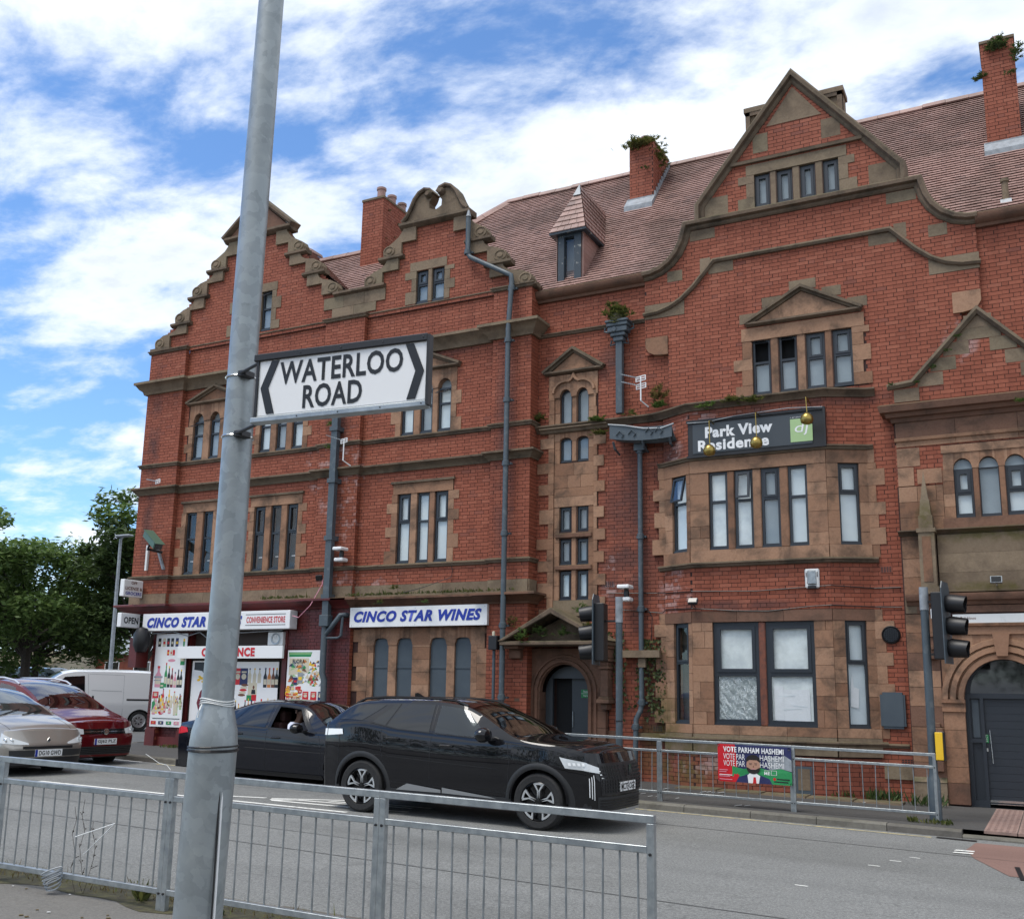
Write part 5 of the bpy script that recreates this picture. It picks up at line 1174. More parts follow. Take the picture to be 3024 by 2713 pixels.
# ---------------------------------------------------------------- signs on the buildings
F = P(18.24)
s = thing('shop_sign', 'white sign box reading CINCO STAR and CONVENIENCE STORE over the corner shop', 'shop sign', (-17.3, 18.3, 3.1))
MB().box(-19.54, -15.02, 18.24, 18.50, 2.92, 3.33).build('box', 'white', s, bevel=.008)
text('CINCO STAR', F, -19.38, -17.50, 2.99, 3.24, 'blue_ink', s, shear=.28, bold=.06); text('WINES', F, -17.36, -16.40, 2.99, 3.24, 'blue_ink', s, shear=.28, bold=.06)
text('CONVENIENCE STORE', F, -16.27, -15.15, 3.06, 3.20, 'red_ink', s, bold=.02)
for z in (3.005, 3.245): plate(F, rect(-16.3, -15.14, z, z+.012), 'black_ink', s, .001, .004, 'line')
s = thing('shop_sign', 'long white board reading CINCO STAR WINES in blue italics above the boarded windows', 'shop sign', (-11.8, 18.4, 3.1))
F = P(18.36); MB().box(-13.47, -10.08, 18.36, 18.45, 2.93, 3.35).build('board', 'white', s); text('CINCO STAR WINES', F, -13.36, -10.2, 3.03, 3.27, 'blue_ink', s, shear=.28, bold=.05)
for x in (-13.42, -11.8, -10.13):
    for z in (2.97, 3.31): MB().lathe([(0, .004), (.008, .004)], F(x, z, 0), ax=(0, -1, 0), n=8).build('screw', 'steel', s)
s = thing('shop_sign', 'narrow white board reading OFF LICENCE in red over the shop window', 'shop sign', (-16.8, 18.3, 2.4))
F = P(18.28); MB().box(-18.36, -15.21, 18.28, 18.34, 2.27, 2.55).build('board', 'white', s); text('OFF LICENCE', F, -17.60, -16.0, 2.31, 2.51, 'red_ink', s, bold=.05)
for lab, z0, z1, lines in (('small white projecting sign reading OFF LICENSE & GROCERS', 3.74, 4.15, [('OFF', 'brown_ink', 4.04, 4.11, .35), ('LICENSE &', 'brown_ink', 3.90, 3.98, 1.0), ('GROCERS', 'blue_ink', 3.78, 3.86, .95)]), ('small white projecting sign reading OPEN beside the shop sign', 3.00, 3.34, [('OPEN', 'black_ink', 3.09, 3.25, .85)])):
    s = thing('projecting_sign', lab, 'sign', (-20.1, 18.4, z0)); MB().box(-19.92, -19.78, 17.79, 18.38, z0, z1).build('box', 'white', s, bevel=.01)
    Fs = FR(-19.78, 17.81, RD(90))
    for tx, m_, a, b, w_ in lines: text(tx, Fs, .285-.26*w_, .285+.26*w_, a, b, m_, s, bold=.03)
    MB().tube([(-19.85, 18.3, (z0+z1)/2), (-19.85, 18.7, (z0+z1)/2)], .02, 6).build('arm', 'steel', s)
# posters with printed bottles and packets
def poster(F, x0, x1, z0, z1, seed, label, n=60, extra=None, par=None):
    R_ = random.Random(seed); t = thing('poster', label, 'poster', F((x0+x1)/2, z0, 0)); plate(F, rect(x0, x1, z0, z1), 'white', t, 0, .012, 'sheet')
    W, H = x1-x0, z1-z0; inks = ['wine_ink', 'green_ink', 'brown_ink', 'red_ink', 'orange_ink', 'pink_ink', 'navy_ink', 'black_ink', 'lightgreen', 'cream', 'lead', 'yellow']; ms = inks; mb = MB(); dd = [.0135]
    def put(pts, k): mb.cur = k; dd[0] += .00002; mb.prism(pts, F, .011, dd[0], False)
    def bottle(x, z, h, w, k, lab=9):
        put([(x-w/2, z), (x+w/2, z), (x+w/2, z+h*.55), (x+w*.18, z+h*.72), (x+w*.18, z+h), (x-w*.18, z+h), (x-w*.18, z+h*.72), (x-w/2, z+h*.55)], k); put(rect(x-w*.42, x+w*.42, z+h*.15, z+h*.42), lab); put(rect(x-w*.2, x+w*.2, z+h*.9, z+h), R_.choice((3, 6, 11)))
    def can(x, z, h, w, k): put(rect(x-w/2, x+w/2, z, z+h), k); put(rect(x-w*.35, x+w*.35, z+h*.3, z+h*.6), R_.choice((9, 11, 3)))
    def bag(x, z, h, w, k): put([(x-w/2, z), (x+w/2, z+.01), (x+w*.46, z+h), (x-w*.46, z+h)], k); put(arc(x, z+h*.5, w*.3, h*.18, 0, 330, 10), 9); put(rect(x-w*.3, x+w*.3, z+h*.72, z+h*.82), 9)
    env = dict(bottle=bottle, can=can, bag=bag, put=put, R=R_)
    if extra: extra(env, x0, x1, z0, z1)
    mb.build('print', ms, t, fix=False); return t
def exL(E, x0, x1, z0, z1):
    b, c, g, put, R_ = E['bottle'], E['can'], E['bag'], E['put'], E['R']; W = x1-x0; X = lambda f: x0+f*W; Z = lambda f: z0+f*(z1-z0)
    for k, f in enumerate((.12, .27, .40, .53, .68)): c(X(f), Z(.86), .2, .09, (7, 9, 7, 7, 6)[k])
    b(X(.9), Z(.66), .62, .14, 1)
    for k, f in enumerate((.42, .52, .6)): c(X(f), Z(.765), .13, .07, (3, 9, 3)[k])
    put(arc(X(.55), Z(.71), .12, .035, 0, 340, 12), 5)
    for k, (f, h) in enumerate(((.40, .58), (.5, .5), (.6, .45), (.7, .36), (.8, .42), (.89, .42))): b(X(f), Z(.42), h, .085, (1, 7, 0, 5, 7, 7)[k])
    b(X(.16), Z(.42), .5, .20, 5); c(X(.3), Z(.41), .13, .12, 1)
    put(rect(X(.03), X(.3), Z(.52), Z(.54)), 10); put(rect(X(.03), X(.26), Z(.49), Z(.5)), 10)
    for k in range(36): b(X(R_.uniform(.08, .94)), Z(R_.uniform(.12, .26)), R_.uniform(.16, .36), R_.uniform(.05, .09), R_.choice((3, 4, 5, 11, 2, 8, 9)))
    g(X(.12), Z(.3), .16, .2, 3); put([(X(.03), Z(.16)), (X(.14), Z(.24)), (X(.1), Z(.28)), (X(.03), Z(.26))], 1)
    for k, f in enumerate((.12, .36, .61, .85)): put(rect(X(f-.08), X(f+.08), Z(.025), Z(.06)), (3, 6, 1, 5)[k]); put(arc(X(f), Z(.043), .03, .02, 0, 330, 8), (4, 9, 9, 9)[k])
    put(rect(X(.08), X(.94), Z(.085), Z(.092)), 7)
poster(FP, -19.24+.01, -18.22, .68, 2.86, 3, 'tall white poster of wine bottles and groceries on the left shop pilaster', extra=exL).location.y -= .0
def exR(E, x0, x1, z0, z1):
    b, c, g, put, R_ = E['bottle'], E['can'], E['bag'], E['put'], E['R']; W = x1-x0; X = lambda f: x0+f*W; Z = lambda f: z0+f*(z1-z0)
    put([(X(.04), Z(.90)), (X(.64), Z(.90)), (X(.68), Z(.97)), (X(.03), Z(.97))], 1); put(rect(X(.05), X(.66), Z(.94), Z(.955)), 8)
    put([(X(.05), Z(.62)), (X(.62), Z(.66)), (X(.6), Z(.88)), (X(.06), Z(.88))], 9)
    for k in range(110):
        z = R_.uniform(.45, .82); x = R_.uniform(.03, .95); put([(X(x), Z(z)), (X(x)+R_.uniform(.05, .14), Z(z)+R_.uniform(-.03, .05)), (X(x)+R_.uniform(.02, .09), Z(z)+R_.uniform(.05, .1))], R_.choice((1, 8, 11, 3, 9, 10, 2, 4, 6)))
    c(X(.38), Z(.5), .24, .14, 10); c(X(.25), Z(.48), .16, .1, 6)
    for k, f in enumerate((.55, .77, .94)): g(X(f), Z(.25), .19, .17 if k < 2 else .1, (3, 3, 6)[k])
    for k in range(34): c(X(R_.uniform(.03, .42)), Z(R_.uniform(.22, .42)), .07, .09, R_.choice((0, 4, 11, 9, 3)))
    put(rect(X(.42), X(.98), Z(.06), Z(.24)), 5)
    for k in range(6): b(X(.47+k*.09), Z(.03), .16, .07, R_.choice((9, 11, 3, 6, 1)))
    for k in range(9): c(X(R_.uniform(.05, .38)), Z(R_.uniform(.02, .16)), .08, .06, R_.choice((7, 9, 5, 3)))
pr_ = poster(P(YP), -15.17+.62-.62, -14.17, 1.0, 2.45, 5, 'square poster crowded with snacks and drinks on the right shop pilaster', extra=exR)
text('FLORA', P(YP), -15.02, -14.68, 2.16, 2.25, 'black_ink', pr_, d=.02, bold=.01)
def exW(E, x0, x1, z0, z1):
    b, c, g, put, R_ = E['bottle'], E['can'], E['bag'], E['put'], E['R']; W = x1-x0; X = lambda f: x0+f*W; Z = lambda f: z0+f*(z1-z0)
    for k, f in enumerate((.04, .17, .30)): g(X(f), Z(.58), .38, .24, (3, 3, 6)[k])
    for k, f in enumerate((.42, .52, .62)): b(X(f), Z(.62), .33, .1, 9)
    for k, f in enumerate((.74, .82, .9, .97)): b(X(f), Z(.54), .44, .1, (7, 4, 2, 7)[k])
    for k in range(5): put(arc(X(.30)+.02*k-.04, Z(.40+.045*k), .11, .03, 0, 330, 8), (2, 9, 3, 9, 2)[k])
    put(rect(X(.40), X(.58), Z(.36), Z(.62)), 9); put([(X(.47), Z(.42)), (X(.56), Z(.42)), (X(.55), Z(.5)), (X(.48), Z(.5))], 7); put(arc(X(.515), Z(.54), .03, .045, 0, 330, 8), 2); put(rect(X(.38), X(.48), Z(.30), Z(.4)), 1); put(rect(X(.48), X(.58), Z(.30), Z(.41)), 3)
    for k in range(15): b(X(.03+k*.066), Z(.02), R_.uniform(.18, .42), R_.uniform(.05, .11), R_.choice((11, 4, 5, 7, 2, 7, 0)))
poster(FW_, -16.94, -15.51, .95, 2.2, 9, 'shop window covered with printed snacks and bottles, right of the lamp column', extra=exW)
def exV(E, x0, x1, z0, z1):
    put = E['put']; X = lambda f: x0+f*(x1-x0); Z = lambda f: z0+f*(z1-z0); R_ = E['R']
    put([(X(.06), Z(.98)), (X(.4), Z(.98)), (X(.62), Z(.72)), (X(.52), Z(.66)), (X(.3), Z(.84)), (X(.06), Z(.86))], 7)
    put([(X(.44), Z(.62)), (X(.58), Z(.55)), (X(.5), Z(.36)), (X(.56), Z(.22)), (X(.48), Z(.12)), (X(.3), Z(.16)), (X(.2), Z(.34)), (X(.28), Z(.52))], 0); put([(X(.3), Z(.2)), (X(.55), Z(.2)), (X(.5), Z(.1)), (X(.33), Z(.1))], 3)
    for k in range(8): put(arc(X(.2+R_.random()*.2), Z(.66+R_.random()*.1), .04, .03, 0, 330, 7), 11)
poster(FW_, -18.11, -17.06, .75, 2.22, 12, 'shop window print with meat and a dark bottle, left of the lamp column', extra=exV)
# air conditioner
ac = thing('air_conditioner', 'old extractor fan box above the shop window', 'fan', (-15.58, 18.5, 2.7)); MB().box(-15.80, -15.36, 18.45, 18.62, 2.56, 2.86).build('case', 'white_dirty', ac, bevel=.01); MB().lathe([(.12, .01), (.13, .02), (.10, .015), (.10, 0)], (-15.56, 18.45, 2.71), ax=(0, -1, 0), n=18).build('fan_ring', 'steel', ac)
fb = MB()
for k in range(5): a = k*2*pi/5; fb.quad((-15.56, 18.44, 2.71), (-15.56+.09*cos(a), 18.43, 2.71+.09*sin(a)), (-15.56+.09*cos(a+.7), 18.445, 2.71+.09*sin(a+.7)))
fb.build('fan_blades', 'white_dirty', ac)
# park view sign with brass lamps
s = thing('building_sign', 'dark grey board reading Park View Residence above the upper bay window', 'sign', (-4.5, 18.3, 6.3)); F = P(BY1-.07)
MB().box(-5.80, -3.28, BY1-.07, BY1-.005, 5.99, 6.65).build('backing', 'black', s, bevel=.01); plate(F, rect(-5.70, -3.50, 6.04, 6.60), 'grey_sign', s, 0, .012, 'panel')
text('Park View', F, -5.46, -4.20, 6.32, 6.535, 'white', s, d=.014, bold=.045); text('Residence', F, -5.60, -4.27, 6.075, 6.285, 'white', s, d=.014, bold=.035)
plate(F, rect(-3.88, -3.49, 6.085, 6.51), 'lightgreen', s, .012, .018, 'logo_panel'); text('dj', F, -3.80, -3.55, 6.2, 6.44, 'white', s, d=.02, shear=.15); text('a project by', F, -3.88, -3.62, 6.53, 6.555, 'white', s, d=.014)
rim = MB()
for q in (rect(-5.82, -3.26, 6.64, 6.69), rect(-5.82, -3.26, 5.96, 6.0), rect(-3.30, -3.26, 6.0, 6.64)): rim.prism(q, F, -.06, .03)
rim.build('rim', 'black', s)
for lx, zt, zb_, lab in ((-5.36, 6.62, 6.10, 'brass globe lamp on a curved arm in front of the word Park'), (-4.50, 6.68, 6.16, 'brass globe lamp in front of the middle of the Residence sign'), (-3.60, 6.86, 6.50, 'brass globe lamp at the right end of the Residence sign, over the green logo')):
    l = thing('wall_lamp', lab, 'lamp', (lx, 18.3, zt), 'brass lamps over the residence sign'); y = BY1-.1; lx += .09; zt -= .04; zb_ -= .13
    MB().tube([(lx-.03, BY1, zt-.02), (lx-.03, y-.08, zt+.03), (lx-.01, y-.30, zt-.02), (lx+.01, y-.38, zb_+.08)], .012, 8).build('arm', 'brass', l, smooth=True)
    MB().lathe([(0, .12), (.045, .11), (.095, .065), (.115, 0), (.095, -.07), (.04, -.095), (0, -.08)], (lx+.01, y-.40, zb_), n=20, ax=(.15, -.25, 1)).build('globe', 'brass', l, smooth=60)
    MB().lathe([(.02, .05), (.03, .04), (.03, 0), (0, 0)], (lx+.01, y-.39, zb_+.08), n=10).build('lamp_holder', 'black', l)
MB().tube([(-5.8, BY1-.1, 6.64), (-5.4, BY1-.12, 6.62), (-4.9, BY1-.12, 6.68), (-4.4, BY1-.12, 6.70), (-3.9, BY1-.12, 6.72), (-3.3, BY1-.1, 6.68)], .008, 5).build('cable', 'lead', s)
# alarm box, floodlights, cameras, aerials, cables
a = thing('alarm_box', 'grey shield shaped alarm box on the brick band of the bay', 'alarm', (-3.6, 18.3, 3.6)); F = FB
MB().prism([(-3.73, 3.46), (-3.49, 3.46), (-3.485, 3.80), (-3.735, 3.80)], F, 0, .05).build('case', 'white_dirty', a, bevel=.02); MB().prism([(-3.69, 3.52), (-3.53, 3.52), (-3.54, 3.77), (-3.68, 3.77)], F, .05, .085).build('cover', 'steel', a, bevel=.015); plate(F, rect(-3.68, -3.54, 3.455, 3.50), 'black', a, .02, .08, 'strobe')
sl_ = MB()
for x in (-3.715, -3.525):
    for k in range(4): sl_.prism(rect(x, x+.02, 3.66+k*.022, 3.67+k*.022), F, .05, .056)
sl_.build('louvres', 'black', a)
def flood(x, y, z, lab, tilt=.5, m='frame', glass='black_gloss'):
    f = thing('floodlight', lab, 'floodlight', (x, y, z)); T = lambda p: (x+p[0], y-.12+p[1]*cos(tilt)-p[2]*sin(tilt), z+p[1]*sin(tilt)+p[2]*cos(tilt))
    MB().box(-.09, .09, -.03, .03, -.06, .06, T=T).build('housing', m, f, bevel=.008); MB().box(-.075, .075, -.036, -.031, -.045, .045, T=T).build('lens', glass, f); MB().tube([(x, y-.1, z), (x, y-.05, z-.08), (x, y+.02, z-.08)], .012, 6).build('bracket', m, f); return f
flood(-5.74, BY1, 3.28, 'black floodlight on the brick just above the left pane of the lower bay', -.6); flood(-.70, YE-.1, 3.50, 'grey floodlight on the mossy stone panel over the entrance', -.3, 'steel'); flood(-14.42, YW, 4.05, 'broken black floodlight hanging on the brick beside the square drainpipe', .2)
f = thing('security_camera', 'green box shaped security camera angled down on the corner pilaster', 'camera', (-19.2, 18.3, 5.1)); ax_ = Vector((.68, -.25, -.40)).normalized(); p0 = Vector((-19.5, 18.12, 5.28))
sx = ax_.cross(Vector((0, 0, 1))).normalized(); sz = sx.cross(ax_); T = lambda p: tuple(p0+ax_*p[0]+sx*p[1]+sz*p[2]); MB().box(0, .78, -.11, .11, -.09, .09, T=T).build('housing', 'green_box', f, bevel=.02); MB().box(.78, .80, -.09, .09, -.07, .07, T=T).build('lens_window', 'black_gloss', f); MB().box(-.02, .86, -.12, .12, .09, .10, T=T).build('sun_shield', 'green_box', f); MB().tube([p0+ax_*.3-sz*.08, p0+ax_*.25-sz*.3, (-19.25, 18.4, 4.85)], .035, 8).build('bracket', 'black', f)
def cam_(x, y, z, lab):
    f = thing('security_camera', lab, 'camera', (x, y, z)); MB().box(x-.12, x+.12, y-.3, y-.02, z-.02, z+.05).build('housing', 'white', f, bevel=.015); MB().lathe([(0, 0), (.05, 0), (.055, .1), (.04, .16)], (x+.01, y-.12, z-.18), n=12).build('head', 'black', f, smooth=True); MB().box(x-.13, x+.11, y-.22, y, z-.26, z-.18).build('base', 'white', f, bevel=.02); return f
cam_(-7.16, YR-.1, 3.60, 'white camera unit on the brick wall behind the left traffic light column'); cam_(-13.72, YP-.05, 4.62, 'white camera unit on the pilaster beside the square drainpipe')
for x, z0, z1, tl in ((-19.76, 4.42, 5.05, 0), (-19.42, 4.42, 4.95, .25)):
    tag(MB().prism([(x-.03, z1), (x+.03, z1), (x+.03+tl, z0), (x-.03+tl, z0)][::-1], FP, 0, .06).build('fixing_batten', 'white_dirty' if not tl else 'lead'), 'pale upright batten left on the corner pilaster' if not tl else 'grey slanting batten left on the corner pilaster', 'batten')
def aerial(x, y, z, lab, boom, stem=True, n=8):
    f = thing('tv_aerial', lab, 'aerial', (x, y, z)); b = MB(); d = Vector(boom).normalized(); b.tube([(x, y, z), Vector((x, y, z))+d*.42], .008, 5); sd_ = Vector((0, 0, 1)).cross(d).normalized()
    for k in range(n): c = Vector((x, y, z))+d*(.10+k*.04); b.tube([c-Vector((0, 0, .02)), c+Vector((0, 0, .02))], .004, 4)
    b.build('boom', 'steel', f); r = MB()
    sd_ = Vector((.94, -.33, 0))
    for k in (-1, 0, 1): r.tube([Vector((x, y, z+k*.045))-sd_*.12, Vector((x, y, z+k*.045))+sd_*.12], .011, 5)
    for s_ in (-1, 0, 1): r.tube([Vector((x, y, z-.05))+sd_*.12*s_, Vector((x, y, z+.05))+sd_*.12*s_], .011, 5)
    r.build('reflector', 'white', f)
    if stem: MB().tube([(x, y, z+.05), (x, y, z-.45), (x+.1, y+.15, z-.55)], .015, 6).build('mast', 'white', f)
    return f
aerial(-6.78, YR-.35, 7.70, 'white grid aerial, upper of two on the same mast in the recess', (-.8, -.1, .25)); aerial(-6.78, YR-.33, 7.55, 'white grid aerial, lower of two on the same mast in the recess', (-.8, -.1, .25), False)
aerial(-13.70, YP-.3, 7.06, 'small white aerial beside the square drainpipe', (-.3, -.2, .1), True, 4); aerial(-19.38, YP-.25, 6.60, 'white grid aerial on the corner pilaster pointing left over the street', (-1, .0, .22), False)
def cable(pts, lab, m='black', r=.009): return tag(MB().tube(pts, r, 5).build('cable', m), lab, 'cable')
cable([(-7.6, YR-.02, 3.53), (-6.6, YR-.02, 3.5), (-6.4, BY0-.02, 3.49), (-5.8, BY1-.02, 3.47), (-4.6, BY1-.02, 3.44), (-3.3, BY1-.02, 3.50), (-2.64, BY0-.02, 3.46), (-2.2, YG-.02, 3.46)], 'black cable along the brick band of the bay, upper of two')
cable([(-7.3, YR-.02, 3.2), (-6.5, YR-.02, 3.12), (-6.4, BY0-.02, 3.18), (-5.8, BY1-.02, 3.16), (-5.0, BY1-.02, 3.10), (-4.4, BY1-.02, 3.08), (-3.6, BY1-.02, 3.15), (-3.3, BY1-.02, 3.16), (-2.64, BY0-.02, 3.14), (-2.2, YG-.02, 3.12)], 'black cable along the top of the lower bay windows, lower of two')
cable([(-6.78, YR-.05, 3.2), (-6.7, YR-.04, 3.05), (-6.72, YR-.04, 2.4)], 'short black cable hanging beside the ivy drainpipe')
cable([(-11.1, YW-.01, 4.27), (-11.02, YW-.02, 4.1), (-11.05, YW-.02, 3.95), (-11.5, YP-.25, 3.72), (-12.0, YP-.25, 3.62)], 'loose cable drooping below the first floor window', r=.007)
cable([(-14.35, YW-.1, 4.05), (-14.3, YW-.15, 3.9), (-14.4, YP-.3, 3.4), (-14.7, YP-.3, 3.15), (-14.95, YP-.2, 3.2)], 'pinkish flex hanging from the broken floodlight to the shop sign', 'pink_ink', .009)
cable([(-19.3, YP-.1, 2.86), (-18.6, YP-.1, 2.9), (-18.2, YW-.15, 2.8), (-17.8, YW-.18, 2.88), (-17.4, YW-.2, 2.66), (-17.1, YW-.18, 2.84), (-16.4, YW-.15, 2.86), (-15.4, YW-.1, 2.9)], 'grey wiring drooping under the shop sign', 'lead', .012)
bb = MB(); bb.lathe([(0, .30), (.12, .26), (.20, .1), (.19, -.15), (.12, -.3), (0, -.32)], (-19.42, YP-.30, 2.72), n=14); bo = tag(bb.build('wrapped_light', 'black', smooth=True), 'dark bag wrapped round a fitting under the corner of the shop sign', 'bag')
MB().box(-19.75, -19.5, YP-.35, YP+.02, 2.05, 2.75).build('mount', 'red_paint', bo)
# ---------------------------------------------------------------- ground
def gz(x): return -.018*(max(-30, min(30, x))+5.8)
def sheet(name, pts_fn, m, dz, nx=24, x0=-30, x1=30, kind='structure'):
    """strip between two depth functions, following the slope of the street"""
    mb = MB(); xs = [x0+(x1-x0)*i/nx for i in range(nx+1)]
    for a, b in zip(xs, xs[1:]):
        p, q = pts_fn(a), pts_fn(b); mb.quad((a, p[0], gz(a)+dz), (b, q[0], gz(b)+dz), (b, q[1], gz(b)+dz), (a, p[1], gz(a)+dz))
    o = mb.build(name, m, fix=False); o['kind'] = kind; return o
g = MB(); xs = [-900, -30]+[-30+60*i/12 for i in range(1, 13)]+[900]
for a, b in zip(xs, xs[1:]): g.quad((a, -600, gz(a)-.108), (b, -600, gz(b)-.108), (b, 900, gz(b)-.108), (a, 900, gz(a)-.108))
go = g.build('ground', 'asphalt_dark', fix=False); go['kind'] = 'structure'
KF = lambda x: 15.12+.045*max(0, -x-1)     # far kerb line
KN = 6.35
o = sheet('road', lambda x: (KN, KF(x) if x > -19.5 else 16.0), 'asphalt', -.10, x0=-60, x1=60, nx=60)
def corner_pts(e=0):
    p = [(40, KF(40)-e), (-16.2, KF(-16.2)-e)]; c = (-16.2-0, KF(-16.2)+4.2)
    p += [(c[0]-(4.2+e)*sin(RD(a)), c[1]-(4.2+e)*cos(RD(a))) for a in range(15, 91, 15)]; p += [(c[0]-4.2-e, 40)]; return p
fp = corner_pts(); mb = MB()
pts = [(x, y, gz(x)) for x, y in fp]
me = MB(); 
# pavement of the far side in slices so it follows the slope
xs = [40, 30, 20, 10, 4, 0, -4, -8, -12, -16.2]
for a, b in zip(xs, xs[1:]): me.quad((b, KF(b)+.14, gz(b)), (a, KF(a)+.14, gz(a)), (a, 19.2, gz(a)+.0), (b, 19.2, gz(b)+.0))
cx_, cy_ = -16.2, KF(-16.2)+4.2
arcp = [(cx_-4.06*sin(RD(a)), cy_-4.06*cos(RD(a))) for a in range(0, 91, 10)]
for p, q in zip(arcp, arcp[1:]): me.quad((p[0], p[1], gz(p[0])), (cx_, cy_-.3, gz(cx_)), (cx_, cy_-.3, gz(cx_)), (q[0], q[1], gz(q[0])))
me.quad((arcp[-1][0], cy_, gz(arcp[-1][0])), (arcp[-1][0], 45, gz(arcp[-1][0])), (cx_, 45, gz(cx_)), (cx_, cy_-.31, gz(cx_)))
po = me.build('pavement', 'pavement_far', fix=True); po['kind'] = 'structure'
for f in po.data.polygons:
    pass
ks = thing('kerb', None, None); ks['kind'] = 'structure'; ks.name = 'kerb'
def kerbline(pts, par, top=.0, w=.14, L=.9):
    for p, q in zip(pts, pts[1:]):
        p, q = Vector(p), Vector(q); d = q-p; n = max(1, round(d.length/L)); t = d/n; s = Vector((-t.y, t.x)).normalized()
        for k in range(n):
            a = p+t*k; b = a+t*.99; j = random.uniform(-.008, .008)
            mb = MB(); c = [(a.x, a.y), (b.x, b.y), (b.x+s.x*w, b.y+s.y*w), (a.x+s.x*w, a.y+s.y*w)]
            mb.v = [(x, y, gz(x)-.2) for x, y in c]+[(c[0][0], c[0][1], gz(c[0][0])+top-.02+j), (c[1][0], c[1][1], gz(c[1][0])+top-.02+j)]+[(x, y, gz(x)+top+.006+j) for x, y in c[2:]]
            mb.v += [(c[0][0]+s.x*.02, c[0][1]+s.y*.02, gz(c[0][0])+top+.004+j), (c[1][0]+s.x*.02, c[1][1]+s.y*.02, gz(c[1][0])+top+.004+j)]
            mb.f = [(0, 1, 5, 4), (4, 5, 9, 8), (8, 9, 6, 7), (2, 3, 7, 6), (0, 4, 8, 7, 3), (1, 2, 6, 9, 5)]; mb.m = [0]*6
            mb.build('kerb_stone', 'kerb', par)
kl = [(-16.2, KF(-16.2)), (-12, KF(-12)), (-8, KF(-8)), (-4, KF(-4)), (-1.2, KF(-1.2))]
kerbline(kl, ks); kerbline([(cx_-4.2*sin(RD(a)), cy_-4.2*cos(RD(a))) for a in range(90, -1, -15)], ks)
kerbline([(-1.2, KF(0)), (6, KF(0))], ks, top=-.055)
# near pavement
mb = MB()
for i in range(30):
    a, b = -30+2*i, -28+2*i; mb.quad((a, -12, gz(a)), (b, -12, gz(b)), (b, KN-.35, gz(b)), (a, KN-.35, gz(a)))
npv = mb.build('near_pavement', 'pavement', fix=False); npv['kind'] = 'structure'
kn = thing('near_kerb', None, None); kn['kind'] = 'structure'; kerbline([(14, KN), (2, KN), (-6, KN), (-16, KN), (-30, KN)], kn, w=.14)
vg = MB()
for i in range(140):
    a = -22+i*.2; f_ = lambda x: KN-.62-.07*sin(x*3)-.05*sin(x*7.3); hz = lambda x: gz(x)+.012+.012*sin(x*11)
    vg.quad((a, f_(a), gz(a)+.003), (a+.2, f_(a+.2), gz(a+.2)+.003), (a+.2, KN-.30, hz(a+.2)), (a, KN-.30, hz(a))); vg.quad((a, KN-.30, hz(a)), (a+.2, KN-.30, hz(a+.2)), (a+.2, KN-.13, gz(a+.2)+.01), (a, KN-.13, gz(a)+.01))
vo = vg.build('verge_soil', 'verge', fix=False); vo['kind'] = 'structure'
# ---- painted markings: sheets 4 mm above the road
mk = thing('road_marking', None, None); mk['kind'] = 'structure'
def mark(pts, m='road_paint', dz=.004, name='painted_line'):
    mb = MB(); mb.quad(*[(x, y, gz(x)-.10+dz) for x, y in pts]); o = mb.build(name, m, mk, fix=False)
    for f in o.data.polygons:
        if f.normal.z < 0: f.flip()
    return o
def line(x0, y0, x1, y1, w=.1, **k):
    d = Vector((x1-x0, y1-y0)); n = max(1, int(d.length/1.5)); s = Vector((-d.y, d.x)).normalized()*w/2
    for i in range(n):
        a = Vector((x0, y0))+d*i/n; b = Vector((x0, y0))+d*(i+1)/n; mark([(a.x+s.x, a.y+s.y), (a.x-s.x, a.y-s.y), (b.x-s.x, b.y-s.y), (b.x+s.x, b.y+s.y)], **k)
line(-14.6, 11.78, -8.6, 11.86, .1)
line(-26, 11.7, -18.5, 11.74, .1)
line(-11.7, 12.02, -10.5, 12.45, .09); line(-10.4, 12.45, -9.3, 13.1, .09)
for x0 in (-20.5, -14.6): line(x0, 15.35+.045*(-x0-1)-.35, x0+4, 15.0+.045*(-x0-5), .09)
# elongated lane lettering / arrow between the cars
for p in ([(-10.35, 12.35), (-10.2, 12.22), (-9.0, 12.30), (-8.0, 12.42), (-8.0, 12.50), (-9.0, 12.40), (-10.15, 12.32)], [(-10.35, 12.35), (-10.15, 12.32), (-10.0, 12.5), (-9.0, 12.62), (-9.0, 12.70), (-10.0, 12.6)], [(-9.6, 12.72), (-8.2, 12.80), (-8.2, 12.90), (-9.6, 12.80)], [(-9.0, 12.95), (-8.0, 13.0), (-8.0, 13.1), (-9.2, 13.03)]): mark(p)
line(-6.4, 15.24, -1.56, 14.93, .07, m='yellow_line'); line(-16.0, 15.6, -6.4, 15.22, .07, m='yellow_line')
mark([(-1.02, 14.75), (-1.08, 14.0), (-.95, 13.3), (-.55, 12.2), (3, 12.0), (3, 14.75)], 'red_surface', .004, 'red_surfacing')
for k in range(2): mark([(-1.18, 13.9-.2*k), (-.98, 13.92-.2*k), (-.98, 13.82-.2*k), (-1.2, 13.8-.2*k)], 'road_paint', .008)
for x, y in ((-1.6, 12.9), (-1.75, 12.5), (-1.9, 12.0), (-2.3, 10.3)): mark([(x, y), (x+.13, y-.01), (x+.12, y-.045), (x+.01, y-.035)], 'road_paint', .004)
mark([(-1.50, 15.04), (-1.02, 15.0), (-1.02, 14.86), (-1.50, 14.90)], 'black', .006, 'drain_grate')
line(-12, 9.2, 2, 8.5, .015, m='clad'); line(-5.2, 13.75, 1.5, 13.2, .02, m='clad'); line(-.5, 12.9, -.42, 12.0, .05, m='black', dz=.009); line(-16, 10.6, -6.5, 9.9, .012, m='clad')
# patch repair

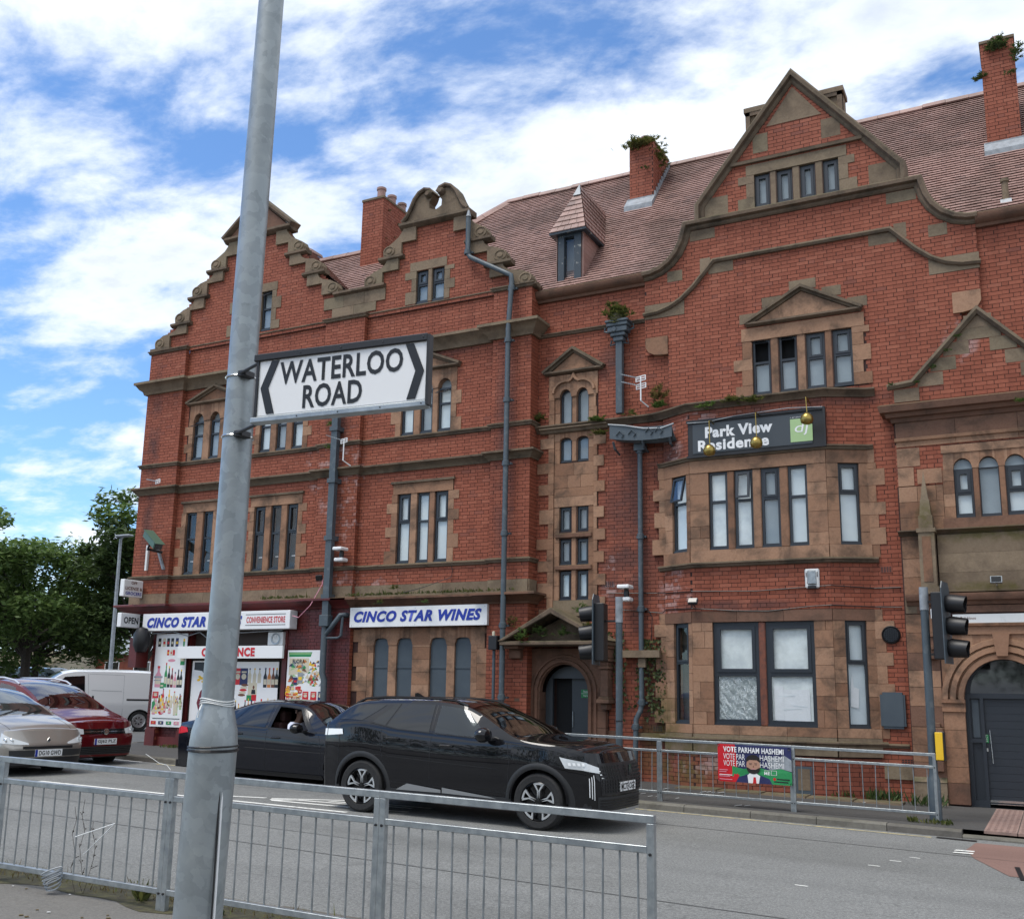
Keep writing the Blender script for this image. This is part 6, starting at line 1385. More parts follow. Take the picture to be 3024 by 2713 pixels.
# tactile paving slabs
tp_ = thing('tactile_paving', None, None); tp_['kind'] = 'structure'; sm = None
for i in range(10):
    for j in range(9):
        x, y = -.95+.4*i, 15.27+.4*j*.92
        if sm is None:
            b = MB(); b.box(0, .39, 0, .36, -.03, .006)
            for u in range(5):
                for v in range(5): b.box(.03+u*.075, .065+u*.075, .025+v*.07, .055+v*.07, .006, .011)
            sm = bpy.data.meshes.new('slab'); sm.from_pydata(b.v, [], b.f); sm.materials.append(M['tactile'])
        o = bpy.data.objects.new('slab', sm); link(o, tp_); o.location = (x, y, gz(x)); o.rotation_euler = (0, RD(1.03), 0)
# stone flags below the bay
for k in range(5):
    x = -6.0+k*.75; b = MB(); b.box(x, x+.73, 17.85, 18.3, gz(x)-.05, gz(x)+.02+.0); b.build('flagstone', 'stone_grey', po)
# ---------------------------------------------------------------- guard rails
def railing(x0, x1, y, lab, grp, h=.95, nb=12, r=.02, single_end=None, mid=.165, low=.13, hs=1):
    """welded panel: two posts, two upper rails, bottom rail and bars"""
    t = thing('guard_rail', lab, 'railing', (x0, y, gz(x0)), grp); w = r; Z = lambda x: gz(x)
    for x in (x0+w, x1-w):
        b = MB(); b.box(x-w, x+w, y-w, y+w, Z(x)-.15, Z(x)+h-2*w-.001); p = b.build('post', 'steel', t, bevel=.003)
        for z in (.12, .74): MB().lathe([(0, .01), (.009, .008), (.009, 0)], (x, y-w, Z(x)+z), ax=(0, -1, 0), n=6).build('bolt', 'black', p)
    for zz, ww, nm in ((h-w, w, 'top_rail'), (h-mid-w, w*.9, 'middle_rail'), (low, w*.9, 'bottom_rail')):
        b = MB(); a, c = x0+2*w, x1-2*w
        for q in (0,): 
            k = len(b.v); e = [(a, -ww, -ww), (c, -ww, -ww), (c, ww, -ww), (a, ww, -ww), (a, -ww, ww), (c, -ww, ww), (c, ww, ww), (a, ww, ww)]
            if zz > h-.05: e = [((x0 if i in (0, 3, 4, 7) else x1) if zz > h-.05 else p[0], p[1], p[2]) for i, p in enumerate(e)]
            b.v = [(p[0], y+p[1], Z(p[0])+zz+p[2]) for p in e]; b.f = [(0, 1, 5, 4), (1, 2, 6, 5), (2, 3, 7, 6), (3, 0, 4, 7), (4, 5, 6, 7), (0, 3, 2, 1)]; b.m = [0]*6
        b.build(nm, 'steel', t, bevel=.003)
    me = None
    for i in range(nb):
        x = x0+2*w+(x1-x0-4*w)*(i+.5)/nb
        if me is None:
            b = MB(); b.tube([(0, 0, low), (0, 0, h-mid-w*1.5)], .0065, 6); me = bpy.data.meshes.new('bar'); me.from_pydata(b.v, [], b.f); me.materials.append(M['rail_side'])
        o = bpy.data.objects.new('bar', me); link(o, t); o.location = (x, y+random.uniform(-.003, .003), Z(x)); o.rotation_euler = (random.uniform(-.01, .01), random.uniform(-.012, .012), 0)
    return t
YN = 5.72; xn = [-11.25, -9.38, -7.53, -5.70, -3.88, -2.04]
nl = ['galvanised guard rail panel beyond the left edge, two panels left of the weeds', 'galvanised guard rail panel running out of the left edge of the photo', 'galvanised guard rail panel at lower left, weeds and coil of wire at its foot', 'galvanised guard rail panel passing behind the foreground lamp column', 'galvanised guard rail panel with the free end, in front of the black SUV']
for k in range(1, 5): railing(xn[k], xn[k+1], YN, nl[k], 'near guard rail panels', nb=(13 if k < 4 else 16), r=.022)
xf = [-7.55, -5.50, -3.47, -1.52]; fl = ['guard rail panel on the far pavement, half hidden by the black SUV bonnet', 'guard rail panel on the far pavement carrying the election banner', 'guard rail panel on the far pavement ending by the yellow crossing box']
for k in range(3): railing(xf[k], xf[k+1], 15.66, fl[k], 'far guard rail panels', h=.93, nb=11, r=.02)
railing(-9.6, -7.55, 15.66, 'guard rail panel on the far pavement behind the black SUV windscreen', 'far guard rail panels', h=.93, nb=11, r=.02)
# election banner
b = thing('election_banner', 'red, navy and green election banner with a portrait, tied to the far guard rail', 'banner', (-4.2, 15.6, .4)); F = FR(-4.56, 15.60, 0); zt = gz(-4.0)+.915
W_, H_ = 1.09, .54; zb0 = zt-H_; X = lambda u: u*W_
SH = lambda u, v, d: (lambda p: (p[0], p[1]-.01*sin(u*5), p[2]-.018*u))(F(u, v, d))
bm_ = MB(); bm_.grid(lambda u, v: SH(u*W_, zb0+v*H_, 0), 12, 6); bm_.build('sheet', 'navy_ink', b)
def bp_(pts, m, d, nm='print'): return plate(SH, [(X(u), zb0+v*H_) for u, v in pts], m, b, d-.001, d, nm)
bp_([(0, 0), (.28, 0), (.27, .5), (.24, 1), (0, 1)], 'red_ink', .004); bp_([(.2, .14), (1, .14), (1, .34), (.86, .42), (.7, .36), (.52, .44), (.36, .36), (.2, .42)], 'green_ink', .005); bp_([(.26, 0), (1, 0), (1, .15), (.26, .15)], 'green_ink', .0052)
bp_([(.7, .36), (.86, .42), (1, .36), (1, .66), (.9, .78), (.82, .7), (.66, .74)], 'lead', .006); bp_([(0, .0), (.26, .0), (.3, .2), (0, .26)], 'red_ink', .0065)
def bt(s, u0, u1, v0, v1, m, d=.012, bold=.03): text(s, SH, X(u0), X(u1), zb0+v0*H_, zb0+v1*H_, m, b, d=d, bold=bold)
bt('VOTE PARHAM HASHEMI', .08, .90, .79, .94, 'white'); 
for v in (.60, .42): bt('VOTE', .08, .24, v, v+.15, 'white', .010, 0.0); bt('PAR', .26, .38, v, v+.15, 'white', .010, 0); bt('HASHEMI', .58, .90, v, v+.15, 'white', .010, 0)
bt('SCAN', .635, .70, .335, .37, 'white', .012, 0); bt('ME', .635, .71, .24, .32, 'white', .012, .02)
for q in (rect(.725, .80, .24, .247), rect(.725, .80, .353, .36), rect(.725, .73, .24, .36), rect(.795, .80, .24, .36)): bp_(q, 'white', .012, 'frame_line')
bp_([(.25, 0), (.29, .14), (.40, .22), (.58, .22), (.70, .14), (.74, 0)], 'navy_ink', .013, 'portrait'); bp_([(.42, .0), (.41, .2), (.44, .26), (.53, .26), (.58, .2), (.56, .0)], 'white', .014, 'portrait'); bp_([(.48, .0), (.49, .16), (.52, .16), (.53, .0)], 'red_ink', .015, 'portrait')
bp_([(.45, .26), (.53, .26), (.53, .36), (.45, .36)], 'skin', .0145, 'portrait'); bp_(arc(.49, .47, .092, .23, 0, 350, 18), 'skin', .016, 'portrait'); bp_(arc(.49, .39, .088, .15, 180, 360, 12)+[(.575, .42), (.52, .36), (.46, .36), (.405, .42)], 'hair', .0165, 'portrait'); bp_(arc(.49, .60, .095, .15, 0, 180, 12)+[(.40, .55), (.44, .61), (.54, .61), (.58, .55)], 'hair', .017, 'portrait')
for u in (.455, .525): bp_(rect(u-.016, u+.016, .485, .50), 'hair', .0172, 'portrait'); bp_(rect(u-.02, u+.02, .52, .53), 'hair', .0172, 'portrait')
bp_([(.485, .42), (.50, .42), (.495, .48)], 'brown_ink', .0172, 'portrait'); bp_(rect(.465, .515, .37, .38), 'pink_ink', .0174, 'portrait')
for k, v in enumerate((.30, .25, .17, .13, .05)): bp_(rect(.02, (.14, .12, .2, .17, .2)[k], v, v+.018), 'pink_ink' if k != 2 else 'white', .012, 'small_print')
bp_(arc(.77, .14, .02, .04, 0, 340, 10), 'red_ink', .012, 'emblem'); bp_(rect(.80, .97, .13, .16), 'black', .012, 'small_print'); bp_(rect(.76, .95, .06, .09), 'black', .012, 'small_print')
for u, v in ((.01, .97), (.97, .95), (.01, .03), (.99, .03)): MB().lathe([(.012, 0), (.018, .004), (.018, 0)], SH(X(u), zb0+v*H_, .006), ax=(0, -1, 0), n=10).build('eyelet', 'black', b)
# ---------------------------------------------------------------- traffic lights
def head(par, x, y, z0, yaw, flip=1):
    """three lamp head; yaw = direction it looks at"""
    c, s = cos(yaw), sin(yaw); T = lambda p: (x+p[0]*c-p[1]*s, y+p[0]*s+p[1]*c, z0+p[2])
    MB().box(-.16, .0, -.15, .15, 0, .95, T=T).build('signal_case', 'black', par, bevel=.012)
    bb_ = MB(); bb_.prism([(-.24, -.06), (.24, -.06), (.24, 1.0), (.17, 1.10), (-.17, 1.10), (-.24, 1.0)], lambda u, v, d: T((d, u, v)), 0, .014); bb_.build('backing_board', 'pipe', par)
    for k in range(3):
        z = .16+k*.315; q = Vector(T((.015, 0, z))); d = Vector((c, s, 0)); vz = MB(); n = 16; sd_ = Vector((-s, c, 0)); k0 = 0
        for i, (r_, h0) in enumerate(((.115, 0), (.135, .05), (.118, .30), (.108, .30), (.12, .06))):
            for j in range(n): a = 2*pi*j/n; top = max(0, sin(a)); L = h0 if h0 < .1 else .25+.03*top; vz.v.append(tuple(q+d*L+sd_*r_*cos(a)+Vector((0, 0, r_*sin(a)-(.02 if h0 > .1 else 0)))))
        for i in range(4):
            for j in range(n): a = i*n+j; b2 = i*n+(j+1) % n; vz.f.append((a, b2, b2+n, a+n)); vz.m.append(0)
        vz.build('lamp_hood', 'black', par, smooth=True); MB().lathe([(0, .03), (.07, .02), (.10, 0)], q, ax=(c, s, 0), n=16).build('lens', 'black_gloss', par, smooth=True)
tl = thing('traffic_light', 'right hand traffic light with a yellow push button box on its grey column', 'traffic light', (-1.66, 16.07, gz(-1.6)))
MB().lathe([(.085, -.1), (.085, .55), (.08, .56), (.062, .62), (.058, .7)], (-1.60, 16.07, gz(-1.6)), n=20).build('base_sleeve', 'pipe', tl, smooth=True)
MB().tube([(-1.60, 16.07, 0), (-1.585, 16.07, 3.17)], .058, 16).build('column', 'pipe', tl, smooth=True); MB().tube([(-1.587, 16.07, 2.85), (-1.585, 16.07, 3.18)], .063, 16).build('column_cap', 'lead', tl, smooth=True)
head(tl, -1.30, 16.0, 2.14, RD(-8)); MB().box(-1.5, -1.42, 16.0, 16.1, 2.72, 2.86).build('connector_box', 'white', tl, bevel=.006)
for z in (2.2, 2.95): MB().box(-1.56, -1.40, 16.04, 16.09, z, z+.03).build('bracket', 'black', tl)
MB().box(-1.53, -1.42, 15.96, 16.14, .74, 1.14).build('push_button_back', 'black', tl, bevel=.01); MB().box(-1.54, -1.44, 15.93, 15.965, .75, 1.13).build('push_button_face', 'yellow', tl, bevel=.006)
t2 = thing('traffic_light', 'left hand traffic light seen from behind, its hoods pointing at the doorway', 'traffic light', (-6.31, 16.05, gz(-6.3)))
MB().tube([(-6.32, 16.05, -.1), (-6.315, 16.05, 3.16)], .056, 16).build('column', 'pipe', t2, smooth=True); MB().tube([(-6.315, 16.05, 2.75), (-6.315, 16.05, 3.17)], .061, 16).build('column_cap', 'lead', t2, smooth=True)
head(t2, -6.72, 16.05, 2.12, RD(188)); MB().box(-6.6, -6.35, 16.02, 16.08, 2.76, 2.79).build('bracket', 'black', t2)
for z in (.75, 1.15): MB().tube([(-6.32, 16.05, z), (-6.32, 16.05, z+.02)], .062, 14).build('band', 'black', t2)
# ---------------------------------------------------------------- foreground lamp column and street sign
lc = thing('lamp_column', 'tall galvanised lamp column in the left foreground with a swollen base', 'lamp post', (-2.68, 2.88, gz(-2.7)))
bx, by = -2.70, 2.875; AX = lambda z: Vector((bx+.036*z*0+.012*(z), by-.0*z, z))
def axp(z): return Vector((-2.70+(z-.74)*.0, 2.86, z))
lcb = MB()
n = 28; prof = [(-.2, .083), (.9, .083), (1.26, .083), (1.34, .083), (1.385, .079), (1.42, .070), (1.455, .062), (1.475, .0565)]+[(1.48, .0565), (1.8, .056), (2.2, .055), (3, .0525), (4, .050), (5.2, .046)]
def A(z): return (-2.655+.0*z, 2.84)
LX = lambda z: -2.705+.0395*(z-.74)*0+.0
def ctr(z):
    """axis of the column, leaning a touch"""
    return Vector((-2.655+.022*(z-1.3)+.017*math.exp(-((z-1.8)/.8)**2), 2.835-.010*(z-1.3), z))
for z, r_ in prof:
    c = ctr(z)
    for j in range(n): a = 2*pi*j/n; lcb.v.append((c.x+r_*cos(a), c.y+r_*sin(a), z))
for i in range(len(prof)-1):
    for j in range(n): p = i*n+j; q = i*n+(j+1) % n; lcb.f.append((p, q, q+n, p+n)); lcb.m.append(0)
lo = lcb.build('shaft', 'galvanised', lc, smooth=60)
# door of the base, tape and ties
dp = MB(); 
for k in range(8):
    a0, a1 = RD(-62+k*7), RD(-62+(k+1)*7); c = ctr(.7)
    dp.quad(*[(c.x+.0845*cos(a), c.y+.0845*sin(a), z) for a, z in ((a0, .55), (a1, .55), (a1, 1.2), (a0, 1.2))])
dp.build('access_door', 'galvanised', lc, smooth=True)
for z, m_, r_ in ((1.482, 'white_dirty', .0585), (1.49, 'white_dirty', .0595), (1.475, 'white_dirty', .0600)):
    c = ctr(z); tilt = random.uniform(-.003, .003)
    MB().tube([(c.x+r_*cos(a), c.y+r_*sin(a), z+.006*sin(a*2+z*50)) for a in [2*pi*j/24 for j in range(25)]], .0022, 5).build('tape', m_, lc)
c = ctr(1.45); MB().tube([(c.x-.01, c.y-.063, 1.475), (c.x-.008, c.y-.075, 1.455), (c.x-.012, c.y-.078, 1.43)], .003, 5).build('tape_end', 'white_dirty', lc)
for z in (1.318, 1.322, 1.332): c = ctr(z); MB().tube([(c.x+.0855*cos(a), c.y+.0855*sin(a), z+.003*sin(a+z*90)) for a in [2*pi*j/28 for j in range(29)]], .003, 5).build('cable_tie', 'black', lc)
c = ctr(1); MB().tube([(c.x+.083, c.y-.02, 1.345), (c.x+.086, c.y-.02, .9), (c.x+.087, c.y-.02, .3)], .004, 6).build('wire', 'white', lc); MB().tube([(c.x+.081, c.y-.03, 1.30), (c.x+.084, c.y-.03, .9), (c.x+.085, c.y-.03, .3)], .003, 6).build('wire', 'black', lc)
ss = thing('street_sign', 'white street name plate reading WATERLOO ROAD with two black chevrons', 'street sign', (-2.0, 2.66, 2.55))
sa = atan2(2.735-2.665, .65); FS = FR(-2.392, 2.662, sa); Ls = .655
def TS(u, z, d): # the plate rises slightly to its free end
    return FS(u, z+u*.006, d)
zs0, zs1 = 2.449, 2.668
plate(TS, rect(0, Ls, zs0, zs1), 'white_dirty', ss, -.003, .0, 'plate'); plate(TS, rect(.006, Ls-.006, zs0+.01, zs1-.01), 'white', ss, 0, .001, 'face')
for q, nm in ((rect(-.02, Ls, zs1-.012, zs1+.014), 'top_channel'), (rect(-.02, Ls, zs0-.016, zs0+.004), 'bottom_channel')):
    ch = MB(); ch.prism(q, TS, -.03, .010); cho = ch.build(nm, 'steel' if nm[0] == 'b' else 'black', ss, bevel=.003)
    for u in (.17, .33, .49, .64): MB().lathe([(0, .002), (.0025, .001), (.0025, 0)], TS(u, (q[0][1]+q[2][1])/2, .0105), ax=(0, -1, 0), n=8).build('rivet', 'black', cho)
plate(TS, rect(Ls-.002, Ls+.008, zs0-.01, zs1+.01), 'black', ss, -.02, .008, 'end_cap'); plate(TS, rect(-.008, .001, zs0-.01, zs1+.01), 'black', ss, -.02, .006, 'end_cap')
bx2 = MB().box(0, 1, 0, 1, 0, 1)
text('WATERLOO', TS, .087, .565, zs0+.113, zs0+.196, 'black_ink', ss, d=.0025, bold=.022); text('ROAD', TS, .185, .415, zs0+.020, zs0+.103, 'black_ink', ss, d=.0025, bold=.022)
chv = [(.012, .108), (.052, .204), (.082, .204), (.043, .108), (.072, .014), (.041, .014)]
plate(TS, [(u, zs0+v) for u, v in chv], 'black_ink', ss, .001, .004, 'chevron'); plate(TS, [(Ls-u, zs0+v) for u, v in chv], 'black_ink', ss, .001, .004, 'chevron')
for z in (zs1+.0, zs0-.008):
    c = ctr(z); MB().tube([(c.x+.0565*cos(a), c.y+.0565*sin(a), z) for a in [2*pi*j/24 for j in range(25)]], .0035, 6).build('jubilee_band', 'chrome', ss)
    MB().box(c.x+.035, c.x+.075, c.y-.062, c.y-.01, z-.012, z+.012).build('clamp', 'black', ss, bevel=.003); MB().tube([(c.x+.03, c.y-.05, z), TS(.02, z, -.01)], .006, 6).build('clamp_arm', 'black', ss)
# litter, weeds at the rail foot
def weeds(loc, lab, n=40, h=.25, r=.2, m='leaf', cat='weeds', stems=True, w=.02, up=.7, name='weed'):
    t = thing(name, lab, cat, loc); R_ = random.Random(hash(lab) % 9999); mb = MB(); st_ = MB(); L = Vector(loc)
    for k in range(n):
        a = R_.uniform(0, 2*pi); q = R_.random()**.6*r; p = L+Vector((q*cos(a), q*sin(a)*.6, 0)); tip = p+Vector((R_.uniform(-.4, .4)*h, R_.uniform(-.4, .2)*h, h*R_.uniform(.3, 1)*up+.02))
        d = (tip-p); s = d.cross(Vector((R_.uniform(-1, 1), R_.uniform(-1, 1), .2))).normalized()*w*R_.uniform(.5, 1.3); mid = p+d*.55
        mb.quad(p, mid+s, tip, mid-s)
        if stems and k % 5 == 0: st_.tube([p, tip], .003, 4)
    o = mb.build('leaves', m, t, fix=False); o['kind'] = 'stuff'
    if stems: st_.build('stem', m, t)
    return t
bp0 = (-6.68, YN+.08, gz(-6.7)); cw = thing('wire_coil', 'coil of wire tangled round the bottom rail', 'wire', (-6.75, YN-.05, gz(-6.7)+.1))
for k in range(6): MB().tube([(-6.76+.06*cos(a)+.003*k, YN-.05+.04*sin(a+.3*k)-.008*k, gz(-6.7)+.06+.022*k+.03*sin(a+.4*k)) for a in [2*pi*j/18 for j in range(19)]], .006, 5).build('loop', 'lead', cw)
sp = thing('dead_weed', 'tall dry weed stem standing against the bars', 'weeds', bp0); stt = MB(); R_ = random.Random(4)
for k in range(3):
    p = Vector(bp0)+Vector((R_.uniform(-.02, .1), 0, 0)); pts = [p]
    for j in range(7): p = p+Vector((R_.uniform(-.04, .035), R_.uniform(-.01, .01), R_.uniform(.05, .12))); pts.append(p)
    stt.tube(pts, .0022, 4)
    for j in range(2, 7): q = pts[j]; stt.tube([q, q+Vector((R_.uniform(-.07, .07), 0, R_.uniform(.02, .06)))], .0025, 4); stt.lathe([(0, .008), (.005, .003), (.003, -.005)], q+Vector((.01, 0, .02)), n=6)
stt.build('stem', 'bark', sp)
for a_, b_ in (((-6.6, -6.2), (.42, .55)), ((-6.5, -6.2), (.30, .55)), ((-7.9, -7.7), (.72, .73))): tag(MB().tube([(a_[0], YN-.03, gz(a_[0])+b_[0]), (a_[1], YN-.03, gz(a_[1])+b_[1])], .004, 4).build('wire', 'white_dirty'), {.42: 'pale straight wire caught in the bars above the coil', .30: 'lower pale wire crossing the bars beside the coil', .72: 'short pale tie across two bars near the left edge'}[b_[0]], 'wire')
tag(MB().tube([(-5.72, YN, gz(-5.7)+.96), (-5.76, YN, .99), (-5.86, YN+.02, 1.0), (-5.98, YN, 1.06)], .0015, 4).build('wire', 'white_dirty'), 'thin bent wire sticking out from the top of the post left of the lamp column', 'wire')
R_ = random.Random(11); vgst = MB()
for k in range(2600):
    x = R_.uniform(-11, -1.5); dens_ = .5+.5*sin(x*2.1)*sin(x*.7+1); 
    if R_.random() > dens_*.9+.15: continue
    y = KN-.22+R_.gauss(0, .09)-.12; h = R_.uniform(.015, .07)*(1.4 if R_.random() > .85 else 1); p = Vector((x, y, gz(x)+.01)); s = Vector((R_.uniform(-.012, .012), R_.uniform(-.01, .01), 0)); vgst.quad(p, p+s, p+s*.5+Vector((R_.uniform(-.03, .03), R_.uniform(-.03, .03), h)))
vv = vgst.build('grass', 'dry', fix=False); tag(vv, 'short dry grass and moss along the near kerb', 'grass', kind='stuff')
weeds((-6.05, YN+.15, gz(-6)), 'pale yellow green tuft of weed left of the end of the second post', 26, .22, .07, 'fern'); weeds((-5.35, YN+.1, gz(-5.3)), 'low clump of grass at the foot of the lamp column railing', 30, .1, .16, 'fern', stems=False)
weeds((-1.55, 15.6, gz(-1.6)), 'bright green weeds round the last far railing post', 50, .10, .22, 'fern', stems=False); weeds((-1.85, 15.62, gz(-1.8)), 'small yellow weed left of the last far railing post', 22, .12, .08, 'fern', stems=False)
weeds((-2.6, 18.4, gz(-2.6)), 'dark leafy weeds at the wall foot below the bay corner', 90, .30, .30, 'leaf_dark'); weeds((-1.9, 18.15, gz(-1.9)), 'leafy weeds round the stone plinth left of the entrance', 90, .28, .35, 'leaf_dark'); weeds((-3.3, 18.5, gz(-3)), 'yellowish weeds along the brick base under the bay', 40, .22, .25, 'fern')
weeds((-18.3, 18.2, gz(-18)), 'yellow green weeds at the foot of the shop wall', 40, .12, .25, 'fern', stems=False)
R_ = random.Random(5)
lt_ = thing('litter', 'scraps of pale litter along the foot of the building', 'litter', (-5.5, 17.6, 0), 'litter')
for k in range(16):
    x, y = R_.choice(((-6.1, 17.5), (-5.9, 16.2), (-5.6, 16.1), (-3.0, 17.9), (-4.2, 15.8), (-5.2, 17.6))); x += R_.gauss(0, .25); y += R_.gauss(0, .1); s = R_.uniform(.02, .06)
    MB().prism([(x-s, y-s*.5), (x+s, y-s*.4), (x+s*.7, y+s*.6), (x-s*.8, y+s*.4)], lambda u, v, d: (u, v, gz(u)+.01+d+(u-x)*.2), 0, .006).build('scrap', 'litter', lt_)
lt2 = thing('litter', 'dry leaves and tiny scraps on the pavement in front of the near railing', 'litter', (-7.5, 5.3, 0), 'litter')
for k in range(30):
    x, y = R_.uniform(-9, -5.2), R_.uniform(5.0, 5.75); s = R_.uniform(.008, .022); MB().prism([(x-s, y), (x, y-s), (x+s, y+s*.3), (x, y+s)], lambda u, v, d: (u, v, gz(u)+.004+d), 0, .004).build('scrap', 'dry' if k % 3 else 'litter', lt2)
# ---------------------------------------------------------------- vehicles
def curve(pts):
    n = len(pts); m = []
    for i in range(n):
        if i == 0: m.append((pts[1][1]-pts[0][1])/(pts[1][0]-pts[0][0]))
        elif i == n-1: m.append((pts[-1][1]-pts[-2][1])/(pts[-1][0]-pts[-2][0]))
        else:
            a = (pts[i][1]-pts[i-1][1])/(pts[i][0]-pts[i-1][0]); b = (pts[i+1][1]-pts[i][1])/(pts[i+1][0]-pts[i][0]); m.append(0 if a*b <= 0 else 2*a*b/(a+b))
    def f(x):
        if x <= pts[0][0]: return pts[0][1]
        if x >= pts[-1][0]: return pts[-1][1]
        for i in range(n-1):
            if x <= pts[i+1][0]:
                h = pts[i+1][0]-pts[i][0]; t = (x-pts[i][0])/h; t2, t3 = t*t, t*t*t
                return (2*t3-3*t2+1)*pts[i][1]+(t3-2*t2+t)*h*m[i]+(-2*t3+3*t2)*pts[i+1][1]+(t3-t2)*h*m[i+1]
    return f
class Car:
    def __init__(s, name, label, cat, pt, top, belt, sill, W, roofw, x0, x1, wheels, wr, nose, tail, grp=None, arch=.06, crown=(.03, .05)):
        s.t = thing(name, label, cat, (0, 0, 0), grp); s.top, s.belt, s.sill, s.rw = curve(top), curve(belt), sill, curve(roofw); s.W = curve(W)
        s.x0, s.x1, s.wh, s.wr, s.nose, s.tail, s.pt, s.ar = x0, x1, wheels, wr, nose, tail, pt, wr+arch; s.crown = crown; s.cuts = []
    def ze(s, x): # roof/bonnet edge height
        t, b = s.top(x), s.belt(x); k = min(1, max(0, (t-b-.02)/.35)); c = s.crown[0]*(1-k)+s.crown[1]*k
        return max(b+.004, t-c)
    def we(s, x):
        k = min(1, max(0, (s.ze(x)-s.belt(x))/.32)); return (s.W(x)-.03)*(1-k)+s.rw(x)*k
    def zb(s, x):
        z = s.sill
        for w in s.wh:
            if abs(x-w) < s.ar: z = max(z, s.wr+sqrt(s.ar**2-(x-w)**2))
        return z
    def y(s, x, z):
        b, e = s.belt(x), s.ze(x); w = s.W(x)
        if z <= b:
            t = (z-s.sill)/(b-s.sill); return w*(.93+.07*sin(min(1, max(0, t)*1.25)*pi/2)) - max(0, t-.72)*.10*w
        t = min(1, (z-b)/max(.01, e-b)); wb = w*(1-.028); return wb+(s.we(x)-wb)*(t**1.15)
    def S(s, x, z, sd, off=0): return (x, sd*(s.y(x, z)+off), z)
    def TP(s, x, f, off=0):
        w = s.we(x); e = s.ze(x); return (x, f*w, e+(s.top(x)-e)*(1-f*f)+off)
    def body(s):
        xs = []; n = 84
        for i in range(n+1): xs.append(s.x0+(s.x1-s.x0)*i/n)
        for w in s.wh:
            for k in range(-8, 9): 
                x = w+s.ar*sin(k/8*pi/2)*.9999
                if s.x0 < x < s.x1: xs.append(x)
            for e in (w-s.ar-.002, w+s.ar+.002):
                if s.x0 < e < s.x1: xs.append(e)
        xs = sorted(set(round(x, 4) for x in xs)); mb = MB(); rows = []
        for x in xs:
            r = []; zb, b, e = s.zb(x), s.belt(x), s.ze(x); zb = min(zb, b-.02)
            for j in range(11): z = zb+(b-zb)*j/10; r.append((x, s.y(x, z), z))
            for j in range(1, 7): z = b+(e-b)*j/6; r.append((x, s.y(x, z), z))
            for j in range(1, 7): r.append(s.TP(x, cos(j/6*pi/2)))
            full = [(p[0], -p[1], p[2]) for p in r]+[p for p in r[::-1]][1:]; rows.append(full)
        m = len(rows[0])
        for r in rows: mb.v.extend(r)
        for i in range(len(rows)-1):
            for j in range(m-1):
                a = i*m+j; q = [mb.v[t] for t in (a, a+1, a+m+1, a+m)]; cx_, cy_, cz_ = [sum(v[t] for v in q)/4 for t in range(3)]
                if any(cy_*sd > .3 and s.belt(cx_)+.02 < cz_ < s.ze(cx_)-.045 and x0 < cx_ < x1+(x2-x1)*(cz_-s.belt(cx_))/max(.01, s.ze(cx_)-s.belt(cx_)) for sd, x0, x1, x2 in s.cuts): continue
                mb.f.append((a, a+1, a+m+1, a+m)); mb.m.append(0)
        # rounded ends
        s.end(mb, 1); s.end(mb, -1)
        s.bo = mb.build('body', s.pt, s.t, smooth=50)
        u = MB(); u.box(s.x0-.1, s.x1+.1, -s.W((s.x0+s.x1)/2)*.80, s.W((s.x0+s.x1)/2)*.80, s.sill-.02, s.sill+.1)
        for w in s.wh:
            for sd in (-1, 1):
                a, b = sorted((sd*s.W(w)*.985, sd*s.W(w)*.60)); k = 14
                for i in range(k):
                    t0, t1 = pi*i/k, pi*(i+1)/k; R = s.ar+.004
                    u.quad((w+R*cos(t0), a, s.wr+R*sin(t0)), (w+R*cos(t1), a, s.wr+R*sin(t1)), (w+R*cos(t1), b, s.wr+R*sin(t1)), (w+R*cos(t0), b, s.wr+R*sin(t0)))
                q = sd*s.W(w)*.60; u.quad((w-s.ar, q, s.sill), (w+s.ar, q, s.sill), (w+s.ar, q, s.wr+s.ar), (w-s.ar, q, s.wr+s.ar))
        u.build('underbody', 'black', s.t)
    def EP(s, d, a, z, off=0):
        """point on the front (d=1) or rear (d=-1) face; a from -1 to 1 across"""
        X = s.x1 if d > 0 else s.x0; N_ = s.nose if d > 0 else s.tail; th = a*pi/2; cc = max(0, cos(th)); ss_ = abs(sin(th))
        w0 = s.y(X, min(z, s.ze(X))) ; L = N_(z) if callable(N_) else N_
        yy = (1 if a > 0 else -1)*w0*ss_**.62; xx = X+d*L*cc**.62
        nx, ny = cc, ss_; return (xx+d*off*nx, yy+(1 if a > 0 else -1)*off*ny, z)
    def end(s, mb, d):
        X = s.x1 if d > 0 else s.x0; e = s.ze(X); na, nz_ = 28, 9; zz = [s.sill+.02+(e-s.sill-.02)*j/nz_ for j in range(nz_+1)]; k = len(mb.v)
        for i in range(na+1):
            a = -1+2*i/na
            for z in zz: mb.v.append(s.EP(d, a, z))
        for i in range(na):
            for j in range(nz_): p = k+i*(nz_+1)+j; mb.f.append((p, p+nz_+1, p+nz_+2, p+1)); mb.m.append(0)
        k = len(mb.v); nt_ = 5
        for i in range(na+1):
            a = -1+2*i/na; P_ = s.EP(d, a, e); w = s.we(X); f = max(-1, min(1, P_[1]/w)); Q = s.TP(X, f)
            for j in range(nt_+1):
                t = j/nt_; mb.v.append((Q[0]+(P_[0]-Q[0])*t, Q[1]+(P_[1]-Q[1])*t, Q[2]+(P_[2]-Q[2])*t+.0*sin(t*pi)+ (Q[2]-P_[2])*.45*sin(t*pi)))
        for i in range(na):
            for j in range(nt_): p = k+i*(nt_+1)+j; mb.f.append((p, p+nt_+1, p+nt_+2, p+1)); mb.m.append(0)
        k = len(mb.v); mb.v.append((X, 0, s.sill+.02))
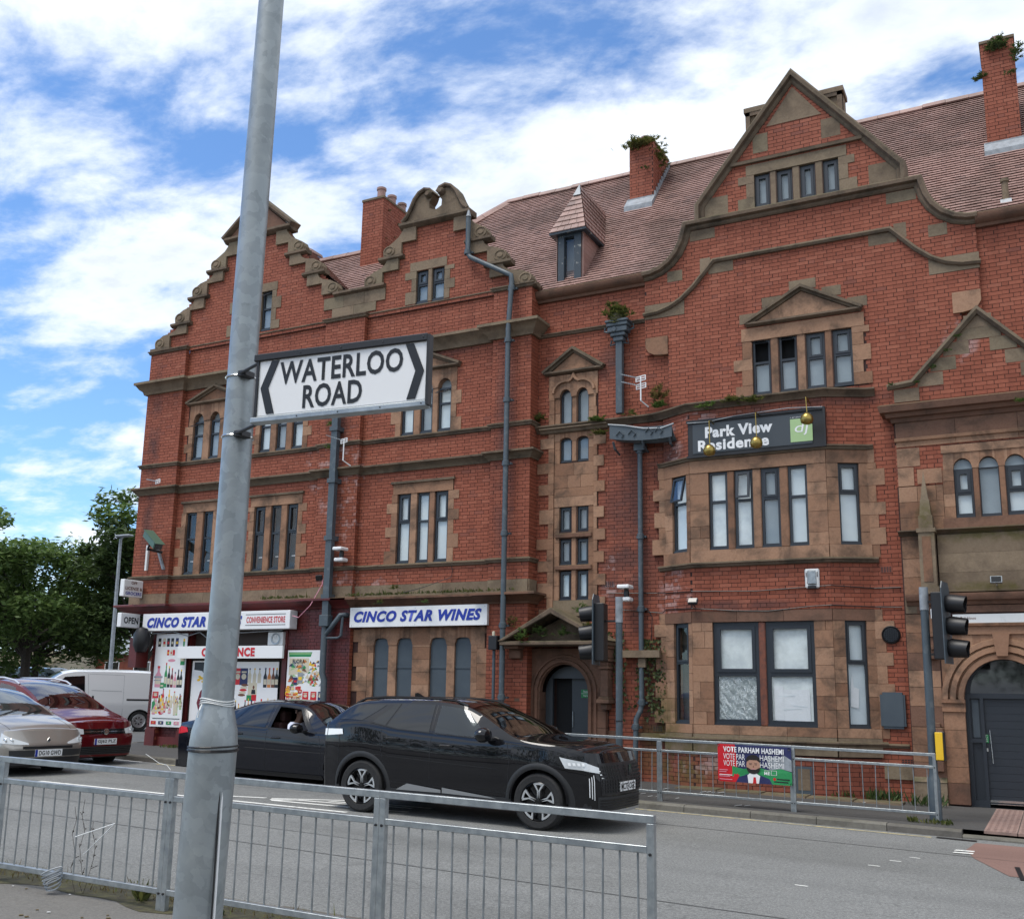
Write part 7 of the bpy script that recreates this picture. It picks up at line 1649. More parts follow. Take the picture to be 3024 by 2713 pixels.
    def quadS(s, sd, q, m, name, off=.004, n=14, rows=5, par=None):
        """bilinear patch on the side: q = 4 (x,z) corners bottom-left, bottom-right, top-right, top-left; z may be 'b+.02' / 'e-.03' / number"""
        def zz(v, x):
            if isinstance(v, str): return (s.belt(x) if v[0] == 'b' else s.ze(x))+float(v[1:] or 0)
            return v
        mb = MB()
        def P_(u, v):
            xb = q[0][0]+(q[1][0]-q[0][0])*u; xt = q[3][0]+(q[2][0]-q[3][0])*u; x = xb+(xt-xb)*v
            zb = zz(q[0][1], x)+(zz(q[1][1], x)-zz(q[0][1], x))*u; zt = zz(q[3][1], x)+(zz(q[2][1], x)-zz(q[3][1], x))*u
            z = zb+(zt-zb)*v; return s.S(x, z, sd, off)
        mb.grid(P_, n, rows); return mb.build(name, m, par or s.t, smooth=True)
    def lineS(s, sd, pts, m='black', w=.007, off=.002, name='panel_gap', par=None):
        mb = MB()
        for p, q in zip(pts, pts[1:]):
            n = 6
            for i in range(n):
                a = Vector(p).lerp(Vector(q), i/n); b = Vector(p).lerp(Vector(q), (i+1)/n); d = (b-a).normalized(); e = Vector((-d.y, d.x))*w/2
                mb.quad(s.S(a.x+e.x, a.y+e.y, sd, off), s.S(b.x+e.x, b.y+e.y, sd, off), s.S(b.x-e.x, b.y-e.y, sd, off), s.S(a.x-e.x, a.y-e.y, sd, off))
        return mb.build(name, m, par or s.bo)
    def screen(s, xa, xb, m='car_glass', name='windscreen', f=.9, off=.004):
        mb = MB(); mb.grid(lambda u, v: s.TP(xa+(xb-xa)*u+ (-.0), (2*v-1)*f*(1), off), 10, 16); return mb.build(name, m, s.t, smooth=True)
    def patchE(s, d, a0, a1, z0, z1, m, name, off=.004, n=10, zf=None, par=None):
        """patch on an end face; zf(u) -> (z0,z1) lets it taper"""
        mb = MB(); f = zf or (lambda u: (z0, z1))
        mb.grid(lambda u, v: s.EP(d, a0+(a1-a0)*u, f(u)[0]+(f(u)[1]-f(u)[0])*v, off), n, 4); return mb.build(name, m, par or s.t, smooth=True)
    def wheel(s, x, sd, style, tr=None, rim=None):
        wr = s.wr; yo = sd*(s.W(x)-.02); w = .215; rr = rim or wr*.66
        t = MB(); T = lambda q: q; pr = [(rr, -w), (wr*.86, -w), (wr*.97, -w*.9), (wr, -w*.75), (wr, -w*.25), (wr*.975, -.02), (wr*.90, .0), (rr*1.04, -.004), (rr, -.02), (rr*.98, -w)]
        t.lathe(pr, (x, yo, wr), ax=(0, sd, 0), n=40); wo_ = t.build('wheel', 'rubber', s.t, smooth=35)
        r = MB(); r.lathe([(rr*1.01, -.012), (rr*.97, -.006), (rr*.93, -.03), (rr*.9, -.1), (0, -.11)], (x, yo, wr), ax=(0, sd, 0), n=36); r.build('rim', 'alloy' if style != 'y' else 'black_gloss', wo_, smooth=35)
        F_ = lambda u, v, d: (x+u, yo+sd*d, wr+v); sp_ = MB(); k = 0
        if style == 'y':
            for i in range(5):
                a = 2*pi*i/5+.3
                def R(p, q): return (p*cos(a)-q*sin(a), p*sin(a)+q*cos(a))
                for e in (-1, 1): sp_.prism([R(rr*.16, e*.012), R(rr*.55, e*.018), R(rr*.95, e*.085), R(rr*.96, e*.05), R(rr*.55, e*.002)], F_, -.045, -.016)
                sp_.prism([R(rr*.88, -.06), R(rr*.97, -.07), R(rr*.985, 0), R(rr*.97, .07), R(rr*.88, .06)], F_, -.03, -.008) if i % 1 == 0 and False else None
            o = sp_.build('spokes', 'alloy', wo_)
            rg = MB()
            for i in range(5):
                a0 = 2*pi*i/5+.3-.27; pts = [(rr*.985*cos(a0+.54*j/6), rr*.985*sin(a0+.54*j/6)) for j in range(7)]+[(rr*.86*cos(a0+.1+.34*(6-j)/6), rr*.86*sin(a0+.1+.34*(6-j)/6)) for j in range(7)]
                rg.prism(pts, F_, -.03, -.010)
            rg.build('rim_inserts', 'alloy', wo_)
            rd = MB(); rd.lathe([(0, -.01), (rr*.16, -.012), (rr*.17, -.05)], (x, yo, wr), ax=(0, sd, 0), n=16); rd.build('hub_cap', 'black_gloss', wo_, smooth=True)
        elif style == 'dark':
            for i in range(10):
                a = 2*pi*i/10; R = lambda p, q: (p*cos(a)-q*sin(a), p*sin(a)+q*cos(a)); sp_.prism([R(rr*.12, -.012), R(rr*.93, -.02), R(rr*.93, .02), R(rr*.12, .012)], F_, -.05, -.02)
            sp_.build('spokes', 'alloy', wo_)
        else:
            for i in range(7):
                a = 2*pi*i/7; R = lambda p, q: (p*cos(a)-q*sin(a), p*sin(a)+q*cos(a)); sp_.prism([R(rr*.35, -.012), R(rr*.6, -.02), R(rr*.6, .02), R(rr*.35, .012)], F_, -.108, -.095)
            sp_.build('rim_holes', 'black', wo_)
            MB().lathe([(0, -.04), (rr*.25, -.045), (rr*.3, -.1)], (x, yo, wr), ax=(0, sd, 0), n=16).build('hub_cap', 'alloy', wo_, smooth=True)
        return wo_
    def wheels(s, style, rim=None):
        for x in s.wh:
            for sd in (-1, 1): s.wheel(x, sd, style, rim=rim)
    def ring(s, x, m='clad', w=.07, off=.012, a0=-8, a1=188, z0=None):
        for sd in (-1, 1):
            mb = MB(); R = s.ar
            def P_(u, v):
                a = RD(a0+(a1-a0)*u); r = R-.004+w*v; xx, zz = x+r*cos(a), s.wr+r*sin(a); return s.S(xx, max(zz, s.sill-.03), sd, off*(1 if 0 < v < 1 else .2))
            mb.grid(P_, 30, 3); mb.build('wheel_arch_trim', m, s.t, smooth=True)
    def mirror(s, x, z, m, sd, w=.22, h=.14):
        y0 = s.y(x, z); T = lambda p: (x+p[0], sd*(y0+p[1]), z+p[2]); mb = MB(); mb.lathe([(0, .0), (h*.55, .02), (h*.72, .07), (h*.75, .12), (h*.6, .16), (0, .17)], (x+.03, sd*(y0+.17), z+.05), ax=(-.6, 0, 0), n=14)
        for i, v in enumerate(mb.v): dy = v[1]-sd*(y0+.17); dz = v[2]-(z+.05); mb.v[i] = (v[0], sd*(y0+.17)+dy*1.15, z+.05+dz*.8)
        o = mb.build('door_mirror', m, s.t, smooth=True); MB().box(-.05, .03, 0, .12, -.02, .02, T=T).build('mirror_arm', 'black', o, bevel=.005)
    def plate_(s, d, tx, z, eu=False, yel=False, w=.52, a0=0):
        e = s.EP(d, 0, z+.055); X_ = e[0]+d*.012; F_ = FR(X_, -w/2*1 if d > 0 else w/2, RD(90) if d > 0 else RD(-90)); o = plate(F_, rect(0, w, z, z+.111), 'white' if not yel else 'yellow', s.t, -.03, .004, 'number_plate', .0)
        q = .0
        if eu: plate(F_, rect(.0, .045, z, z+.111), 'blue_ink', o, .004, .006, 'blue_band'); q = .045
        text(tx, F_, q+.025, w-.025, z+.018, z+.093, 'black_ink', o, d=.007, bold=.02)
    def handle(s, x, z, sd=-1, m='black_gloss', ln=.2):
        y0 = s.y(x, z); s.quadS(sd, [(x-ln*.4, z-.02), (x+ln*.4, z-.02), (x+ln*.4, z+.025), (x-ln*.4, z+.025)], 'black', 'handle_recess', .001, 4, 2); MB().tube([(x-ln/2, sd*(y0+.012), z), (x-ln/2+.02, sd*(y0+.035), z+.005), (x+ln/2-.02, sd*(y0+.035), z+.005), (x+ln/2, sd*(y0+.012), z)], .013, 6).build('door_handle', m, s.t, smooth=True)
    def bonnet(s, xa, xb, f=.80):
        mb = MB()
        for sd in (-1, 1):
            for k in range(10):
                x, y = xa+(xb-xa)*k/10, xa+(xb-xa)*(k+1)/10; mb.quad(s.TP(x, sd*f, .002), s.TP(y, sd*f, .002), s.TP(y, sd*(f-.012), .002), s.TP(x, sd*(f-.012), .002))
        mb.build('bonnet_gap', 'black', s.bo)
    def lampcells(s, a0, a1, z, n=2, r=.045):
        for k in range(n):
            a = a0+(a1-a0)*(k+.5)/n; p = s.EP(1, a, z, .014); q = s.EP(1, a, z, .05); MB().lathe([(r, 0), (r*.8, .006), (r*.5, -.004), (0, .004)], p, ax=tuple(Vector(q)-Vector(p)), n=14).build('lamp_cell', 'chrome', s.t, smooth=True)
    def interior(s, xa, xb, zf=.5):
        mb = MB(); 
        for x in (xa+.25, xb-.75):
            for y_ in (-.36, .36):
                mb.box(x, x+.5, y_-.24, y_+.24, zf-.1, zf+.06); mb.box(x-.12, x+.06, y_-.23, y_+.23, zf, zf+.62); mb.box(x-.08, x+.03, y_-.12, y_+.12, zf+.62, zf+.82)
        mb.box(xb-.1, xb+.35, -.6, .6, zf+.1, zf+.38); mb.build('seats', 'seat', s.t, bevel=.03)
    def place(s, x, y, z, rz=0): s.t.location = (x, y, z); s.t.rotation_euler = (0, RD(1.03) if abs(rz) < .3 else 0, rz)
def person(loc, label, lean=0.0, par=None, skin='skin_dark', shirt='shirt'):
    """seated driver: one continuous skinned body, shirt and hair on top"""
    t = thing('person', label, 'person')
    def skinned(name, vs, es, rs, m):
        me = bpy.data.meshes.new(name); me.from_pydata(vs, es, []); o = bpy.data.objects.new(name, me); me.materials.append(M[m]); link(o, t)
        o.modifiers.new('s', 'SKIN'); sv = me.skin_vertices[0].data
        for i, r_ in enumerate(rs): sv[i].radius = r_; sv[i].use_root = (i == 0)
        su = o.modifiers.new('u', 'SUBSURF'); su.levels = 1; su.render_levels = 1; return o
    V = [(0, 0, 0), (.02, 0, .2), (.04, 0, .40), (.06, 0, .50), (.09, 0, .57), (.12, 0, .66), (.10, 0, .76), (.05, -.19, .46), (.12, -.25, .26), (.36, -.22, .30), (.44, -.20, .34), (.05, .19, .46), (.12, .25, .26), (.36, .22, .30), (.44, .2, .34), (.25, -.1, 0), (.50, -.12, .06), (.25, .1, 0), (.50, .12, .06), (.75, -.12, -.25), (.75, .12, -.25)]
    E = [(0, 1), (1, 2), (2, 3), (3, 4), (4, 5), (5, 6), (2, 7), (7, 8), (8, 9), (9, 10), (2, 11), (11, 12), (12, 13), (13, 14), (0, 15), (15, 16), (0, 17), (17, 18), (16, 19), (18, 20)]
    Rr = [(.13, .15), (.12, .14), (.12, .15), (.055, .06), (.05, .055), (.085, .095), (.075, .085), (.06, .06), (.045, .045), (.033, .033), (.03, .04), (.06, .06), (.045, .045), (.033, .033), (.03, .04), (.09, .09), (.07, .07), (.09, .09), (.07, .07), (.05, .05), (.05, .05)]
    skinned('body', V, E, Rr, skin)
    skinned('shirt', V[:4]+[V[7], V[8], V[11], V[12]], [(0, 1), (1, 2), (2, 3), (2, 4), (4, 5), (2, 6), (6, 7)], [(.145, .165), (.135, .155), (.135, .168), (.07, .075), (.075, .075), (.058, .058), (.075, .075), (.058, .058)], shirt)
    hx = Vector((.10, 0, .72)); h = MB(); h.lathe([(0, .125), (.06, .115), (.095, .07), (.105, .0), (.10, -.05), (.085, -.06)], hx+Vector((-.012, 0, .02)), n=16, ax=(-.35, 0, 1)); h.build('hair', 'hair', t, smooth=True)
    f = MB(); f.prism([(.20, .68), (.235, .655), (.20, .65)], lambda u, v, d: (u, d, v), -.014, .014); f.build('nose', skin, t, bevel=.006)
    g = MB()
    for s_ in (-1, 1): g.lathe([(0, .012), (.014, .006), (.014, 0)], (.185, s_*.038, .705), ax=(1, 0, 0), n=8); g.box(.07, .10, s_*.095-.01, s_*.095+.01, .66, .72)
    g.build('eyes_and_ears', skin, t); t.location = loc
    gl = MB(); gl.tube([(.09, -.105, .705), (.20, -.09, .71), (.215, -.02, .71), (.215, .02, .71), (.20, .09, .71), (.09, .105, .705)], .004, 5); gl.build('glasses', 'chrome', t)
    return t
# ---- black compact SUV: rear at x=0, length 4.3, wheel centres .78 and 3.42 (2.64 apart)
L_ = 4.35
c = Car('black_suv', 'glossy black compact SUV with roof rails and two tone wheels, nearest car', 'car', 'paint_black',
    top=[(0.12, 1.20), (.25, 1.33), (.5, 1.50), (.9, 1.545), (1.7, 1.555), (2.15, 1.525), (2.5, 1.41), (2.85, 1.24), (3.12, 1.12), (3.3, 1.09), (3.7, 1.06), (3.95, 1.01), (4.05, .97)],
    belt=[(0.12, 1.14), (.6, 1.17), (1.3, 1.10), (2.4, 1.05), (2.95, 1.045), (3.3, 1.03), (3.7, .985), (4.05, .90)], sill=.27,
    W=[(.12, .82), (.35, .87), (.8, .89), (1.6, .875), (2.8, .875), (3.4, .89), (3.75, .86), (4.0, .74)], roofw=[(.12, .60), (.6, .63), (2.2, .64), (3.0, .72)], x0=.12, x1=4.0, wheels=(.76, 3.44), wr=.345, nose=lambda z: .27-.10*max(0, z-.62)/.35+.02*sin(z*3), tail=.13, arch=.05)
c.body(); c.wheels('y', rim=.235)
for x in c.wh: c.ring(x, w=.075)
for sd in (-1, 1):
    c.quadS(sd, [(1.15, .25), (3.05, .25), (3.02, .36), (1.18, .36)], 'clad', 'sill_cladding', .012)
    c.quadS(sd, [(1.32, .34), (2.02, .345), (2.02, .385), (1.5, .43)], 'silver_trim', 'sill_strip', .02, 10, 2); c.quadS(sd, [(2.04, .345), (2.85, .33), (2.75, .35), (2.04, .415)], 'silver_trim', 'sill_strip', .02, 10, 2)
    c.quadS(sd, [(1.12, 'b+.03'), (1.80, 'b+.02'), (1.78, 'e-.04'), (1.26, 'e-.04')], 'privacy_glass', 'rear_door_window'); c.quadS(sd, [(.88, 'b+.06'), (1.09, 'b+.03'), (1.23, 'e-.04'), (1.14, 'e-.045')], 'privacy_glass', 'quarter_window', .004, 6); c.quadS(sd, [(.30, 'b+.06'), (.70, 'b+.05'), (1.0, 'e-.06'), (.52, 'e-.06')], 'privacy_glass', 'rear_side_window')
    fw_ = c.quadS(sd, [(1.88, 'b+.02'), (2.86, 'b+.025'), (2.30, 'e-.04'), (1.88, 'e-.04')], 'car_glass', 'front_door_window')
    c.lineS(sd, [(1.84, .40), (1.84, 1.05), (1.82, 1.46)]); c.lineS(sd, [(1.14, .60), (1.04, .95), (1.05, 1.1), (1.18, 1.40)]); c.lineS(sd, [(3.0, .40), (3.03, .80), (2.98, 1.03)]); c.lineS(sd, [(1.12, .44), (1.9, .42), (3.0, .42)]); c.lineS(sd, [(.86, 1.20), (1.3, 1.125), (2.4, 1.075), (2.92, 1.07)], 'black_gloss', .014, .006, 'window_trim'); c.lineS(sd, [(.5, .80), (1.8, .74), (2.9, .70)], 'clad', .004, .002, 'crease'); c.lineS(sd, [(.2, .93), (1.1, .90), (1.84, .86)], 'clad', .006, .003, 'crease'); c.lineS(sd, [(.35, .62), (.36, 1.0), (.25, 1.12)])
    c.lineS(sd, [(2.98, 1.03), (3.35, .995), (3.75, .93), (3.95, .86)], 'black', .008)
    c.quadS(sd, [(3.06, .975), (3.36, .955), (3.42, .975), (3.10, 1.0)], 'black_gloss', 'wing_badge', .010, 4, 2)
    MB().tube([c.TP(x, sd*.93, .035 if 0 < i < 7 else .0) for i, x in enumerate([.45, .6, .9, 1.2, 1.5, 1.8, 2.05, 2.25])], .018, 8).build('roof_rail', 'black_gloss', c.t, smooth=True)
    c.mirror(2.78, 1.07, 'paint_black', sd, h=.16); c.handle(1.24, 1.0, sd); c.handle(2.08, .945, sd)
    c.quadS(sd, [(3.74, .755), (4.04, .73), (4.045, .85), (3.64, .92)], 'black_gloss', 'headlamp_recess', .006); hl = c.quadS(sd, [(3.80, .77), (4.04, .745), (4.045, .84), (3.72, .90)], 'lamp_lens', 'headlight', .012)
    q0, q1 = (.62, .99) if sd > 0 else (-.99, -.62); h2 = c.patchE(1, q0, q1, 0, 0, 'lamp_lens', 'headlight', .012, 10, zf=(lambda u: (.72+.025*u, .79+.05*u)) if sd > 0 else (lambda u: (.745-.025*u, .84-.05*u)))
    for k in range(4): c.quadS(sd, [(3.84+.05*k, .80), (3.87+.05*k, .80), (3.86+.05*k, .835), (3.83+.05*k, .835)], 'lamp_bright', 'lamp_cell', .02, 2, 1)
    for k in range(3):
        a = sd*(.80+.055*k); c.patchE(1, a-.009, a+.009, .30, .58, 'lamp_bright', 'daytime_light', .02, 1, zf=lambda u, k=k: (.40+.015*k, .70-.02*k))
    c.patchE(1, *( (.76, .97) if sd > 0 else (-.97, -.76)), .33, .71, 'black_gloss', 'lamp_panel', .008)
    for k in range(3): a = sd*(.56+.03*k); c.patchE(1, a-.03, a+.03, .66+.04*k, .672+.04*k, 'lamp_bright', 'grille_slash', .018, 2)
    c.quadS(sd, [(.12, .99), (.42, 1.02), (.40, 1.09), (.12, 1.08)], 'lamp_bright', 'tail_light', .010, 5, 2)
    c.patchE(-1, *((.70, .99) if sd > 0 else (-.99, -.70)), .99, 1.08, 'lamp_bright', 'tail_light', .010)
c.patchE(1, -.62, .62, .46, .84, 'black', 'grille', .006, 20); gb = MB()
for i in range(17):
    for j in range(8): a = -.55+1.1*i/16; p = c.EP(1, a, .50+.042*j, .012); gb.box(p[0]-.006, p[0]+.006, p[1]-.012, p[1]+.012, p[2]-.012, p[2]+.014)
gb.build('grille_blocks', 'clad', c.t, kind='stuff'); MB().prism([(-.045, .68), (.045, .68), (.04, .80), (0, .82), (-.04, .80)], lambda u, v, d: (c.x1+.305+d+.01, u, v), 0, .012).build('badge', 'black_gloss', c.t)
c.patchE(1, -.72, .72, .27, .44, 'clad', 'lower_grille', .008, 20); lg = MB()
for j in range(4):
    for i in range(16): a0, a1 = -.66+1.32*i/16, -.66+1.32*(i+1)/16; p, q = c.EP(1, a0, .29+.033*j, .02), c.EP(1, a1, .29+.033*j, .02); lg.quad(p, q, (q[0], q[1], q[2]+.014), (p[0], p[1], p[2]+.014))
lg.build('grille_slats', 'black_gloss', c.t); c.patchE(1, -.7, .7, .235, .27, 'silver_trim', 'skid_plate', .02, 16)
c.bonnet(3.12, 4.05, .84); c.plate_(1, 'MC73 CGZ', .49); c.screen(2.22, 3.08, f=.90); c.interior(1.0, 2.9, .58)
MB().prism([(1.02, 1.535), (1.22, 1.535), (1.06, 1.61), (1.02, 1.60)], lambda u, v, d: (u, d, v), -.012, .012).build('aerial_fin', 'black_gloss', c.t)
SUVX, SUVY = -8.50-.76, 11.98+.885
c.place(SUVX+.0, SUVY, gz(-9.2)-.10+.0)
# ---- dark saloon
c = Car('black_saloon', 'black saloon car behind the SUV, driver window open and red tail light', 'car', 'paint_navy',
    top=[(.10, .98), (.5, 1.06), (.85, 1.12), (1.3, 1.32), (1.75, 1.42), (2.2, 1.435), (2.7, 1.40), (3.1, 1.22), (3.5, 1.02), (3.8, .97), (4.3, .86), (4.5, .78)],
    belt=[(.10, .90), (.6, .94), (1.4, .95), (2.6, .92), (3.3, .90), (4.0, .82), (4.5, .70)], sill=.20,
    W=[(.10, .78), (.5, .87), (1.2, .90), (3.4, .90), (4.1, .88), (4.5, .80)], roofw=[(.1, .60), (1.2, .56), (2.6, .58), (3.4, .72)], x0=.10, x1=4.5, wheels=(.98, 3.79), wr=.335, nose=.22, tail=.10, arch=.035)
c.cuts = [(-1, 2.22, 3.16, 2.76)]; c.body(); c.wheels('dark', rim=.25); c.interior(1.0, 2.92, .42)
for sd in (-1, 1):
    c.quadS(sd, [(1.38, 'b+.03'), (2.13, 'b+.025'), (2.10, 'e-.05'), (1.62, 'e-.05')], 'privacy_glass', 'rear_door_window'); c.quadS(sd, [(1.12, 'b+.03'), (1.34, 'b+.03'), (1.56, 'e-.06'), (1.42, 'e-.07')], 'privacy_glass', 'quarter_window', .004, 5)
    if sd > 0: c.quadS(sd, [(2.22, 'b+.025'), (3.20, 'b+.03'), (2.78, 'e-.055'), (2.22, 'e-.05')], 'car_glass', 'front_door_window')
    else:
        for q in ([(2.20, 'b+.0'), (3.24, 'b+.0'), (3.2, 'b+.035'), (2.20, 'b+.035')], [(2.19, 'b+.02'), (2.25, 'b+.02'), (2.25, 'e-.04'), (2.19, 'e-.04')], [(2.2, 'e-.065'), (2.84, 'e-.065'), (2.82, 'e-.03'), (2.2, 'e-.03')], [(3.08, 'b+.02'), (3.24, 'b+.02'), (2.84, 'e-.04'), (2.69, 'e-.05')]): c.quadS(sd, q, 'black_gloss', 'window_seal', .006)
    c.lineS(sd, [(2.17, .28), (2.18, .9), (2.16, 1.34)]); c.lineS(sd, [(1.42, .50), (1.30, .80), (1.34, .95)]); c.lineS(sd, [(3.34, .26), (3.36, .7), (3.28, .88)]); c.lineS(sd, [(.3, .80), (1.2, .84), (2.4, .80), (3.9, .74)], 'black_gloss', .012, .003, 'crease')
    c.quadS(sd, [(1.36, .17), (3.42, .17), (3.38, .24), (1.4, .24)], 'black_gloss', 'sill', .014); c.handle(1.55, .83, sd, 'paint_navy'); c.handle(2.38, .80, sd, 'paint_navy'); c.mirror(3.0, .93, 'black_gloss', sd, h=.14)
    c.quadS(sd, [(.10, .76), (.36, .80), (.30, .88), (.10, .89)], 'lamp_red', 'tail_light', .010, 6, 3); c.patchE(-1, *((.55, .99) if sd > 0 else (-.99, -.55)), .76, .87, 'lamp_red', 'tail_light', .010)
    c.patchE(1, *((.5, .97) if sd > 0 else (-.97, -.5)), .58, .70, 'lamp_lens', 'headlight', .01); c.quadS(sd, [(4.2, .62), (4.49, .58), (4.49, .68), (4.25, .70)], 'lamp_lens', 'headlight', .01, 4, 2); c.quadS(sd, [(3.50, .66), (3.58, .66), (3.60, .69), (3.52, .69)], 'chrome', 'wing_badge', .01, 2, 1)
c.patchE(1, -.35, .35, .42, .60, 'black_gloss', 'grille', .01); c.plate_(-1, 'MX17 KLD', .52, yel=True) if False else None
c.screen(2.76, 3.50); c.screen(.80, 1.55, 'privacy_glass', 'rear_window', .88)
mb = MB()
for k in range(7): p, q = c.TP(2.85+.09*k, .80, .006), c.TP(2.85+.09*k+.075, .80, .006); r_, s_ = c.TP(2.85+.09*k+.075, .86, .006), c.TP(2.85+.09*k, .86, .006); mb.quad(p, q, r_, s_)
mb.build('windscreen_strip', 'white', c.t)
BMX, BMY = -14.20, 15.02
c.place(BMX, BMY, gz(-12)-.10); 
# the open window shows the cabin: cut the sealed panel back to an inset dark liner with the driver in front of it
person((BMX+2.42, BMY-.40, gz(-12)-.10+.50), 'driver in a pale shirt and glasses seen through the open window of the black saloon')
# ---- taupe hatchback at left
c = Car('silver_hatchback', 'silver beige hatchback at the left edge, front number plate DG10 GWD', 'car', 'paint_taupe',
    top=[(.1, 1.2), (.5, 1.42), (1.0, 1.50), (1.7, 1.51), (2.2, 1.46), (2.7, 1.27), (3.15, 1.03), (3.4, .97), (3.65, .90), (3.85, .80)],
    belt=[(.1, 1.02), (1.2, .98), (2.6, .93), (3.1, .90), (3.5, .80), (3.85, .66)], sill=.22, W=[(.1, .76), (.5, .84), (3.0, .855), (3.5, .83), (3.85, .76)], roofw=[(.1, .56), (2.2, .60), (3.1, .68)], x0=.1, x1=3.78, wheels=(.62, 3.20), wr=.30, nose=lambda z: .26-.16*max(0, (z-.55))/.25, tail=.12, arch=.04)
c.body(); c.wheels('dark'); c.interior(.9, 2.8, .5); c.screen(2.15, 3.12)
for sd in (-1, 1):
    c.quadS(sd, [(1.0, 'b+.03'), (1.85, 'b+.03'), (1.83, 'e-.05'), (1.1, 'e-.05')], 'privacy_glass', 'rear_door_window'); c.quadS(sd, [(1.92, 'b+.03'), (2.85, 'b+.03'), (2.25, 'e-.05'), (1.92, 'e-.05')], 'car_glass', 'front_door_window')
    c.lineS(sd, [(1.88, .3), (1.88, 1.3)]); c.lineS(sd, [(2.85, .3), (2.8, .9)]); c.mirror(2.6, .95, 'paint_taupe', sd)
    c.quadS(sd, [(3.25, .74), (3.775, .60), (3.775, .72), (3.25, .86)], 'lamp_lens', 'headlight', .012, 10, 3)
    c.patchE(1, *((.20, .99) if sd > 0 else (-.99, -.20)), 0, 0, 'lamp_lens', 'headlight', .010, 16, zf=(lambda u: (.575+.03*u, .60+.17*u**.8)) if sd > 0 else (lambda u: (.605-.03*u, .60+.17*(1-u)**.8)))
    c.patchE(1, *((.60, .80) if sd > 0 else (-.80, -.60)), .28, .36, 'black', 'fog_lamp', .01)
c.patchE(1, -.3, .3, .505, .55, 'black', 'upper_grille', .008, 12); c.patchE(1, -.5, .5, .56, .563, 'clad', 'bonnet_gap', .003, 12); c.patchE(1, -.62, .62, .38, .485, 'clad', 'bumper_panel', .010, 14); c.patchE(1, -.66, .66, .24, .36, 'black', 'lower_grille', .010, 14)
MB().prism([(0, .60), (.035, .645), (0, .69), (-.035, .645)], lambda u, v, d: (c.x1+.235-.0*v+d, u, v), 0, .012).build('badge', 'chrome', c.t)
c.plate_(1, 'DG10 GWD', .38, True); c.bonnet(3.2, 3.78, .82); c.lampcells(-.85, -.45, .645, 2, .04); c.lampcells(.45, .85, .645, 2, .04)
for k in (0, 1): MB().tube([c.TP(3.16, -.5+.55*k, .01), c.TP(2.98, .12+.6*k, .02)], .008, 5).build('wiper', 'black', c.t)
c.place(-15.4-4.0, 12.72, gz(-16)-.10, RD(-3))
# ---- red people carrier
c = Car('red_people_carrier', 'dark red people carrier with silver roof rails, number plate GJ62 PLZ', 'car', 'paint_red',
    top=[(.1, 1.3), (.4, 1.55), (1.0, 1.64), (1.9, 1.655), (2.5, 1.58), (3.0, 1.38), (3.5, 1.10), (3.75, 1.03), (4.05, .95), (4.2, .86)],
    belt=[(.1, 1.08), (1.2, 1.03), (2.8, .98), (3.4, .96), (3.9, .86), (4.2, .74)], sill=.22, W=[(.1, .78), (.5, .87), (3.4, .895), (3.9, .86), (4.2, .78)], roofw=[(.1, .62), (2.4, .66), (3.4, .74)], x0=.1, x1=4.12, wheels=(.75, 3.50), wr=.315, nose=lambda z: .28-.10*max(0, (z-.6))/.25, tail=.12, arch=.04)
c.body(); c.wheels('dark'); c.interior(1.0, 3.0, .6); c.screen(2.42, 3.48)
for sd in (-1, 1):
    c.quadS(sd, [(.9, 'b+.03'), (1.95, 'b+.03'), (1.93, 'e-.05'), (1.0, 'e-.05')], 'privacy_glass', 'rear_door_window'); c.quadS(sd, [(2.02, 'b+.03'), (3.15, 'b+.03'), (2.5, 'e-.05'), (2.02, 'e-.05')], 'car_glass', 'front_door_window')
    c.lineS(sd, [(1.98, .3), (1.98, 1.4)]); c.mirror(2.9, 1.0, 'paint_red', sd); MB().tube([c.TP(x, sd*.92, .045 if 0 < i < 6 else .005) for i, x in enumerate([.5, .65, 1.0, 1.5, 2.0, 2.35, 2.5])], .02, 8).build('roof_rail', 'alloy', c.t, smooth=True)
    c.quadS(sd, [(3.80, .70), (4.115, .66), (4.115, .78), (3.78, .84)], 'lamp_lens', 'headlight', .012, 8, 3)
    c.patchE(1, *((.30, .99) if sd > 0 else (-.99, -.30)), 0, 0, 'lamp_lens', 'headlight', .012, 12, zf=(lambda u: (.66, .75+.10*u)) if sd > 0 else (lambda u: (.66, .85-.10*u)))
    c.patchE(1, *((.70, .86) if sd > 0 else (-.86, -.70)), .30, .38, 'lamp_lens', 'fog_lamp', .012)
c.patchE(1, -.30, .30, .66, .75, 'black_gloss', 'upper_grille', .010, 14); c.patchE(1, -.30, .30, .70, .707, 'chrome', 'grille_bar', .014, 14); c.patchE(1, -.64, .64, .28, .43, 'clad', 'lower_grille', .010, 14)
for k in range(4): c.patchE(1, -.6, .6, .30+.033*k, .31+.033*k, 'black_gloss', 'grille_slat', .016, 12)
MB().lathe([(.045, .0), (.06, .006), (.06, .014), (.045, .018), (.0, .012)], (c.x1+.27, 0, .70), ax=(1, 0, 0), n=18).build('badge', 'chrome', c.t, smooth=True); c.plate_(1, 'GJ62 PLZ', .46, True); c.bonnet(3.55, 4.12, .82); c.lampcells(-.85, -.5, .72, 2, .045); c.lampcells(.5, .85, .72, 2, .045)
for k in (0, 1): MB().box(3.0, 3.03, -.12+.16*k, -.06+.16*k, 1.08, 1.26).build('hanging_ornament', 'white', c.t)
c.place(-16.45-4.32, 14.68, gz(-17)-.10, RD(-1))
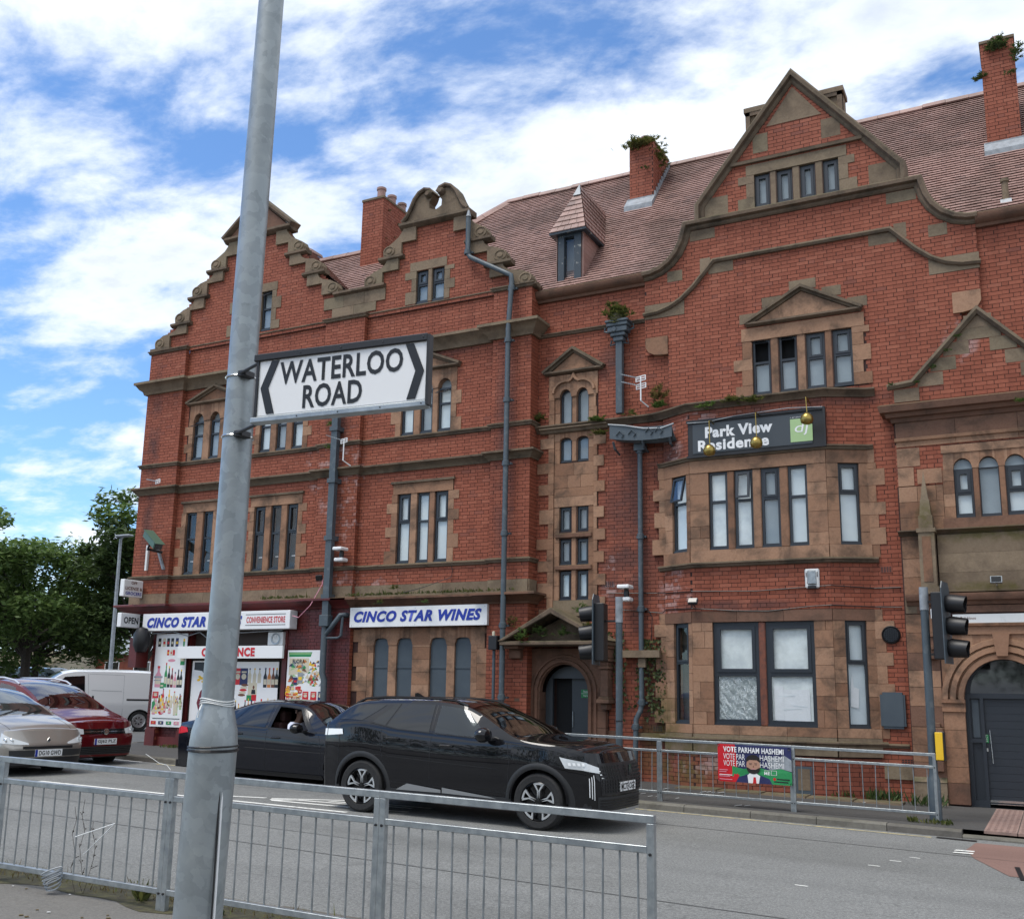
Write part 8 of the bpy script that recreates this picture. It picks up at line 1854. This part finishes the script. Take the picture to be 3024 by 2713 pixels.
# ---- white panel van in the side street
c = Car('white_van', 'white panel van driving down the side street past the corner shop', 'van', 'paint_white',
    top=[(.05, 1.80), (.3, 1.87), (1.5, 1.89), (2.6, 1.87), (3.0, 1.80), (3.5, 1.48), (3.85, 1.20), (4.05, 1.08), (4.2, .96)],
    belt=[(.05, 1.05), (2.8, 1.02), (3.5, 1.0), (3.9, .95), (4.2, .80)], sill=.26, W=[(.05, .82), (.3, .85), (3.4, .85), (3.9, .82), (4.2, .76)], roofw=[(.05, .74), (2.8, .72), (3.5, .74)], x0=.05, x1=4.15, wheels=(.72, 3.44), wr=.31, nose=.22, tail=.04, arch=.04, crown=(.03, .09))
c.body(); c.wheels('steel'); c.interior(1.9, 3.4, .6); c.screen(3.05, 3.82)
for sd in (-1, 1):
    c.quadS(sd, [(2.38, 'b+.02'), (3.55, 'b+.01'), (2.98, 1.62), (2.42, 1.66)], 'privacy_glass', 'front_door_window'); c.mirror(3.2, 1.06, 'black', sd, h=.17)
    c.lineS(sd, [(2.30, .35), (2.28, 1.0), (2.32, 1.72)], 'lead'); c.lineS(sd, [(1.25, .42), (1.25, 1.7), (2.28, 1.72)], 'lead'); c.lineS(sd, [(3.3, .38), (3.4, .9)], 'lead'); c.quadS(sd, [(.1, .93), (1.15, .93), (1.15, .98), (.1, .98)], 'black', 'slide_rail', .006, 6, 1)
    c.handle(2.48, .97, sd, 'black', .14); c.quadS(sd, [(2.12, .90), (2.18, .90), (2.18, 1.06), (2.12, 1.06)], 'black', 'door_handle', .012, 2, 2)
    c.quadS(sd, [(3.75, .78), (4.14, .70), (4.14, .85), (3.8, .98)], 'lamp_lens', 'headlight', .01); c.quadS(sd, [(1.3, 1.2), (2.2, 1.22), (2.2, 1.23), (1.3, 1.21)], 'lead', 'crease', .004, 8, 1)
c.plate_(1, 'YD13 RTV', .45)
hd = atan2(-.87, -.50)
c.place(0, 0, 0, hd); wl = Vector((-25.5, 24.0)); off = Vector((.72*cos(hd)-.85*sin(hd), .72*sin(hd)+.85*cos(hd))); c.t.location = (wl.x-off.x, wl.y-off.y, gz(-26)-.10)
# ---------------------------------------------------------------- beyond the corner: trees, fence, houses
def leafcloud(centres, n, size, R_, squash=.6, shell=.55):
    mb = MB(); tot = sum(c[3]**2 for c in centres)
    for cx, cy, cz, r in centres:
        for k in range(int(n*r*r/tot)):
            d = Vector((R_.gauss(0, 1), R_.gauss(0, 1), R_.gauss(0, 1)*squash)).normalized(); q = r*(shell+(1-shell)*R_.random())*R_.uniform(.8, 1.12)
            p = Vector((cx, cy, cz))+Vector((d.x*q, d.y*q, d.z*q*squash)); p.z -= .15*r*R_.random()
            a = Vector((R_.gauss(0, 1), R_.gauss(0, 1), R_.gauss(0, .45))).normalized()*size*R_.uniform(.6, 1.3); b = a.cross(Vector((R_.gauss(0, .5), R_.gauss(0, .5), 1))).normalized()*size*R_.uniform(.3, .55)
            mb.quad(p-a, p-b*.9, p+a, p+b)
    return mb
def tree(loc, h, cr, label, seed, n=9000, size=.16, m='leaf', trunk=.2, spread=1.0, base=.28, grp='street trees behind the corner'):
    R_ = random.Random(seed); t = thing('tree', label, 'tree', loc, grp); L = Vector(loc); br = MB(); ends = []
    lean = Vector((R_.uniform(-.05, .05), 0, 1)); tp = L+lean*h*.45
    br.tube([L+Vector((0, 0, -.2)), L+lean*h*.15, L+lean*h*.3, tp], [trunk*1.2, trunk, trunk*.8, trunk*.6], 8)
    for k in range(15):
        f = R_.uniform(.22, .45); p = L+lean*h*f; a = R_.uniform(0, 2*pi); e = L+Vector((cos(a)*cr*R_.uniform(.45, .95)*spread, sin(a)*cr*R_.uniform(.45, .9), h*R_.uniform(.34, .88))); mid = p.lerp(e, .5)+Vector((0, 0, h*.04))
        br.tube([p, mid, e], [trunk*.4, trunk*.22, .02], 5); ends.append(e)
        for j in range(3): q = e+Vector((R_.uniform(-.3, .3)*cr, R_.uniform(-.3, .3)*cr, R_.uniform(-.05, .12)*h)); br.tube([mid.lerp(e, .6), q], [trunk*.1, .01], 4); ends.append(q)
    br.build('trunk', 'bark', t, smooth=True)
    cs = [(e.x, e.y, e.z, cr*R_.uniform(.16, .34)) for e in ends]
    for k in range(9): a = R_.uniform(0, 2*pi); cs.append((L.x+cos(a)*cr*.5, L.y+sin(a)*cr*.5, L.z+h*R_.uniform(base+.08, .8), cr*R_.uniform(.25, .42)))
    mb = leafcloud(cs, n, size, R_); o = mb.build('crown', m, t, fix=False); o['kind'] = 'stuff'; return t
E1 = .40
tree((-46.5, 36, E1), 11.2, 5.4, 'broad leafy street tree just left of the corner building, tallest crown', 3, 24000, .19, 'leaf', .24, base=.1)
tree((-40.5, 38, E1), 9.6, 3.4, 'dark tree close against the corner of the building, partly hidden behind it', 5, 16000, .18, 'leaf_dark', .26)
tree((-54, 36, E1), 9.0, 4.4, 'wide green tree at the left edge of the photo', 8, 22000, .19, 'leaf', .2)
tree((-62, 44, E1), 8.5, 4.5, 'low bushy tree behind the others at the left edge', 9, 6000, .2, 'leaf_dark', .2)
tree((-50.8, 40, E1), 9.4, 5.0, 'full crowned green tree between the two nearest street trees', 14, 16000, .2, 'leaf', .2, base=.05)
hd_ = thing('hedge', 'dark shrubs under the street trees behind the fence', 'hedge', (-50, 47, E1)); R_ = random.Random(2)
hb = leafcloud([(-72+3.1*k, 50+R_.uniform(-1, 1), 2.0+R_.uniform(-.4, .6), 1.6) for k in range(5)], 2500, .18, R_, .7); hb.build('foliage', 'leaf_dark', hd_, fix=False)['kind'] = 'stuff'
# paling fence
fc = thing('fence', 'black wavy topped paling fence across the side street', 'fence', (-56, 45, E1)); me = None
for k in range(150):
    x = -76+k*.28; zt = 2.28+.06*sin(k*.9)
    if me is None:
        b = MB(); b.box(0, .26, 0, .03, 0, 1.9); me = bpy.data.meshes.new('paling'); me.from_pydata(b.v, [], b.f); me.materials.append(M['black'])
    o = bpy.data.objects.new('paling', me); link(o, fc); o.location = (x, 45+random.uniform(-.02, .02), E1+random.uniform(-.03, .08)); o.rotation_euler = (0, random.uniform(-.05, .05), .05)
b = MB(); b.box(-76, -34, 45.04, 45.1, 1.0, 1.1); b.box(-76, -34, 45.04, 45.1, 2.0, 2.1); b.build('fence_rail', 'black', fc)
# lamp column in the side street
fl = thing('street_lamp', 'slim grey street lamp with a flat head in front of the trees', 'street lamp', (-33.8, 30, E1-.1)); MB().tube([(-33.6, 30, .2), (-33.7, 30, 2.2), (-33.8, 30, 7.62)], [.09, .085, .06], 12).build('column', 'lead', fl, smooth=True); MB().tube([(-33.8, 30, 7.6), (-33.5, 29.9, 7.72)], .04, 8).build('arm', 'lead', fl); MB().box(-33.9, -33.1, 29.75, 30.05, 7.68, 7.76).build('lantern', 'lead', fl, bevel=.03)
# houses
def house(name, label, x0, x1, y0, y1, z1, zr, wallm, wins, roofm='tile', cat='house', band=None):
    t = thing(name, label, cat, ((x0+x1)/2, y0, .3)); w = MB(); w.box(x0, x1, y0, y1, .2, z1); w.prism([(y0, z1), (y1, z1), ((y0+y1)/2, zr)], lambda u, v, d: (x0+d, u, v), .0, x1-x0-.0); w.build('wall', wallm, t)
    r = MB(); ym = (y0+y1)/2
    for s_, a in ((1, y0-.3), (-1, y1+.3)): r.quad((x0-.3, a, z1-.1), (x1+.3, a, z1-.1), (x1+.3, ym, zr+.06), (x0-.3, ym, zr+.06)); r.quad((x0-.3, a, z1-.2), (x1+.3, a, z1-.2), (x1+.3, a, z1-.1), (x0-.3, a, z1-.1))
    r.build('roof', roofm, t, fix=False)
    for (a, b_, c_, d_) in wins:
        F_ = P(y0); o = MB().prism(rect(a, b_, c_, d_), F_, -.05, .04).build('window', 'white', t); n = max(1, round((b_-a)/.8))
        for k in range(n): q0 = a+.07+(b_-a-.07)*k/n; q1 = a+(b_-a-.07)*(k+1)/n; plate(F_, rect(q0, q1, c_+.08, d_-.08), 'privacy_glass', o, .03, .045, 'pane')
    return t
house('terrace_house', 'long brick house with a pale roof edge seen between the tree trunks', -72, -55, 56, 64, 4.3, 6.6, 'brick_brown', [(-60.5, -58.8, 2.4, 3.6), (-63.5, -62, 2.4, 3.6), (-57.5, -56.2, 2.4, 3.6)], 'lead')
house('bungalow', 'cream single storey building with white framed windows behind the fence', -82, -64.5, 52, 58, 3.3, 4.3, 'cream', [(-74.5, -70.5, 2.0, 3.1), (-70.2, -67.4, 2.0, 3.1), (-67.1, -65, 2.0, 3.1), (-80, -75.5, 2.0, 3.1)], 'stone_grey')
house('house', 'dark brick house partly hidden behind the tree beside the corner building', -54, -42, 58, 66, 5.2, 7.6, 'brick_brown', [(-52, -50.5, 1.6, 2.9), (-47, -45.5, 1.6, 2.9), (-52, -50.5, 3.6, 4.7), (-47, -45.5, 3.6, 4.7)], 'tile')
c = Car('grey_van', 'large grey van parked beyond the fence under the trees', 'van', 'paint_grey', top=[(.05, 2.3), (.4, 2.45), (3.6, 2.45), (4.1, 2.3), (4.7, 1.7), (5.1, 1.3), (5.4, 1.1)], belt=[(.05, 1.2), (4.4, 1.2), (5.0, 1.1), (5.4, .9)], sill=.3, W=[(.05, .95), (5.0, .96), (5.4, .85)], roofw=[(.05, .84), (4.2, .82), (5.0, .8)], x0=.05, x1=5.35, wheels=(1.1, 4.5), wr=.34, nose=.2, tail=.04, crown=(.03, .09))
c.body(); c.wheels('steel'); c.screen(4.15, 4.9); c.quadS(-1, [(3.4, 'b+.03'), (4.6, 'b+.02'), (4.15, 2.05), (3.45, 2.1)], 'privacy_glass', 'front_door_window'); c.lineS(-1, [(2.0, .5), (2.0, 2.2)], 'black'); c.lineS(-1, [(3.3, .5), (3.3, 2.2)], 'black'); c.place(-64.5, 49.5, .55, RD(3))
# ---------------------------------------------------------------- plants growing on the building
def fern(loc, lab, n=60, r=.3, l=.2, m='fern', down=0, seed=1, sq=(1, 1, .4), w=.16):
    t = thing('fern', lab, 'plant', loc); R_ = random.Random(seed); L = Vector(loc); mb = MB()
    for k in range(n):
        p = L+Vector((R_.gauss(0, .45)*r*sq[0], R_.gauss(0, .4)*r*sq[1]*.5, R_.gauss(0, .4)*r*sq[2])); d = Vector((R_.gauss(0, 1), R_.gauss(-.5, .6), R_.uniform(.1, 1.1)-down)).normalized()*l*R_.uniform(.5, 1.2); s = d.cross(Vector((0, .2, 1))).normalized()*l*w*R_.uniform(.6, 1.3)
        q = p+d; q.z -= l*.12; mb.quad(p, p+d*.45+s, q, p+d*.45-s)
        for j in (.35, .6):
            c0 = p+d*j; mb.quad(c0, c0+s*1.6+d*.15, c0+s*2.2+d*.32, c0+d*.12); mb.quad(c0, c0-s*1.6+d*.15, c0-s*2.2+d*.32, c0+d*.12)
    o = mb.build('fronds', m, t, fix=False); o['kind'] = 'stuff'; return t
fern((-7.72, 21.12, 14.36), 'thick collar of ferns spilling over the top of the short overgrown chimney', 150, .42, .17, sq=(1, .6, .22), seed=2); fern((-7.38, 21.6, 14.2), 'ferns trailing down the right side of the short overgrown chimney', 90, .35, .15, sq=(.3, 2.4, .9), down=.5, seed=3)
fern((-7.62, 21.14, 13.72), 'small weed halfway down the face of the short chimney', 14, .1, .09, 'leaf_dark', seed=4)
fern((-.06, 20.5, 14.25), 'dark weeds growing from the front of the tall right hand chimney', 70, .14, .16, 'leaf_dark', seed=5, sq=(1, .5, 1)); fern((-.40, 20.6, 13.7), 'weed sprouting from the left side of the tall right hand chimney', 34, .1, .15, 'leaf_dark', seed=6); fern((.27, 20.55, 14.0), 'weeds on the right side of the tall right hand chimney', 34, .14, .14, 'leaf_dark', seed=7, sq=(.4, 1, 1.6)); fern((.12, 20.52, 13.62), 'small weed low on the face of the tall right hand chimney', 18, .1, .1, 'leaf_dark', seed=8)
for k, (y, z) in enumerate(((20.0, 13.5), (20.4, 13.3), (20.9, 13.1), (20.3, 12.9), (19.9, 12.7))): fern((-14.05, y, z), ['small weed in the side of the long chimney near its top', 'weed in the brick joints of the long chimney below the second pot', 'tiny weed at the far end of the long chimney side', 'tiny weed midway down the side of the long chimney', 'lowest weed on the side of the long chimney'][k], 8, .06, .06, 'leaf_dark', seed=20+k)
mp = fern((-7.33, 18.56, 9.16), 'clump of yellow green moss and fern growing out of the hopper head', 130, .22, .15, 'fern', seed=9, sq=(.8, .6, .9), w=.3); MB().lathe([(0, .18), (.1, .14), (.17, .0), (.15, -.12), (0, -.14)], (-7.33, 18.6, 9.12), n=12).build('moss_cushion', 'verge', mp, smooth=True)
bh = MB().box(-7.36, -7.22, YR-.02, YR+.0, 9.28, 9.38); tag(bh.build('wall_hole', 'dark_room', res))
for k, (x, y, z, n, lab) in enumerate(((-7.78, 18.62, 7.02, 60, 'fern hanging from the ledge beside the arched staircase windows'), (-7.72, 18.62, 6.72, 40, 'fern hanging below the ledge right of the staircase windows'), (-7.0, 18.55, 7.02, 16, 'single fern over the iron trough'), (-6.45, 18.6, 7.15, 50, 'clump of weeds under the twin aerials'), (-4.9, 18.2, 6.98, 40, 'weeds hanging over the left end of the Residence sign'), (-4.55, 18.2, 6.93, 50, 'weeds hanging over the middle of the Residence sign'), (-5.4, 18.2, 6.92, 22, 'little fern at the ledge left of the Residence sign'), (-9.15, 18.7, 7.2, 40, 'grassy tuft on the ledge left of the staircase windows'))):
    fern((x, y, z), lab, n, .13, .13, 'fern' if k % 3 else 'leaf', down=.3, seed=30+k)
fern((-6.48, 18.62, 7.35), 'brown dead weed standing on the ledge below the twin aerials', 40, .16, .2, 'dry', seed=44, sq=(1, .5, 1))
R_ = random.Random(77)
ms_ = MB()
for k in range(520):
    x = R_.choice((R_.uniform(-13.6, -9.4), R_.uniform(-13.4, -10.2), R_.uniform(-16.0, -14.6))); p = Vector((x, R_.uniform(18.26, 18.40) if x < -10 else 18.3, 3.60+R_.random()*.02)); h = R_.uniform(.02, .07)*(2 if R_.random() > .93 else 1); s = Vector((R_.uniform(-.03, .03), R_.uniform(-.02, .02), 0)); ms_.quad(p-s, p+s, p+Vector((R_.uniform(-.03, .03), -.02, h)), p-s*.5+Vector((0, 0, h*.5)))
tag(ms_.build('moss', 'fern', fix=False), 'strip of moss and grass along the lower cornice over the wine shop sign', 'moss', kind='stuff')
for k, (x, z, lab, n) in enumerate(((-12.6, 3.42, 'weed hanging over the top left of the wine shop sign', 30), (-11.5, 3.42, 'weed hanging over the middle of the wine shop sign', 16), (-12.25, 3.72, 'taller leafy weed standing on the cornice above the word STAR', 24), (-14.25, 7.0, 'weed beside the square drainpipe on the upper string course', 30), (-14.3, 6.45, 'bright small weed beside the square drainpipe on the cornice', 12), (-14.25, 7.55, 'creeper on the brick left of the square drainpipe', 20))):
    fern((x, 18.22 if z < 4 else 18.36, z), lab, n, .1, .1, 'leaf' if k % 2 else 'fern', down=.3 if z < 3.6 else 0, seed=50+k)
for k, (x, y, z, n, lab) in enumerate(((-9.1, 18.0, 2.66, 34, 'leafy plant inside the stone canopy on the left'), (-8.75, 18.1, 2.75, 44, 'taller plant in the middle of the stone canopy'), (-8.25, 18.1, 2.72, 34, 'dark plant inside the stone canopy on the right'), (-7.95, 18.35, 3.16, 50, 'plants growing behind the right slope of the stone canopy'), (-9.5, 18.3, 2.95, 30, 'brown grasses behind the left slope of the stone canopy'), (-7.7, 18.2, 2.85, 30, 'yellow moss on the right slope of the stone canopy'))):
    fern((x, y, z), lab, n, .15, .13, ('leaf', 'leaf_dark', 'leaf_dark', 'leaf', 'dry', 'fern')[k], seed=60+k, sq=(1, .8, .8))
iv = thing('ivy', 'straggling ivy hanging on the brick round the lower drainpipe left of the bay', 'ivy', (-6.8, 18.7, .8)); mb = MB(); stm = MB()
for k in range(26):
    x = R_.choice((R_.uniform(-7.6, -7.15), R_.uniform(-7.05, -6.45), R_.uniform(-6.9, -6.35))); z = 2.75 if x < -6.9 else 2.6; n = R_.randint(6, 14); p = Vector((x, YR-.05, z)); pts = [p]
    for j in range(n): p = p+Vector((R_.uniform(-.05, .05), R_.uniform(-.01, .006), -R_.uniform(.07, .15))); pts.append(p)
    stm.tube(pts, .005, 4)
    for q in pts:
        for j in range(R_.randint(1, 5)):
            a = R_.uniform(0, 2*pi); l = R_.uniform(.04, .08); d = Vector((cos(a), -.35, sin(a)*.8-.4)).normalized()*l; s = d.cross(Vector((0, 1, .2))).normalized()*l*.38; c0 = q+Vector((0, -.02, 0)); mb.quad(c0, c0+d*.45+s, c0+d, c0+d*.45-s)
mb.build('leaves', 'ivy', iv, fix=False)['kind'] = 'stuff'; stm.build('stem', 'bark', iv)
for k, (x, z) in enumerate(((-1.45, 7.22), (-1.2, 7.48), (-1.02, 7.72), (-1.72, 6.98), (-2.15, 6.98))): fern((x, 18.46, z), ['tuft on the stepped moulding of the entrance gable, third from the bottom', 'tuft on the stepped moulding of the entrance gable, fourth from the bottom', 'topmost tuft on the stepped moulding of the entrance gable', 'second lowest tuft on the moulding of the entrance gable', 'lowest tuft at the left foot of the entrance gable moulding'][k], 18, .06, .06, 'leaf_dark', seed=80+k)
fern((-.15, 18.3, 6.42), 'pale green weed on the entrance cornice at the right edge', 18, .07, .09, 'leaf', seed=90)

# unseen park trees added behind the camera to darken reflections in cars and panes
R_ = random.Random(31); wb = leafcloud([(-34+4.5*k, -17+R_.uniform(-2, 2), 4+R_.uniform(-1, 1.5), 3.6) for k in range(16)], 26000, .26, R_, .9)
wo_ = wb.build('reflected_tree_belt', 'leaf_dark', fix=False); tag(wo_, 'unseen belt of park trees added on the near side of the road for reflections', 'trees', kind='stuff')
